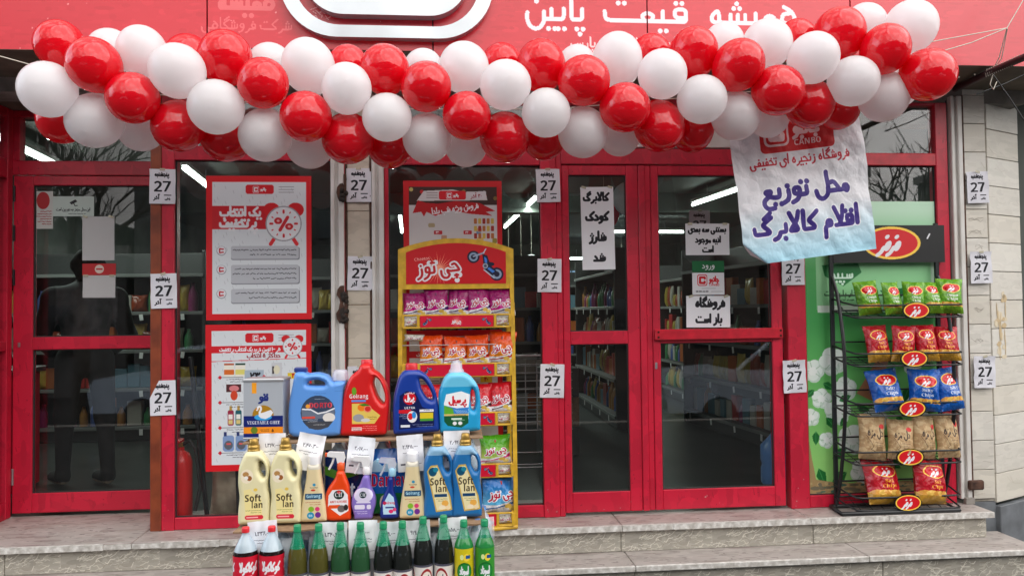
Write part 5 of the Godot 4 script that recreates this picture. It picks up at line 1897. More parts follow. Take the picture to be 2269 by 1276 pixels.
func build_inside():
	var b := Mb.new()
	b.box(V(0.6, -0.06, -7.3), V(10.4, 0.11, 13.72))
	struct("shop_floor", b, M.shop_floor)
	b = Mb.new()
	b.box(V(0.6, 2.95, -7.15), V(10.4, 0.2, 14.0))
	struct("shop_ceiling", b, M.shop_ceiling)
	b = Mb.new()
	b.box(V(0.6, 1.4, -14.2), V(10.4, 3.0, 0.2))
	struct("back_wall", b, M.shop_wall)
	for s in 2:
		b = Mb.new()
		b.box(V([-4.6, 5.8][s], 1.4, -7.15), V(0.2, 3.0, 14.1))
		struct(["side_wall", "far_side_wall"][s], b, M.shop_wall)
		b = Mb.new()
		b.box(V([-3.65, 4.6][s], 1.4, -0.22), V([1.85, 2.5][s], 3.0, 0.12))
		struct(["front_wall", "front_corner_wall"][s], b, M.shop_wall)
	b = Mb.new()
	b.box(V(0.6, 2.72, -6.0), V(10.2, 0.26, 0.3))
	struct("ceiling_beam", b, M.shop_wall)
	# fluorescent tubes
	var tubes := [[V(1.2, 2.68, -5.1), V(1.08, 2.68, -8.6)], [V(-2.5, 2.68, -3.1), V(-2.62, 2.68, -4.4)], [V(-3.52, 2.68, -1.75), V(-3.66, 2.68, -3.1)], [V(2.6, 2.62, -8.8), V(4.3, 2.62, -8.9)], [V(3.6, 2.66, -3.2), V(3.4, 2.66, -5.6)], [V(-0.6, 2.66, -6.6), V(-0.7, 2.66, -9.2)], [V(2.6, 2.4, -12.6), V(4.6, 2.4, -12.6)]]
	var names := ["over the middle aisle, seen through the window by the doors", "behind the poster window", "beside the recessed door", "across the aisle behind the narrow door", "over the snack shelves behind the wide door", "deep in the shop behind the yellow stand", "low in front of the back wall"]
	for i in tubes.size():
		var t := thing("tube_light", "lit white fluorescent tube " + names[i], "tube light", Vector3.ZERO, "fluorescent tubes on the shop ceiling")
		var q: Array = tubes[i]
		var m := Mb.new()
		m.tube(q, 0.02, 8)
		obj("tube", m, M.tube_glow, t)
		var d: Vector3 = q[1] - q[0]
		part_box("batten", (q[0] + q[1]) / 2 + V(0, 0.05, 0), V(0.06, 0.04, d.length()), M.white_metal, t, 0.004, Basis.looking_at(d.normalized()))
		for e in 2:
			var rod := Mb.new()
			rod.tube([q[0].lerp(q[1], 0.2 + e * 0.6) + V(0, 0.06, 0), q[0].lerp(q[1], 0.2 + e * 0.6) + V(0, 0.2, 0)], 0.006, 5)
			obj("rod", rod, M.wire_chrome, t)
		var a := AreaLight3D.new()
		a.name = "tube_area_light"
		a.area_size = Vector2(0.06, d.length())
		a.light_energy = TUBE_ENERGY * d.length() / 2.0
		a.light_color = Color(0.92, 1.0, 0.95)
		a.shadow_enabled = true
		a.area_range = 20.0
		t.add_child(a)
		a.transform = Transform3D(Basis(d.normalized().cross(Vector3.UP).normalized(), d.normalized(), Vector3.UP).orthonormalized(), (q[0] + q[1]) / 2 - V(0, 0.03, 0))
	# shelves with goods
	var runs := [[V(3.02, 0, -2.55), -PI / 2 + 0.1, 2.6, "the snack shelf behind the wide door"], [V(3.4, 0, -5.4), -PI / 2, 2.6, "the second shelf along the side wall"], [V(2.0, 0, -4.5), -PI / 2, 2.4, "the shelf behind the narrow door"], [V(0.3, 0, -4.2), 0.0, 2.2, "the shelf behind the yellow stand"], [V(-1.5, 0, -4.6), 0.0, 1.8, "the shelf behind the poster window"], [V(-3.4, 0, -3.6), 0.0, 2.0, "the shelf behind the recessed door"], [V(3.9, 0, -9.4), 0.0, 3.0, "the rear shelf behind the wide door"], [V(1.2, 0, -8.4), 0.0, 2.2, "the rear shelf behind the narrow door"]]
	for i in runs.size():
		var r: Array = runs[i]
		var u := shelf_unit(r[0], r[1], "dark grey shop shelving: " + r[3], r[2])
		stock(u, r[0], r[1], r[2], r[3], i + 1)
	var win := thing("back_window", "small barred daylit window high in the shop's back wall", "window")
	for k in 2:
		part_box("pane", V(3.3 + k * 0.62, 2.0, -14.09), V(0.5, 0.4, 0.02), M.window_glow, win, 0.0)
		for x in 3:
			part_box("bar", V(3.13 + k * 0.62 + x * 0.17, 2.0, -14.06), V(0.02, 0.42, 0.02), M.black_metal, win, 0.0)
	# shopping trolleys parked behind the glass
	var t := thing("shopping_trolley", "wire shopping trolley parked behind the window by the doors", "trolley", V(0.62, 0, -0.75))
	var wires := []
	for k in 9:
		var y := 0.45 + k * 0.055
		wires.append([V(-0.3, y, 0.25), V(0.25, y, 0.25), V(0.25, y, -0.4), V(-0.3, y, -0.4), V(-0.3, y, 0.25)])
	for k in 8:
		wires.append([V(-0.3 + k * 0.078, 0.45, 0.25), V(-0.3 + k * 0.078, 0.9, 0.25)])
	for y in [0.2, 0.22, 0.3]:
		wires.append([V(-0.28, y, 0.24), V(0.24, y, 0.24)])
	bars("wire", wires, 0.004, M.wire_chrome, t, 5)
	bars("frame", [[V(-0.28, 0.12, 0.24), V(-0.28, 0.95, 0.24)], [V(0.24, 0.12, 0.24), V(0.24, 0.95, 0.24)], [V(-0.28, 0.12, -0.38), V(-0.28, 0.95, -0.38)], [V(0.24, 0.12, -0.38), V(0.24, 0.95, -0.38)], [V(-0.28, 0.95, 0.24), V(0.24, 0.95, 0.24)]], 0.011, M.wire_chrome, t)
	for x in [-0.28, 0.24]:
		for z in [0.24, -0.38]:
			var wb := Mb.new()
			wb.lathe([Vector2(0, -0.012), Vector2(0.06, -0.012), Vector2(0.062, 0), Vector2(0.06, 0.012), Vector2(0, 0.012)], 16, V(x, 0.062, z), Basis(Vector3.FORWARD, PI / 2))
			obj("wheel", wb, M.rubber, t)
	# counter behind the recessed door
	var c := thing("checkout_counter", "dark red checkout counter behind the recessed door", "counter", V(-3.35, 0, -1.25))
	part_box("body", V(0, 0.42, 0), V(0.6, 0.84, 0.5), M.red_paint, c, 0.01)
	part_box("top", V(0, 0.86, 0), V(0.66, 0.04, 0.56), M.shelf_grey, c, 0.006)
	# extinguisher and sacks behind the poster window
	var x := thing("fire_extinguisher", "red fire extinguisher with a black hose behind the poster window", "extinguisher", V(-1.575, 0.03, -0.12))
	var e := Mb.new()
	e.lathe([Vector2(0, 0.0), Vector2(0.06, 0.0), Vector2(0.066, 0.012), Vector2(0.066, 0.34), Vector2(0.05, 0.39), Vector2(0.02, 0.41), Vector2(0.02, 0.43), Vector2(0, 0.43)], 20)
	obj("cylinder", e, M.extinguisher, x)
	bars("hose", [[V(0.0, 0.44, 0.0), V(0.06, 0.47, 0.02), V(0.1, 0.42, 0.04), V(0.13, 0.2, 0.05), V(0.1, 0.06, 0.06)]], 0.011, M.rubber, x, 8)
	part_box("lever", V(0.0, 0.47, 0.03), V(0.03, 0.02, 0.1), M.extinguisher, x, 0.004)
	part_box("valve", V(0.0, 0.445, 0.0), V(0.035, 0.03, 0.04), M.gold_cap, x, 0.004)
	part_box("data_plate", V(-0.015, 0.3, 0.066), V(0.04, 0.12, 0.004), M.grey_paper, x, 0.0)
	for k in 3:
		var s := Mb.new()
		pillow(s, 0.5, 0.62, 0.3, 60 + k)
		var o := obj("sack", s, M.sack)
		o.position = V(-1.2 + k * 0.34, 0.31, -0.24 - k * 0.05)
		tag(o, "worn beige sack leaning behind the poster window, %s from the extinguisher" % ordinal(k + 1), "sack", "sacks behind the poster window")
	bars_thing("broom_handle", "black handle leaning behind the poster window beside the extinguisher", "broom", [[V(-1.5, 1.0, -0.06), V(-1.4, 0.02, -0.06)]], 0.014)
	bars_thing("stand_leg", "black metal stand behind the poster window's lower poster", "stand", [[V(-0.86, 0.75, -0.06), V(-0.85, 0.01, -0.06)], [V(-1.24, 0.7, -0.06), V(-1.22, 0.01, -0.06)]], 0.012)
	build_person()

const TUBE_ENERGY := 1.5

func bars_thing(called: String, label: String, category: String, list: Array, r: float):
	var t := thing(called, label, category)
	bars("rod", list, r, M.black_metal, t)

func build_person():
	# seen from behind through the recessed door: grey-backed jacket, black trousers and shoes with pale soles
	var j := {"pelvis": V(0, 0.95, 0), "chest": V(0, 1.28, 0.0), "neck": V(0.0, 1.46, 0.0), "head": V(0.02, 1.6, -0.03)}
	var bones := [[j.pelvis, j.chest, 0.15, 0.17], [j.chest, V(0, 1.36, 0), 0.17, 0.15], [j.neck, j.head, 0.06, 0.07], [j.head, V(0.02, 1.66, -0.02), 0.095, 0.1], [V(0.02, 1.57, -0.1), V(0.02, 1.62, -0.11), 0.055, 0.05], [V(0.02, 1.61, -0.14), V(0.02, 1.595, -0.165), 0.014, 0.016], [V(-0.08, 1.61, -0.02), V(-0.08, 1.64, -0.02), 0.02, 0.022], [V(0.12, 1.61, -0.02), V(0.12, 1.64, -0.02), 0.02, 0.022]]
	for s in [-1, 1]:
		bones += [[V(0.0, 1.39, 0), V(s * 0.2, 1.38, 0), 0.1, 0.085], [V(s * 0.21, 1.37, 0), V(s * 0.29, 1.08, 0.03), 0.075, 0.062], [V(s * 0.29, 1.08, 0.03), V(s * 0.2, 0.98, -0.2), 0.06, 0.045], [V(s * 0.2, 0.98, -0.2), V(s * 0.15, 0.98, -0.28), 0.042, 0.036],
			[V(s * 0.1, 0.92, 0), V(s * 0.13, 0.5, 0.0 + s * 0.03), 0.1, 0.072], [V(s * 0.13, 0.5, s * 0.03), V(s * 0.14, 0.1, 0.04 + s * 0.08), 0.068, 0.048], [V(s * 0.14, 0.055, 0.04 + s * 0.08), V(s * 0.14 - 0.05, 0.045, -0.12 + s * 0.08), 0.05, 0.042]]
		for q in 5:
			bones.append([V(s * (0.13 + q * 0.012), 0.99 - q * 0.008, -0.3), V(s * (0.1 + q * 0.014), 0.97 - q * 0.01, -0.35 + absf(q - 2) * 0.01), 0.011, 0.009])
	var pre := []
	for b in bones:
		var lo: Vector3 = b[0].min(b[1]) - Vector3.ONE * (maxf(b[2], b[3]) + 0.09)
		var hi: Vector3 = b[0].max(b[1]) + Vector3.ONE * (maxf(b[2], b[3]) + 0.09)
		pre.append([AABB(lo, hi - lo), b[0], b[1] - b[0], (b[1] - b[0]).length_squared(), b[2], b[3] - b[2]])
	var field := func(p: Vector3) -> float:
		var d := 0.3
		for b in pre:
			if b[0].has_point(p):
				var t := clampf((p - b[1]).dot(b[2]) / b[3], 0.0, 1.0)
				var e: float = (p - b[1] - b[2] * t).length() - b[4] - b[5] * t
				var h := maxf(0.04 - absf(d - e), 0.0) / 0.04
				d = minf(d, e) - h * h * 0.01
		return d
	var weave := FastNoiseLite.new()
	weave.seed = 3
	weave.frequency = 1.0
	var look := func(p: Vector3) -> Array:
		var c := Color(0.012, 0.012, 0.014)
		if p.y > 1.5:
			c = Color(0.32, 0.2, 0.14) if p.z < -0.04 and p.y < 1.66 else Color(0.012, 0.01, 0.009)
		elif p.z < -0.24:
			c = Color(0.32, 0.2, 0.14)
		elif p.y < 0.03:
			c = Color(0.4, 0.33, 0.24)
		elif p.y > 1.0 and absf(p.x) < 0.2:
			c = Color(0.05, 0.055, 0.06).lerp(Color(0.17, 0.18, 0.19), clampf(weave.get_noise_3d(p.x * 9.0, p.y * 6.0, p.z * 4.0) + 0.4, 0.0, 1.0))
		return [Vector2.ZERO, c]
	var o := obj("person", nets(V(-0.42, -0.02, -0.4), V(0.42, 1.82, 0.26), 0.016, field, look), M.cloth)
	o.transform = Transform3D(Basis(Vector3.UP, 0.5), V(-2.66, 0.005, -1.35))
	tag(o, "person in dark jacket and black trousers standing inside behind the recessed door", "person")

func branch(b: Mb, at: Vector3, dir: Vector3, length: float, r: float, level: int, g: RandomNumberGenerator):
	var mid := at + dir * length * 0.5 + V(g.randf_range(-1, 1), 0, g.randf_range(-1, 1)) * length * 0.06
	var end := at + dir * length
	b.tube([at, mid, end], [r, r * 0.82, r * 0.62], 5 if level < 2 else 4, false)
	if level >= 5:
		return
	for k in (3 if level < 4 else 2):
		var d := (dir + V(g.randf_range(-0.8, 0.8), g.randf_range(-0.15, 0.6), g.randf_range(-0.8, 0.8))).normalized()
		branch(b, end if k else mid, d, length * g.randf_range(0.55, 0.8), r * 0.58, level + 1, g)

func build_street():
	# what the glass and the balloons mirror: the far side of the road
	for i in 4:
		var g := RandomNumberGenerator.new()
		g.seed = 30 + i
		var p: Vector3 = [V(-6.9, -0.7, 10.0), V(1.4, -0.7, 11.4), V(9.6, -0.7, 11.0), V(-9.6, -0.7, 12.0)][i]
		var t := thing("bare_tree", "leafless street tree across the road, %s of four" % ordinal(i + 1), "tree", p, "bare trees across the road")
		var tr := Mb.new()
		tr.tube([V(0, 0, 0), V(0.05, 1.2, 0.02), V(0, 2.2, 0)], [0.17, 0.14, 0.12], 8)
		obj("trunk", tr, M.bark, t)
		var cr := Mb.new()
		for k in 4:
			branch(cr, V(0, 2.15, 0), V(g.randf_range(-0.7, 0.7), 1.0, g.randf_range(-0.7, 0.7)).normalized(), 1.5, 0.085, 1, g)
		obj("crown", cr, M.bark, t)
	var rows := [[-34.0, -14.5, 6.2, "tall beige house"], [-14.3, -7.6, 3.4, "low brown house"], [-7.4, -0.6, 5.4, "cream two-storey house"], [-0.4, 7.8, 6.3, "tall brick house"], [8.0, 10.6, 5.2, "narrow beige house"], [10.8, 15.6, 3.6, "low flat-roofed house"], [15.8, 36.0, 6.0, "brown corner house"]]
	for i in rows.size():
		var wd: float = rows[i][1] - rows[i][0]
		var ht: float = rows[i][2]
		var h := thing("house", rows[i][3] + " across the road", "house", V((rows[i][0] + rows[i][1]) / 2, -0.7, 14.0), "houses across the road")
		part_box("wall", V(0, ht / 2, 3), V(wd, ht, 6), M["house_%d" % (i % 4)], h, 0.0)
		part_box("roof", V(0, ht + 0.1, 3), V(wd + 0.2, 0.25, 6.2), M.concrete, h, 0.0)
		part_box("parapet", V(wd * 0.22, ht + 0.5, 1.2), V(wd * 0.4, 0.7, 2.0), M.house_1, h, 0.0)
		for k in int(wd / 2):
			for f in int(ht / 2.7):
				part_box("window", V(-wd / 2 + 1.0 + k * 2.0, 1.6 + f * 2.7, -0.02), V(1.0, 1.2, 0.08), M.car_glass, h, 0.0)
	var car := build_car()
	car.position = V(5.6, -0.7, 7.9)
	car.set_meta("label", "old blue-grey saloon parked across from the entrance doors, mirrored in their glass")
	again(car, V(-3.6, -0.7, 8.6), "old blue-grey saloon parked across from the recessed door, mirrored in its glass")

func build_car() -> Node3D:
	var c := thing("parked_car", "old saloon car", "car", Vector3.ZERO, "cars parked across the road")
	var side := PackedVector2Array()
	for p in [[-2.15, 0.35], [2.15, 0.35], [2.18, 0.75], [2.05, 0.92], [1.2, 0.98], [-1.0, 0.98], [-2.1, 0.9], [-2.2, 0.7]]:
		side.append(Vector2(p[0], p[1]))
	var b := Mb.new()
	b.prism(side, -0.82, 0.82)
	obj("body", b, M.car_paint, c)
	var top := PackedVector2Array()
	for p in [[-1.0, 0.98], [1.5, 0.98], [1.0, 1.38], [-0.45, 1.42]]:
		top.append(Vector2(p[0], p[1]))
	b = Mb.new()
	b.prism(top, -0.68, 0.68)
	obj("cabin_glass", b, M.car_glass, c)
	bars("pillar", [[V(-1.02, 0.97, -0.69), V(-0.46, 1.42, -0.69)], [V(0.28, 0.97, -0.69), V(0.28, 1.42, -0.69)], [V(1.5, 0.97, -0.69), V(1.02, 1.4, -0.69)]], 0.03, M.car_paint, c)
	part_box("roof", V(0.28, 1.42, 0), V(1.52, 0.04, 1.38), M.car_paint, c, 0.015)
	for x in [-1.35, 1.3]:
		for z in [-0.76, 0.76]:
			var w := Mb.new()
			w.lathe([Vector2(0, -0.09), Vector2(0.26, -0.09), Vector2(0.3, -0.05), Vector2(0.3, 0.05), Vector2(0.26, 0.09), Vector2(0, 0.09)], 18, V(x, 0.3, z), Basis(Vector3.RIGHT, PI / 2))
			obj("wheel", w, M.rubber, c)
	part_box("bumper", V(-2.2, 0.48, 0), V(0.1, 0.14, 1.6), M.rubber, c, 0.02)
	part_box("bumper", V(2.18, 0.48, 0), V(0.1, 0.14, 1.6), M.rubber, c, 0.02)
	for z in [-0.62, 0.62]:
		part_box("headlight", V(-2.19, 0.74, z), V(0.05, 0.14, 0.28), M.wire_chrome, c, 0.01)
	return c

func pillow(b: Mb, w: float, h: float, depth: float, seed_: int):
	var f := FastNoiseLite.new()
	f.seed = seed_
	f.frequency = 1.0
	var g := RandomNumberGenerator.new()
	g.seed = seed_
	var lean := g.randf_range(-0.04, 0.04)
	var sag := g.randf_range(0.0, 0.03)
	var shape := func(u: float, v: float, side: float) -> Vector3:
		var x := (u - 0.5) * w
		var y := (v - 0.5) * h
		var seam := clampf(minf(v, 1.0 - v) / 0.07, 0.0, 1.0)
		var across := pow(maxf(0.0, 1.0 - pow(absf(2.0 * u - 1.0), 2.6)), 0.62)
		var along := pow(maxf(0.0, sin(PI * clampf(v, 0.0, 1.0))), 0.55) * (0.82 + 0.32 * (1.0 - v))
		var z := side * depth * 0.5 * across * along * seam
		var wr := f.get_noise_3d(u * 4.0, v * 3.0, side * 5.0) * 0.13 + f.get_noise_3d(u * 9.0, v * 5.0, side * 9.0) * 0.06 + absf(f.get_noise_2d(u * 6.0 + v * 3.0, side * 3.0)) * 0.1
		z += side * wr * depth * seam * across
		x *= 1.0 - 0.13 * sin(PI * v) + 0.02 * seam
		y += -sag * h * sin(PI * u) * v + f.get_noise_2d(u * 3.0, 9.0) * 0.02 * h * v
		z += (0.002 * sin(u * 40.0) * (1.0 - seam)) + f.get_noise_2d(u * 2.5, v + 20.0) * 0.05 * depth
		return V(x + lean * y, y, z)
	b.grid(14, 14, func(u, v): return shape.call(u, v, 1.0))
	b.grid(14, 14, func(u, v): return shape.call(u, v, -1.0), true, Vector2(1, 0), Vector2(0, 1))

func bag(called: String, m: Material, at: Vector3, w: float, h: float, label: String, group: String, seed_: int, tilt := 0.14, yaw := 0.0, roll := 0.0):
	var b := Mb.new()
	pillow(b, w * 1.1, h, w * 0.6, seed_)
	var o := obj(called, b, m)
	o.transform = Transform3D(Basis.from_euler(Vector3(-tilt, yaw, roll)), at + V(0, h / 2, 0))
	tag(o, label, "snack bag", group)

# a sheet of paper or cloth, about a millimetre thick, gently bent
func sheet(b: Mb, w: float, h: float, bend: float, seed_: int, nx := 8, ny := 8, uv0 := Vector2(0, 0), uv1 := Vector2(1, 1), freq := 2.0):
	var f := FastNoiseLite.new()
	f.seed = seed_
	f.frequency = freq
	f.fractal_octaves = 3
	var at := func(u: float, v: float) -> Vector3: return V((u - 0.5) * w, (v - 0.5) * h, f.get_noise_2d(u, v * h / w) * bend)
	b.grid(nx, ny, func(u, v): return at.call(u, v) + V(0, 0, 0.0005), false, uv0, uv1)
	b.grid(nx, ny, func(u, v): return at.call(u, v) - V(0, 0, 0.0005), true, Vector2(0.01, 0.99), Vector2(0.02, 1.0))

func note(called: String, m: Material, at: Vector3, w: float, h: float, label: String, category: String, roll := 0.0, group := "", bend := 0.004, seed_ := 1, uv0 := Vector2(0, 0), uv1 := Vector2(1, 1)) -> MeshInstance3D:
	var b := Mb.new()
	sheet(b, w, h, bend, seed_, 6, 6, uv0, uv1)
	var o := obj(called, b, m)
	o.transform = Transform3D(Basis(Vector3.BACK, roll), at)
	tag(o, label, category, group)
	if bend > 0.0 and category in ["date card", "notice", "paper sheet"]:
		for k in (2 if w > 0.18 else 1):
			var t := Mb.new()
			t.box(V(0, 0, 0.003), V(0.03, 0.014, 0.001))
			var q := obj("tape", t, M.tape, o)
			q.transform = Transform3D(Basis(Vector3.BACK, 0.3 * (seed_ % 3 - 1)), V(0.0 if w <= 0.18 else (k - 0.5) * w * 0.8, h / 2 - 0.002, 0.004))
	return o

const BALLOONS := [
	[-1.820,2.556,0.88,0.117,1],[-1.815,2.304,1.00,0.125,0],[-1.609,2.422,1.00,0.122,1],[-1.650,2.582,0.72,0.113,0],[-1.438,2.526,0.88,0.116,0],[-1.435,2.269,1.00,0.122,1],
	[-1.233,2.400,1.00,0.129,0],[-1.655,2.190,0.88,0.132,0],[-1.882,2.233,0.72,0.119,1],[-1.499,2.196,0.72,0.118,0],[-1.267,2.169,0.88,0.127,1],[-1.273,2.547,0.72,0.119,1],
	[-1.046,2.508,0.88,0.128,1],[-1.056,2.231,1.00,0.128,0],[-1.085,2.149,0.72,0.126,1],[-0.865,2.526,0.72,0.111,0],[-0.839,2.348,1.00,0.124,1],[-0.648,2.472,0.88,0.127,0],
	[-0.855,2.127,0.88,0.128,0],[-0.640,2.190,1.00,0.120,1],[-0.670,2.108,0.72,0.118,0],[-0.474,2.516,0.72,0.107,1],[-0.447,2.327,1.00,0.121,0],[-0.456,2.112,0.88,0.127,1],
	[-0.275,2.460,0.88,0.121,1],[-0.257,2.190,1.00,0.117,0],[-0.266,2.113,0.72,0.116,1],[-0.087,2.520,0.72,0.103,0],[-0.068,2.341,1.00,0.124,1],[0.119,2.478,0.88,0.129,0],
	[-0.068,2.117,0.88,0.121,0],[0.126,2.202,1.00,0.116,1],[0.129,2.123,0.72,0.110,0],[0.322,2.552,0.72,0.106,1],[0.317,2.355,1.00,0.125,0],[0.509,2.493,0.88,0.123,1],
	[0.321,2.125,0.88,0.129,1],[0.515,2.220,1.00,0.121,0],[0.539,2.150,0.72,0.111,1],[0.719,2.542,0.72,0.102,0],[0.705,2.382,1.00,0.127,1],[0.901,2.525,0.88,0.131,0],
	[0.718,2.153,0.88,0.130,0],[0.908,2.251,1.00,0.123,1],[0.943,2.175,0.72,0.107,0],[1.121,2.616,0.72,0.106,1],[1.100,2.420,1.00,0.125,0],[1.113,2.189,0.88,0.131,1],
	[1.300,2.569,0.88,0.123,1],[1.520,2.670,0.72,0.109,0],[1.300,2.296,1.00,0.124,0],[1.336,2.219,0.72,0.120,1],[1.491,2.471,1.00,0.129,1],[1.695,2.623,0.88,0.126,0],
	[1.518,2.244,0.88,0.128,0],[1.929,2.704,0.72,0.105,1],[1.761,2.294,0.72,0.114,0],[1.694,2.346,1.00,0.129,1],[1.882,2.514,1.00,0.130,0],[1.918,2.310,0.88,0.127,1],
	[2.087,2.685,0.88,0.132,1],[2.320,2.799,0.72,0.116,0],[2.091,2.398,1.00,0.128,0],[2.154,2.332,0.72,0.115,1],[2.266,2.567,1.00,0.124,1],[2.483,2.732,0.88,0.136,0],
	[2.321,2.355,0.88,0.130,0],[2.490,2.438,1.00,0.136,1],[2.497,2.460,0.72,0.119,0],
]

func balloon_shape() -> Mb:
	var pr := [Vector2(0.0, -1.3), Vector2(0.075, -1.28), Vector2(0.05, -1.22), Vector2(0.09, -1.16)]
	for k in 17:
		var a := lerpf(-PI / 2 + 0.16, PI / 2, k / 16.0)
		var y := sin(a)
		var r := cos(a)
		if y < 0:
			r *= 1.0 - 0.16 * y * y * (1.0 + y * 0.4)
			y *= 1.14
		pr.append(Vector2(maxf(r, 0.0), y))
	var b := Mb.new()
	b.lathe(pr, 30)
	return b

func build_balloons():
	var mesh := balloon_shape().mesh()
	var list := BALLOONS.duplicate()
	list.sort_custom(func(a, b): return a[0] < b[0])
	var count := [0, 0]
	for e in list:
		var k: int = e[4]
		count[k] += 1
		var o := obj("balloon", mesh, M.balloon_red if k else M.balloon_white)
		# the knots meet on the string that runs through the garland
		var mid: float = 2.33 + 0.016 * (e[0] + 1.8) * (e[0] + 1.8) - 0.03 * (e[0] + 1.8) if e[0] < 2.6 else 2.6
		var out: Vector3 = (V(e[0], e[1], e[2]) - V(e[0] + rng.randf_range(-0.05, 0.05), mid, 0.68)).normalized()
		var side := out.cross(Vector3.UP).normalized()
		o.transform = Transform3D(Basis(side * rng.randf_range(0.97, 1.03), out * rng.randf_range(0.95, 1.12), side.cross(out) * rng.randf_range(0.97, 1.03)).scaled(Vector3.ONE * e[3]), V(e[0], e[1], e[2]))
		tag(o, ["white balloon of the garland, %s white one from its left end", "glossy red balloon of the garland, %s red one from its left end"][k] % ordinal(count[k]), "balloon", ["white", "red"][k] + " balloons of the garland")
	var t := thing("garland_string", "thin cords tying the balloon garland to the sign and awning arm", "string")
	bars("cord", [[V(2.5, 2.66, 0.76), V(3.123, 2.782, 0.75)], [V(2.6, 2.6, 0.78), V(2.9, 2.69, 0.77), V(3.123, 2.782, 0.75)], [V(3.123, 2.782, 0.75), V(3.224, 2.94, 0.75), V(3.33, 3.1, 0.74)], [V(3.123, 2.782, 0.75), V(3.17, 2.66, 0.62), V(3.2, 2.62, 0.53)], [V(3.125, 2.778, 0.75), V(3.2, 2.66, 0.6), V(3.215, 2.62, 0.5)], [V(3.2, 2.6, 0.53), V(3.17, 2.53, 0.54), V(3.19, 2.5, 0.54), V(3.22, 2.55, 0.53)], [V(-2.4, 2.61, 0.74), V(-2.156, 2.534, 0.75), V(-1.8, 2.44, 0.72)], [V(-1.85, 2.4, 0.7), V(-0.6, 2.31, 0.68), V(0.6, 2.32, 0.68), V(1.7, 2.43, 0.68), V(2.52, 2.6, 0.76)]], 0.0028, M.string, t, 5)
	for k in 9:
		var q := Mb.new()
		q.lathe([Vector2(0, -0.006), Vector2(0.006, 0), Vector2(0, 0.006)], 6, V(3.05 + k * 0.05, 2.6 + k * 0.009, 0.44 - 0.0 * k))
		if k in [0, 2, 4]:
			obj("knot", q, M.string, t)
	var a := thing("awning_arm", "dark brown awning arm with cord wound round it at the sign's end", "awning arm")
	bars("arm", [[V(3.262, 2.629, 0.1), V(3.186, 2.607, 0.52), V(3.172, 2.6, 1.0)]], 0.021, M.black_pipe, a, 8)
	for k in 16:
		bars("winding", [[V(3.178, 2.584, 0.5 + k * 0.017), V(3.168, 2.6, 0.51 + k * 0.017), V(3.172, 2.626, 0.52 + k * 0.017)]], 0.0024, M.string, a, 4)
	bars_thing("cable", "thin black cable hanging in front of the tiled corner", "cable", [[V(3.2, 2.6, 0.52), V(3.3, 2.45, 0.53), V(3.42, 2.25, 0.54)], [V(3.13, 2.49, 0.48), V(3.3, 2.55, 0.48), V(3.5, 2.64, 0.47)]], 0.004)
	# the hanging banner
	var b := Mb.new()
	var f := FastNoiseLite.new()
	f.seed = 5
	f.frequency = 2.0
	var fold := FastNoiseLite.new()
	fold.seed = 9
	fold.noise_type = FastNoiseLite.TYPE_CELLULAR
	fold.cellular_return_type = FastNoiseLite.RETURN_DISTANCE2_SUB
	fold.frequency = 4.5
	fold.fractal_type = FastNoiseLite.FRACTAL_NONE
	var cloth := func(u: float, v: float) -> Vector3:
		var p := V((u - 0.5) * 0.775, (v - 0.5) * 0.92, f.get_noise_2d(u, v) * 0.024 + fold.get_noise_2d(u + v * 0.3, v) * 0.008)
		var d := maxf(0.0, 0.16 - (u + v * 1.2))  # the lower corner curls back
		return p + V(d * 0.5, d * 0.35, -d * 0.7)
	b.grid(60, 70, func(u, v): return cloth.call(u, v) + V(0, 0, 0.0006))
	b.grid(60, 70, func(u, v): return cloth.call(u, v) - V(0, 0, 0.0006), true, Vector2(0.01, 0.01), Vector2(0.02, 0.02))
	var o := obj("hanging_banner", b, M.banner)
	o.transform = Transform3D(Basis(Vector3.BACK, deg_to_rad(7.0)) * Basis(Vector3.RIGHT, 0.03), V(2.02, 1.99, 0.56))
	tag(o, "crumpled white and pale blue paper banner hanging askew from the balloon garland", "banner")

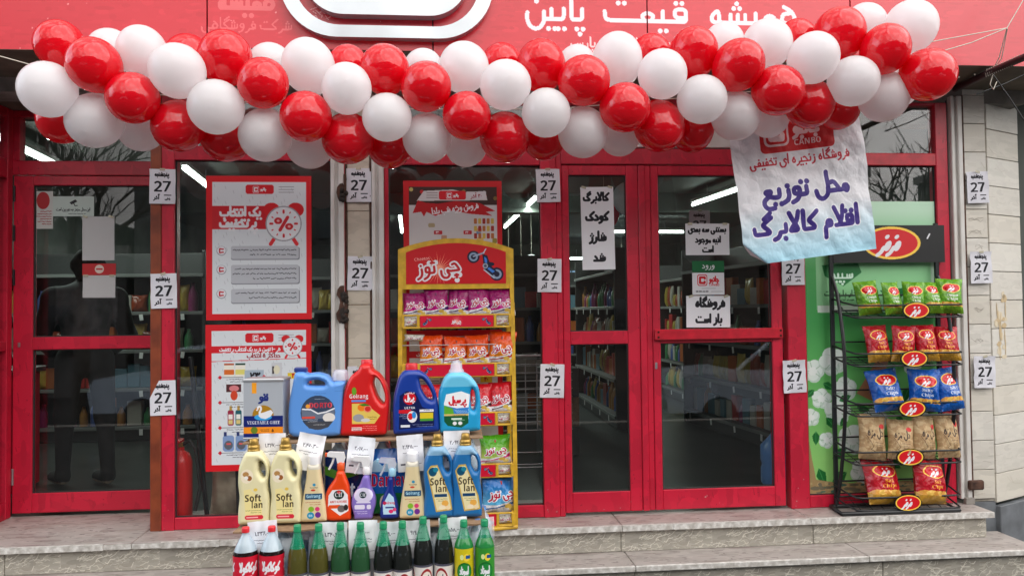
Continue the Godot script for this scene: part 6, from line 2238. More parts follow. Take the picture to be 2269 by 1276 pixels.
func build_cards():
	var cards := [[-1.628, 2.005, "on the red post by the recessed door, topmost of three"], [-1.62, 1.393, "on the red post by the recessed door, middle of three"], [-1.626, 0.772, "on the red post by the recessed door, lowest, its corner folded"],
		[-0.492, 2.016, "on the stone pilaster, topmost of three"], [-0.488, 1.488, "on the stone pilaster, middle of three"], [-0.49, 0.835, "on the stone pilaster, lowest, half hidden by a red jug"],
		[0.652, 2.016, "on the door post by the yellow stand, topmost of three"], [0.653, 1.466, "on the door post by the yellow stand, middle of three"], [0.661, 0.825, "on the door post by the yellow stand, lowest of three"],
		[2.195, 1.496, "on the door post below the banner, upper of two"], [2.19, 0.823, "on the door post below the banner, lower of two"],
		[3.44, 2.012, "on the tiled corner pilaster, topmost of three"], [3.448, 1.496, "on the tiled corner pilaster, middle of three"], [3.452, 0.828, "on the tiled corner pilaster, lowest of three"]]
	for i in cards.size():
		var c: Array = cards[i]
		if i == 2:
			var b := Mb.new()
			b.prism(PackedVector2Array([Vector2(-0.073, -0.102), Vector2(0.073, -0.102), Vector2(0.073, 0.1), Vector2(-0.02, 0.1), Vector2(-0.073, -0.0)]), 0.0, 0.0012)
			var o := obj("date_card", b, M.date_card)
			o.transform = Transform3D(Basis(Vector3.BACK, 0.02), V(c[0], c[1], 0.037))
			tag(o, "white paper date card " + c[2], "date card", "date cards on the shop front")
			continue
		note("date_card", M.date_card, V(c[0], c[1], 0.042 if i < 3 else 0.038), 0.147, 0.203, "white paper date card " + c[2], "date card", [-0.015, 0.02, 0, 0.01, -0.025, 0.02, 0.02, -0.015, -0.035, 0.01, 0.03, 0.03, 0.015, -0.01][i], "date cards on the shop front", 0.012, i + 1)
	note("paper_notice", M.paper_ration, V(0.963, 1.757, 0.006), 0.206, 0.512, "tall white paper notice of four bold words on the narrow door", "notice", 0.015, "", 0.003, 3)
	note("paper_notice", M.paper_icecream, V(1.658, 1.686, 0.006), 0.281, 0.197, "white three-line paper notice, uppermost on the wide door", "notice", 0.0, "", 0.003, 4)
	note("sticker", M.sticker_enter, V(1.66, 1.516, 0.004), 0.205, 0.07, "green entry sticker on the wide door", "sticker", 0.0, "", 0.0)
	note("sticker", M.sticker_hours, V(1.659, 1.408, 0.004), 0.205, 0.138, "white logo and opening hours sticker below the green one", "sticker", 0.0, "", 0.0)
	note("paper_notice", M.paper_open, V(1.655, 1.234, 0.006), 0.281, 0.196, "white two-line paper notice above the red push bar", "notice", -0.01, "", 0.003, 5)
	note("paper_sheet", M.grey_paper, V(-2.19, 1.747, -0.444), 0.197, 0.281, "blank grey-white sheet stuck on the recessed door", "paper sheet", 0.0, "", 0.003, 6)
	note("sticker", M.sticker_no_entry, V(-2.185, 1.549, -0.444), 0.205, 0.074, "red no-entry sticker on the recessed door", "sticker", 0.0, "", 0.0)
	note("paper_sheet", M.grey_paper, V(-2.185, 1.439, -0.444), 0.2, 0.142, "small blank sheet below the red no-entry sticker", "paper sheet", -0.01, "", 0.003, 7)
	note("sticker", M.sticker_camera, V(-2.343, 1.953, -0.444), 0.251, 0.128, "grey camera warning sticker high on the recessed door", "sticker", 0.0, "", 0.0)
	note("sticker", M.sticker_oval, V(-2.52, 1.93, -0.447), 0.1, 0.24, "red oval sticker at the edge of the recessed door", "sticker", 0.0, "", 0.0)
	note("poster", M.poster_rules, V(-1.082, 1.646, 0.012), 0.612, 0.856, "red bordered poster with an alarm clock and three grey text boxes", "poster", 0.0, "", 0.003, 8)
	note("poster", M.poster_offers, V(-1.086, 0.762, 0.012), 0.612, 0.86, "red bordered poster of discounted goods below the alarm clock poster", "poster", 0.0, "", 0.003, 9)
	note("poster", M.poster_yalda, V(0.069, 1.617, 0.012), 0.598, 0.862, "red bordered fruit and bottles poster above the yellow stand", "poster", 0.0, "", 0.003, 10)
	note("poster", M.poster_offers, V(0.063, 0.72, 0.012), 0.595, 0.84, "red bordered poster seen between the shelves of the yellow stand", "poster", 0.0, "", 0.003, 11)
	# balloons and cards hanging inside
	var mesh := balloon_shape().mesh()
	var inside := [[1.383, 2.0, -7.3, 0.12, 0], [1.09, 1.85, -6.0, 0.12, 1], [2.638, 1.84, -9.0, 0.12, 1], [3.132, 1.76, -10.0, 0.11, 0], [3.307, 1.865, -9.5, 0.12, 0], [1.5, 2.15, -1.4, 0.13, 0], [1.36, 2.06, -1.7, 0.13, 1], [0.95, 1.75, -6.4, 0.1, 1]]
	for i in inside.size():
		var e: Array = inside[i]
		var o := obj("hanging_balloon", mesh, M.balloon_red if e[4] else M.balloon_white)
		o.transform = Transform3D(Basis.IDENTITY.scaled(Vector3.ONE * e[3]), V(e[0], e[1], e[2]))
		tag(o, "%s balloon hanging inside the shop, %s" % [["white", "red"][e[4]], ["white one nearest the yellow stand", "upper red one behind the middle window", "red one low behind the narrow door", "palest one behind the narrow door", "white one deepest behind the narrow door", "white one close behind the narrow door", "red one close behind the narrow door", "lower red one behind the middle window"][i]], "balloon", "balloons hanging inside the shop")
		var s := thing("thread", "thread holding up the indoor balloon, " + ["white by the stand", "upper red", "low red", "palest", "deepest white", "near white", "near red", "lower red"][i], "string")
		bars("line", [[V(e[0], e[1] + e[3], e[2]), V(e[0], 2.85, e[2])], [V(e[0], e[1] - e[3] * 1.28, e[2]), V(e[0], e[1] - e[3] - 0.12, e[2])]], 0.002, M.string, s, 4)
		if i < 5 or i == 7:
			note("date_card", M.date_card, V(e[0], e[1] - e[3] - 0.22, e[2]), 0.147, 0.205, "date card hanging under the indoor balloon, " + ["white by the stand", "upper red", "low red", "palest", "deepest white", "", "", "lower red"][i], "date card", 0.0, "date cards hanging inside", 0.004, i)
	note("date_card", M.date_card, V(1.78, 1.83, -0.5), 0.147, 0.205, "date card hanging inside just behind the wide door's notice", "date card", 0.0, "date cards hanging inside")

func build_yellow_stand():
	var s := thing("snack_stand", "yellow metal snack stand with an arched red header and five trays", "display stand", V(0.083, 0.0, 0.0))
	var Y: Material = M.yellow_metal
	for x in [-0.328, 0.328]:
		var side := Mb.new()  # uprights lean forward towards the foot
		var pts := [V(x, 0.02, 0.235), V(x, 0.25, 0.24), V(x, 0.5, 0.228), V(x, 0.9, 0.2), V(x, 1.3, 0.175), V(x * 0.985, 1.61, 0.165)]
		for i in pts.size() - 1:
			var d: Vector3 = pts[i + 1] - pts[i]
			side.box((pts[i] + pts[i + 1]) / 2, V(0.024, d.length() + 0.004, 0.03), Basis(Vector3.RIGHT, atan2(d.z, d.y)))
		obj("upright", side, Y, s)
		part_box("rear_post", V(x * 0.95, 0.8, 0.05), V(0.026, 1.6, 0.026), Y, s)
	# header
	var arch := PackedVector2Array([Vector2(-0.337, 1.385), Vector2(0.337, 1.385), Vector2(0.337, 1.618)])
	var face := PackedVector2Array([Vector2(-0.292, 1.415), Vector2(0.292, 1.415), Vector2(0.292, 1.6)])
	for k in 13:
		var u := 1.0 - 2.0 * (k + 0.5) / 13
		arch.append(Vector2(u * 0.3, 1.632 + 0.05 * (1.0 - u * u)))
		face.append(Vector2(u * 0.28, 1.606 + 0.048 * (1.0 - u * u)))
	arch.append(Vector2(-0.337, 1.618))
	face.append(Vector2(-0.292, 1.6))
	var b := Mb.new()
	b.prism(arch, 0.155, 0.182)
	obj("header_frame", b, Y, s)
	b = Mb.new()
	b.prism(face, 0.182, 0.1845)
	obj("header_board", b, M.topper, s)
	var tops := [1.233, 0.951, 0.669, 0.375, 0.098]
	for i in 5:
		var y: float = tops[i]
		var z := 0.2 + i * 0.012
		var hw := 0.31
		# tray: floor, top rail, foot rail, four little posts and a printed strip
		var tray := Node3D.new()
		tray.name = "tray"
		s.add_child(tray, true)
		part_box("tray_floor", V(0, y - 0.07, 0.06 + z / 2 - 0.02), V(hw * 2, 0.008, z - 0.06), Y, tray)
		bars("tray_rail", [[V(-hw, y, z + 0.02), V(hw, y, z + 0.02)], [V(-hw, y - 0.072, z + 0.02), V(hw, y - 0.072, z + 0.02)], [V(-hw, y, 0.06), V(-hw, y, z + 0.02)], [V(hw, y, 0.06), V(hw, y, z + 0.02)]], 0.006, Y, tray, 6)
		for x in [-hw, -0.222, 0.222, hw]:
			part_box("tray_post", V(x, y - 0.036, z + 0.021), V(0.016, 0.07, 0.01), Y, tray, 0.002)
		b = Mb.new()
		b.box(V(0, y - 0.036, z + 0.026), V(0.424, 0.066, 0.003))
		obj("printed_strip", b, M.tray_strip, tray)
	# bowed foot plate
	var foot := Mb.new()
	var arc := []
	for k in 13:
		var u := k / 12.0 * 2 - 1
		arc.append(V(u * 0.336, 0.012, 0.245 + 0.05 * (1.0 - u * u)))
	foot.tube(arc, 0.012, 8)
	obj("foot_rail", foot, Y, s)
	bars("tie", [[V(-0.33, 1.06, 0.2), V(0.335, 1.06, 0.2)]], 0.003, M.wire_chrome, s, 5)
	# bags: x, base y, width, height
	var rows := [["purple", M.puff_purple, [[-0.161, 0.123, 0.128], [-0.034, 0.121, 0.15], [0.093, 0.115, 0.151], [0.214, 0.122, 0.156], [0.345, 0.139, 0.148]]], ["orange", M.puff_orange, [[-0.068, 0.12, 0.158], [0.075, 0.118, 0.15], [0.202, 0.119, 0.158], [0.348, 0.138, 0.175]]], ["red", M.puff_red, [[-0.06, 0.12, 0.155], [0.09, 0.12, 0.155], [0.215, 0.118, 0.156], [0.338, 0.122, 0.164]]], ["green", M.puff_green, [[0.3, 0.152, 0.15]]], ["blue", M.puff_blue, [[0.318, 0.18, 0.208]]]]
	for i in 5:
		var r: Array = rows[i]
		for k in r[2].size():
			var q: Array = r[2][k]
			bag("snack_bag", r[1], V(q[0], tops[i] - 0.014, 0.155 + i * 0.012 + (k % 2) * 0.006), q[1] * 1.1, q[2] + 0.022, "%s puff snack bag on the yellow stand, %s from the left in its tray" % [r[0], ordinal(k + 1)] if r[2].size() > 1 else "lone %s puff snack bag low on the yellow stand" % r[0], "puff snack bags on the yellow stand", 100 + i * 10 + k, rng.randf_range(0.04, 0.2), rng.randf_range(-0.22, 0.22), rng.randf_range(-0.09, 0.09))
	for q in [[-0.18, 0, "left end of the top tray"], [0.345, 0, "right end of the top tray"], [0.345, 1, "right end of the second tray"], [0.345, 2, "right end of the third tray"], [0.345, 3, "right end of the fourth tray"], [0.345, 4, "right end of the lowest tray"]]:
		bag("snack_bag", M.puff_white, V(q[0], tops[q[1]] - 0.064, 0.19 + q[1] * 0.012), 0.08, 0.056, "small white snack bag lying at the " + q[2], "white snack bags in the yellow stand", 160 + q[1] + int(q[0] < 0), 0.05, 0.1, 0.06)
	bag("snack_bag", M.puff_white, V(-0.165, 1.082, 0.17), 0.11, 0.04, "flat white snack bag hanging under the top tray", "white snack bags in the yellow stand", 190, 0.0, 0.0, -0.04)

func build_black_rack():
	var s := thing("wire_rack", "black wire snack rack with five bowed shelves and an oval logo header", "display rack")
	var K: Material = M.black_metal
	var xl := 2.44
	var xr := 3.14
	for x in [xl, xr]:
		part_box("rear_post", V(x, 0.9, 0.045), V(0.026, 1.76, 0.02), K, s)
		var pts := []
		for k in 15:
			var t := k / 14.0
			pts.append(V(x, lerpf(1.44, 0.05, t), 0.055 + 0.135 * pow(sin(PI * pow(t, 0.85)), 0.8)))
		var m := Mb.new()
		m.tube(pts, 0.0125, 6)
		obj("bowed_post", m, K, s)
	var b := Mb.new()
	b.box(V(2.82, 1.648, 0.052), V(0.74, 0.236, 0.012))
	obj("header_board", b, M.rack_header, s)
	var tops := [1.185, 0.893, 0.592, 0.3, 0.028]
	for i in 5:
		var y: float = tops[i]
		var zf := 0.235
		var x0: float = xl - 0.0 + i * -0.004
		var x1: float = xr + 0.045 - i * 0.012
		var shelf := Node3D.new()
		shelf.name = "shelf"
		s.add_child(shelf, true)
		var list := []
		for dy in [0.0, 0.075]:
			list.append([V(x0, y + dy + 0.045, 0.05), V(x0 + 0.02, y + dy + 0.02, 0.15), V(x0 + 0.05, y + dy + 0.002, zf - 0.01), V(x0 + 0.09, y + dy, zf), V(x1 - 0.05, y + dy, zf), V(x1, y + dy, zf - 0.02), V(x1 + 0.0, y + dy + 0.03, 0.1)])
		list.append([V(x0, y + 0.045, 0.05), V(x1, y + 0.045, 0.05)])
		list.append([V(x0, y + 0.14, 0.05), V(x1, y + 0.14, 0.05)])
		bars("shelf_bar", list, 0.0058, K, shelf, 6)
		var floor_wires := []
		for k in 9:
			var x := lerpf(x0 + 0.08, x1 - 0.05, k / 8.0)
			floor_wires.append([V(x, y + 0.042, 0.05), V(x, y - 0.001, zf)])
		for k in 3:
			floor_wires.append([V(x0 + 0.04, y + 0.03 - k * 0.01, 0.09 + k * 0.045), V(x1 - 0.02, y + 0.03 - k * 0.01, 0.09 + k * 0.045)])
		bars("floor_wire", floor_wires, 0.0026, K, shelf, 4)
		b = Mb.new()
		var el := PackedVector2Array()
		for k in 24:
			el.append(Vector2(cos(TAU * k / 24) * 0.089, sin(TAU * k / 24) * 0.052))
		b.prism(el, 0.0, 0.006)
		var badge := obj("oval_badge", b, M.oval_badge, shelf)
		badge.position = V(2.872 - i * 0.021, y + 0.042, zf + 0.005)
	bars("base_bar", [[V(2.4, 0.014, 0.05), V(2.375, 0.014, 0.235), V(3.12, 0.014, 0.235), V(3.14, 0.014, 0.05), V(2.4, 0.014, 0.05)]], 0.014, K, s, 6)
	bars("foot_post", [[V(2.5, 0.02, 0.225), V(2.5, 0.03, 0.225)], [V(3.05, 0.02, 0.225), V(3.05, 0.03, 0.225)], [V(2.43, 0.02, 0.06), V(2.44, 0.1, 0.06)]], 0.008, K, s, 5)
	var rows := [["green", M.chips_green, [[2.615, 0.16, 0.218], [2.75, 0.128, 0.204], [2.9, 0.133, 0.212], [3.02, 0.136, 0.2], [3.15, 0.155, 0.22]]], ["red", M.chips_red, [[2.67, 0.155, 0.22], [2.82, 0.147, 0.218], [2.97, 0.147, 0.224], [3.115, 0.142, 0.219]]], ["blue", M.chips_blue, [[2.715, 0.205, 0.258], [2.945, 0.185, 0.258], [3.105, 0.165, 0.26]]], ["brown paper", M.chips_brown, [[2.622, 0.17, 0.28], [2.785, 0.152, 0.25], [2.94, 0.16, 0.275], [3.1, 0.155, 0.262]]], ["large red", M.chips_red, [[2.675, 0.235, 0.27], [2.96, 0.222, 0.27]]]]
	for i in 5:
		var r: Array = rows[i]
		for k in r[2].size():
			var q: Array = r[2][k]
			bag("snack_bag", r[1], V(q[0], tops[i] + 0.018, 0.15 + (k * 3 % 4) * 0.012), q[1] * 0.96, q[2] * rng.randf_range(0.95, 1.04), "%s chips bag on the black rack, %s from the left on its shelf" % [r[0], ordinal(k + 1)], "chips bags on the black rack", 200 + i * 10 + k, rng.randf_range(0.1, 0.32), rng.randf_range(-0.3, 0.32), rng.randf_range(-0.11, 0.11))

func water_bottle(parent: Node, at: Vector3, h: float, m: Material, cap: Material):
	if _water.is_empty():
		var b := Mb.new()
		var pr := [Vector2(0, 0), Vector2(0.036, 0.0), Vector2(0.043, 0.01)]
		for k in 7:
			pr.append(Vector2(0.043, 0.02 + k * 0.026))
			pr.append(Vector2(0.0405, 0.033 + k * 0.026))
		pr += [Vector2(0.043, 0.2), Vector2(0.04, 0.225), Vector2(0.026, 0.262), Vector2(0.0145, 0.278), Vector2(0.0145, 0.29)]
		b.lathe(pr, 14)
		_water.append(b.mesh())
		b = Mb.new()
		b.lathe([Vector2(0.0155, 0.284), Vector2(0.0155, 0.302), Vector2(0, 0.302)], 12)
		_water.append(b.mesh())
		b = Mb.new()
		b.lathe([Vector2(0.0438, 0.1), Vector2(0.0438, 0.17)], 16)
		_water.append(b.mesh())
	for k in 3:
		var o := obj(["bottle", "cap", "label"][k], _water[k], [m, cap, M.water_label][k], parent)
		o.position = at
		o.scale = V(1, h / 0.302, 1)

var _water := []

func water_pack(x: float, y: float, z: float, h: float, m: Material, wrap: Material, label: String, cols := 3, deep := 2):
	var p := thing("water_pack", label, "water pack", V(x, y, z), "shrink-wrapped water packs of the display")
	for i in cols:
		for k in deep:
			water_bottle(p, V((i - (cols - 1) / 2.0) * 0.088, 0.002, -k * 0.088), h, m, M.blue_cap)
	var w := cols * 0.088 + 0.008
	var f := FastNoiseLite.new()
	f.seed = int(x * 100) + 50
	f.frequency = 1.0
	var top := 0.86
	var b := Mb.new()
	b.grid(18, 12, func(u, v): return V((u - 0.5) * w, 0.004 + v * h * top, 0.05 + 0.006 * absf(sin(u * PI * cols)) + f.get_noise_2d(u * 12, v * 9) * 0.006 - 0.02 * smoothstep(0.8, 1.0, v)))
	obj("wrap", b, wrap, p)

func jug(called: String, mesh: ArrayMesh, m: Material, at: Vector3, label: String, category: String, yaw := 0.0) -> Node3D:
	var t := thing(called, label, category, at)
	t.rotation.y = yaw
	obj("body", mesh, m, t)
	return t

func cap(parent: Node, x: float, y: float, r: float, h: float, m: Material, ribs := false):
	var pr := [Vector2(r, 0), Vector2(r, h * 0.85), Vector2(r * 0.92, h), Vector2(0, h)]
	if ribs:  # stepped measuring cap
		pr = [Vector2(r * 0.94, 0), Vector2(r, h * 0.03), Vector2(r, h * 0.2), Vector2(r * 0.93, h * 0.22), Vector2(r * 0.97, h * 0.27), Vector2(r * 0.95, h * 0.5), Vector2(r * 0.76, h * 0.53), Vector2(r * 0.78, h * 0.57), Vector2(r * 0.68, h * 0.94), Vector2(r * 0.6, h), Vector2(0, h)]
	var b := Mb.new()
	b.lathe(pr, 18, V(x, y, 0))
	obj("cap", b, m, parent)

func trigger(t: Node3D, y: float, m: Material, neck: Material):
	var b := Mb.new()
	b.lathe([Vector2(0.014, 0), Vector2(0.0155, 0.004), Vector2(0.0155, 0.03), Vector2(0.011, 0.034), Vector2(0.0, 0.036)], 14, V(0.012, y, 0))
	obj("collar", b, neck, t)
	b = Mb.new()
	var head := PackedVector2Array()
	for p in [[0.024, 0.0], [0.03, 0.018], [0.024, 0.042], [-0.034, 0.046], [-0.042, 0.04], [-0.042, 0.028], [-0.006, 0.022], [-0.002, 0.0]]:
		head.append(Vector2(p[0], y + 0.03 + p[1]))
	b.prism(head, -0.011, 0.011)
	obj("trigger_head", b, m, t)
	b = Mb.new()
	b.tube([V(-0.014, y + 0.056, 0), V(-0.022, y + 0.03, 0), V(-0.036, y + 0.004, 0)], 0.005, 6)
	obj("trigger", b, m, t)
	part_box("nozzle", V(-0.046, y + 0.064, 0), V(0.01, 0.016, 0.016), neck, t, 0.002)

func build_display():
	# the tiers: cardboard sheets on packs of water
	var tiers := [[0.7295, 1.22, 1.485, "upper"], [0.4085, 1.36, 1.62, "middle"], [0.092, 1.48, 1.78, "lowest"]]
	for i in 3:
		var t: Array = tiers[i]
		var f := FastNoiseLite.new()
		f.seed = 70 + i
		f.frequency = 1.0
		var b := Mb.new()
		var shape := func(u: float, v: float, up: float) -> Vector3: return V(-0.325 + (u - 0.5) * [0.985, 0.99, 1.04][i] + f.get_noise_2d(v * 6, 4) * 0.01, t[0] + up - 0.0035 + f.get_noise_2d(u * 9, v * 2) * 0.004 * (v if i < 2 else 1.0), lerpf(t[1], t[2], v) + f.get_noise_2d(u * 14, 7) * 0.008 * v)
		b.grid(50, 4, func(u, v): return shape.call(u, v, 0.0), true)
		b.grid(50, 4, func(u, v): return shape.call(u, v, -0.006))
		b.grid(50, 1, func(u, v): return shape.call(u, 1.0, -0.006 + v * 0.006))
		tag(obj("cardboard_sheet", b, M.cardboard), "brown cardboard sheet forming the %s tier of the goods display" % t[3], "cardboard", "cardboard tiers")
	var row := [["clear water pack behind the cream bottles", M.clear_bottle, M.film], ["clear water pack behind the price cards of the middle tier", M.clear_bottle, M.film], ["navy printed water pack behind the orange spray", M.clear_bottle, M.pack_navy], ["blue printed water pack behind the blue spray", M.clear_bottle, M.pack_blue], ["clear water pack behind the sky-blue softeners", M.clear_bottle, M.film]]
	var xs := [-0.7, -0.56, -0.4, -0.215, 0.02]
	var cols := [2, 1, 2, 2, 3]
	for i in 5:
		water_pack(xs[i], 0.413, 1.4, 0.308, row[i][1], row[i][2], row[i][0], cols[i])
	for i in 4:
		water_pack(-0.69 + i * 0.245, 0.096, 1.545, 0.306, M.clear_bottle, M.film, "clear water pack on the lowest tier, %s from the left" % ordinal(i + 1), 2 if i < 3 else 3)
	for i in 4:
		water_pack(-0.7 + i * 0.26, -0.318, 1.68, 0.4, M.clear_bottle, M.film, "clear water pack on the pavement under the display, %s from the left" % ordinal(i + 1), 3)
	for i in 4:
		water_pack(-0.7 + i * 0.26, 0.096, 1.31, 0.3, M.clear_bottle, M.film, "clear water pack propping up the middle tier, %s from the left" % ordinal(i + 1), 3, 1)
	for i in 4:
		water_pack(-0.7 + i * 0.26, -0.318, 1.42, 0.4, M.clear_bottle, M.film, "rear water pack on the pavement, %s from the left" % ordinal(i + 1), 3, 2)
	# top row
	var y := 0.7355
	var t := thing("ghee_tin", "silver and blue tin printed with a white swan, leftmost on the top tier", "tin", V(-0.741, y, 1.38))
	t.rotation.y = -0.06
	var b := Mb.new()
	b.box(V(0, 0.122, 0), V(0.162, 0.236, 0.12))
	obj("body", b, M.ghee_tin, t)
	part_box("rim", V(0, 0.242, 0), V(0.17, 0.012, 0.128), M.tin_rim, t, 0.003)
	part_box("rim", V(0, 0.003, 0), V(0.168, 0.008, 0.126), M.tin_rim, t, 0.002)
	part_box("lid", V(0, 0.244, 0), V(0.156, 0.01, 0.114), M.tin_rim, t, 0.002)
	t = jug("detergent_jug", blown([-0.095, 0.0, 0.085, 0.0, 0.1, 0.012, 0.108, 0.19, 0.118, 0.215, 0.118, 0.23, 0.07, 0.23, 0.066, 0.225, 0.045, 0.255, 0.0, 0.268, -0.04, 0.262, -0.05, 0.272, -0.09, 0.272, -0.094, 0.25, -0.118, 0.13, -0.118, 0.02], [-0.042, 0.217, -0.036, 0.234, 0.0, 0.24, 0.03, 0.23, 0.038, 0.214, 0.0, 0.213], 0.055, 0.022), M.jug_pale_blue, V(-0.53, y, 1.38), "pale blue laundry detergent jug with an oval dark label", "detergent jug", 0.03)
	b = Mb.new()
	b.box(V(-0.07, 0.279, 0), V(0.052, 0.02, 0.05), Basis(Vector3.BACK, -0.03), 0.004)
	obj("cap", b, M.navy_cap, t)
	b = Mb.new()
	b.lathe([Vector2(0.034, 0.232), Vector2(0.033, 0.262), Vector2(0.026, 0.276), Vector2(0.0, 0.278)], 18, V(0.094, 0.0, 0))
	obj("measuring_cap", b, M.clear_cap, t)
	t = jug("detergent_jug", blown([-0.1, 0.0, 0.082, 0.0, 0.09, 0.008, 0.1, 0.1, 0.103, 0.15, 0.09, 0.21, 0.06, 0.258, 0.03, 0.276, 0.028, 0.3, -0.02, 0.3, -0.024, 0.278, -0.062, 0.25, -0.088, 0.19, -0.098, 0.1, -0.105, 0.01], [0.042, 0.25, 0.066, 0.226, 0.085, 0.17, 0.084, 0.135, 0.074, 0.13, 0.05, 0.16, 0.032, 0.215], 0.052, 0.022), M.jug_red, V(-0.329, y, 1.38), "red dish soap jug with a citrus label on the top tier", "detergent jug", -0.04)
	cap(t, 0.005, 0.297, 0.0245, 0.02, M.red_cap)
	t = jug("detergent_jug", blown([-0.092, 0.0, 0.096, 0.006, 0.1, 0.02, 0.094, 0.13, 0.08, 0.19, 0.05, 0.245, 0.012, 0.272, -0.048, 0.272, -0.075, 0.24, -0.095, 0.16, -0.1, 0.1, -0.098, 0.01], [0.012, 0.236, 0.03, 0.232, 0.058, 0.19, 0.072, 0.152, 0.068, 0.14, 0.045, 0.15, 0.022, 0.19], 0.052, 0.022), M.jug_blue, V(-0.116, y, 1.38), "dark blue dish soap jug with a red round label and red cap", "detergent jug", 0.06)
	cap(t, -0.018, 0.27, 0.026, 0.028, M.red_cap)
	t = jug("detergent_jug", blown([-0.085, 0.0, 0.086, 0.006, 0.088, 0.02, 0.09, 0.15, 0.08, 0.2, 0.05, 0.24, 0.02, 0.258, -0.04, 0.258, -0.066, 0.236, -0.088, 0.18, -0.092, 0.15, -0.086, 0.02], [0.052, 0.19, 0.066, 0.172, 0.07, 0.13, 0.062, 0.092, 0.05, 0.098, 0.046, 0.13, 0.046, 0.17], 0.05, 0.022), M.jug_cyan, V(0.07, y, 1.38), "bright cyan laundry liquid jug, rightmost on the top tier", "detergent jug", 0.02)
	b = Mb.new()
	b.lathe([Vector2(0.034, 0.255), Vector2(0.032, 0.266), Vector2(0.026, 0.272), Vector2(0.024, 0.294), Vector2(0.017, 0.297), Vector2(0.0165, 0.306), Vector2(0, 0.307)], 18, V(-0.012, 0, 0))
	obj("cap", b, M.clear_cap, t)
	# middle row
	y = 0.414
	var soft := blown([-0.058, 0.0, 0.058, 0.0, 0.061, 0.01, 0.062, 0.1, 0.052, 0.15, 0.06, 0.2, 0.056, 0.24, 0.034, 0.275, 0.022, 0.29, -0.03, 0.29, -0.042, 0.27, -0.06, 0.225, -0.062, 0.16, -0.055, 0.11, -0.062, 0.05, -0.062, 0.01], [0.018, 0.252, 0.034, 0.248, 0.046, 0.215, 0.044, 0.185, 0.034, 0.182, 0.018, 0.21], 0.038, 0.02, 0.005)
	for k in 4:
		t = jug("softener_bottle", soft, M.softener_cream if k < 2 else M.softener_blue, V([-0.759, -0.634, -0.022, 0.094][k], y, 1.525), ["cream fabric softener bottle with gold cap, leftmost on the middle tier", "cream fabric softener bottle with gold cap, second on the middle tier", "sky-blue fabric softener bottle with gold cap beside the cream shampoo", "sky-blue fabric softener bottle with gold cap, rightmost on the middle tier"][k], "softener bottle", [0.05, -0.04, 0.04, 0.0][k])
		t.set_meta("group", "fabric softener bottles")
		cap(t, -0.004, 0.286, 0.0245, 0.052, M.gold_cap, true)
	var sham := blown([-0.05, 0.0, 0.05, 0.0, 0.054, 0.008, 0.05, 0.06, 0.03, 0.17, 0.026, 0.225, 0.022, 0.232, -0.022, 0.232, -0.026, 0.225, -0.03, 0.17, -0.05, 0.06, -0.054, 0.008], [], 0.03, 0.018, 0.005)
	for k in 2:
		t = jug("shampoo_bottle", sham, M.shampoo, V([-0.524, -0.128][k], y, 1.525), ["cream shampoo bottle with white cap between softener and orange spray", "cream shampoo bottle with white cap between blue spray and sky-blue softener"][k], "shampoo bottle")
		t.set_meta("group", "cream shampoo bottles")
		cap(t, 0.0, 0.23, 0.024, 0.036, M.white_plastic)
	t = jug("spray_bottle", blown([-0.045, 0.0, 0.05, 0.0, 0.053, 0.01, 0.05, 0.1, 0.046, 0.14, 0.026, 0.19, 0.024, 0.2, -0.004, 0.2, -0.01, 0.17, -0.04, 0.13, -0.05, 0.1, -0.05, 0.05], [], 0.026, 0.016, 0.005), M.spray_orange, V(-0.43, y, 1.52), "orange degreaser spray bottle with white trigger head", "spray bottle", 0.05)
	trigger(t, 0.2, M.white_plastic, M.orange_plastic)
	t = jug("spray_bottle", blown([-0.036, 0.0, 0.036, 0.0, 0.038, 0.02, 0.05, 0.06, 0.05, 0.09, 0.03, 0.13, 0.024, 0.18, 0.0, 0.18, -0.014, 0.14, -0.046, 0.095, -0.05, 0.06, -0.038, 0.02], [], 0.026, 0.016, 0.005), M.spray_lilac, V(-0.327, y, 1.52), "lilac cleaner spray bottle with pale trigger head", "spray bottle", -0.05)
	trigger(t, 0.18, M.white_plastic, M.white_plastic)
	t = jug("spray_bottle", blown([-0.036, 0.0, 0.036, 0.0, 0.039, 0.012, 0.036, 0.06, 0.016, 0.12, 0.018, 0.17, -0.004, 0.17, -0.006, 0.13, -0.03, 0.08, -0.039, 0.02], [], 0.024, 0.014, 0.005), M.spray_blue, V(-0.223, y, 1.52), "deep blue glass cleaner spray bottle with flower label", "spray bottle", 0.0)
	trigger(t, 0.17, M.clear_cap, M.pale_cyan)
	# bottom row: two colas, eight malts, two lemonades
	y = 0.098
	var bx := [-0.762, -0.664, -0.567, -0.486, -0.403, -0.326, -0.238, -0.164, -0.084, -0.003, 0.076, 0.158]
	var mk := func(pr: Array, sides := 20) -> ArrayMesh:
		var m := Mb.new()
		m.lathe(pr, sides)
		return m.mesh()
	var cola_body: ArrayMesh = mk.call([Vector2(0, 0), Vector2(0.038, 0.0), Vector2(0.044, 0.012), Vector2(0.045, 0.06), Vector2(0.042, 0.1), Vector2(0.046, 0.14), Vector2(0.0465, 0.235), Vector2(0.043, 0.25)])
	var cola_neck: ArrayMesh = mk.call([Vector2(0.043, 0.25), Vector2(0.034, 0.275), Vector2(0.02, 0.3), Vector2(0.0135, 0.312), Vector2(0.0135, 0.322)])
	var cola_label: ArrayMesh = mk.call([Vector2(0.0474, 0.142), Vector2(0.0478, 0.236)], 24)
	var cola_cap: ArrayMesh = mk.call([Vector2(0.0148, 0.318), Vector2(0.0148, 0.334), Vector2(0.013, 0.338), Vector2(0, 0.338)])
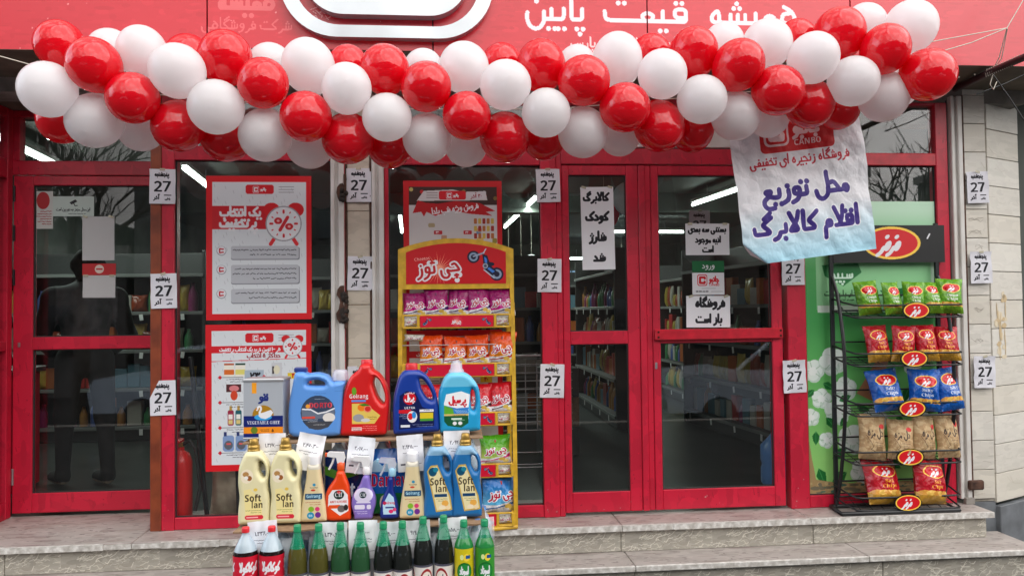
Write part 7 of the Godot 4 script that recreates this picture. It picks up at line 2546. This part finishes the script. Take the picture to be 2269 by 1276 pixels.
	for k in 2:
		t = thing("cola_bottle", ["red labelled cola bottle, leftmost on the lowest tier", "red labelled cola bottle beside the green-necked malts"][k], "cola bottle", V(bx[k], y, 1.665), "cola bottles")
		t.rotation.y = [0.5, 0.15][k]
		obj("body", cola_body, M.cola, t)
		obj("neck", cola_neck, M.clear_bottle, t)
		obj("label", cola_label, M.cola_label, t)
		obj("cap", cola_cap, M.red_cap, t)
	var malt_body: ArrayMesh = mk.call([Vector2(0, 0), Vector2(0.033, 0.0), Vector2(0.037, 0.01), Vector2(0.0375, 0.18), Vector2(0.0365, 0.21), Vector2(0.033, 0.235), Vector2(0.0285, 0.252)])
	var malt_neck: ArrayMesh = mk.call([Vector2(0.0285, 0.252), Vector2(0.022, 0.276), Vector2(0.017, 0.298), Vector2(0.0135, 0.311), Vector2(0.0135, 0.32)])
	var malt_label: ArrayMesh = mk.call([Vector2(0.0382, 0.03), Vector2(0.0382, 0.16)], 24)
	var malt_cap: ArrayMesh = mk.call([Vector2(0.0138, 0.312), Vector2(0.0152, 0.314), Vector2(0.0152, 0.317), Vector2(0.0146, 0.319), Vector2(0.0148, 0.334), Vector2(0.0125, 0.34), Vector2(0, 0.34)])
	for k in 8:
		t = thing("malt_bottle", "green-necked malt bottle with %s drink, %s of eight from the colas" % [["amber", "amber", "green", "green", "dark", "dark", "dark", "dark"][k], ordinal(k + 1)], "malt bottle", V(bx[k + 2], y + [0, 0, 0.002, 0, 0, 0.0, 0.012, 0.014][k], 1.665 - (0.01 if k > 5 else 0.0)), "malt drink bottles")
		t.rotation.y = [0.1, -0.2, 0.3, 0.0, 0.5, 0.2, 0.4, -0.3][k]
		obj("body", malt_body, [M.malt_gold, M.malt_gold, M.malt_green, M.malt_green, M.malt_dark, M.malt_dark, M.malt_dark, M.malt_dark][k], t)
		obj("neck", malt_neck, M.green_glass, t)
		obj("label", malt_label, M.malt_label, t)
		obj("cap", malt_cap, M.green_cap, t)
	var lem_label: ArrayMesh = mk.call([Vector2(0.0386, 0.05), Vector2(0.0386, 0.236)], 24)
	var lem_body: ArrayMesh = mk.call([Vector2(0, 0), Vector2(0.033, 0.0), Vector2(0.037, 0.01), Vector2(0.038, 0.236), Vector2(0.036, 0.25), Vector2(0.026, 0.272)])
	var lem_neck: ArrayMesh = mk.call([Vector2(0.026, 0.272), Vector2(0.018, 0.296), Vector2(0.0135, 0.31), Vector2(0.0135, 0.318)])
	for k in 2:
		t = thing("lemonade_bottle", ["green lemonade bottle with a yellow label", "green lemonade bottle with a green label, rightmost on the lowest tier"][k], "lemonade bottle", V(bx[k + 10], y - 0.004, 1.665), "lemonade bottles")
		obj("body", lem_body, M.lemonade, t)
		obj("neck", lem_neck, M.green_glass, t)
		obj("label", lem_label, [M.lemon_yellow, M.lemon_green][k], t)
		obj("cap", malt_cap, M.green_cap, t)
	# price cards taped to the tiers
	var up := [[-0.695, 0.692, 0.0], [-0.547, 0.686, -0.2], [-0.341, 0.668, -0.12], [-0.137, 0.671, 0.05], [0.055, 0.684, 0.02]]
	var lowc := [[-0.702, 0.374, 0.06], [-0.437, 0.36, -0.03], [-0.319, 0.363, 0.0], [-0.218, 0.354, 0.02], [-0.111, 0.356, 0.03], [0.036, 0.362, 0.04]]
	for i in 11:
		var q: Array = up[i] if i < 5 else lowc[i - 5]
		var u0 := Vector2((i % 6) * 170 / 1024.0, (i / 6) * 0.5)
		note("price_card", M.price_cards, V(q[0], q[1], 1.5 if i < 5 else 1.636), 0.108 if i < 5 else 0.112, 0.15, "white price card hanging from the %s cardboard, %s from the left" % ["upper" if i < 5 else "middle", ordinal(i + 1 if i < 5 else i - 4)], "price card", q[2], "price cards of the display", 0.012, 50 + i, u0, u0 + Vector2(0.163, 0.494))

func build_small_things():
	# cement dust and a patch on the pavement edge are left to the materials; a blue jug stands inside the wide door
	var b := Mb.new()
	b.lathe([Vector2(0, 0), Vector2(0.11, 0.0), Vector2(0.13, 0.03), Vector2(0.13, 0.12), Vector2(0.12, 0.15), Vector2(0.13, 0.18), Vector2(0.13, 0.28), Vector2(0.06, 0.36), Vector2(0.03, 0.4), Vector2(0, 0.4)], 18)
	var t := thing("water_canister", "blue water canister standing inside the wide door", "canister", V(2.36, 0.0, -0.6))
	obj("body", b, M.blue_cap, t)
	cap(t, 0.0, 0.4, 0.03, 0.03, M.white_plastic)
	for k in 3:
		var c := thing("carton_box", "dark carton stacked inside the narrow door, %s from the floor" % ordinal(k + 1), "carton", V(1.0, k * 0.251, -2.1), "cartons inside the narrow door")
		part_box("box", V(0, 0.125, 0), V(0.34, 0.25, 0.3), M.shelf_grey if k != 1 else M.cardboard, c, 0.006)
		part_box("label", V(0.04, 0.11, 0.1515), V(0.12, 0.1, 0.002), M.grey_paper, c, 0.0)
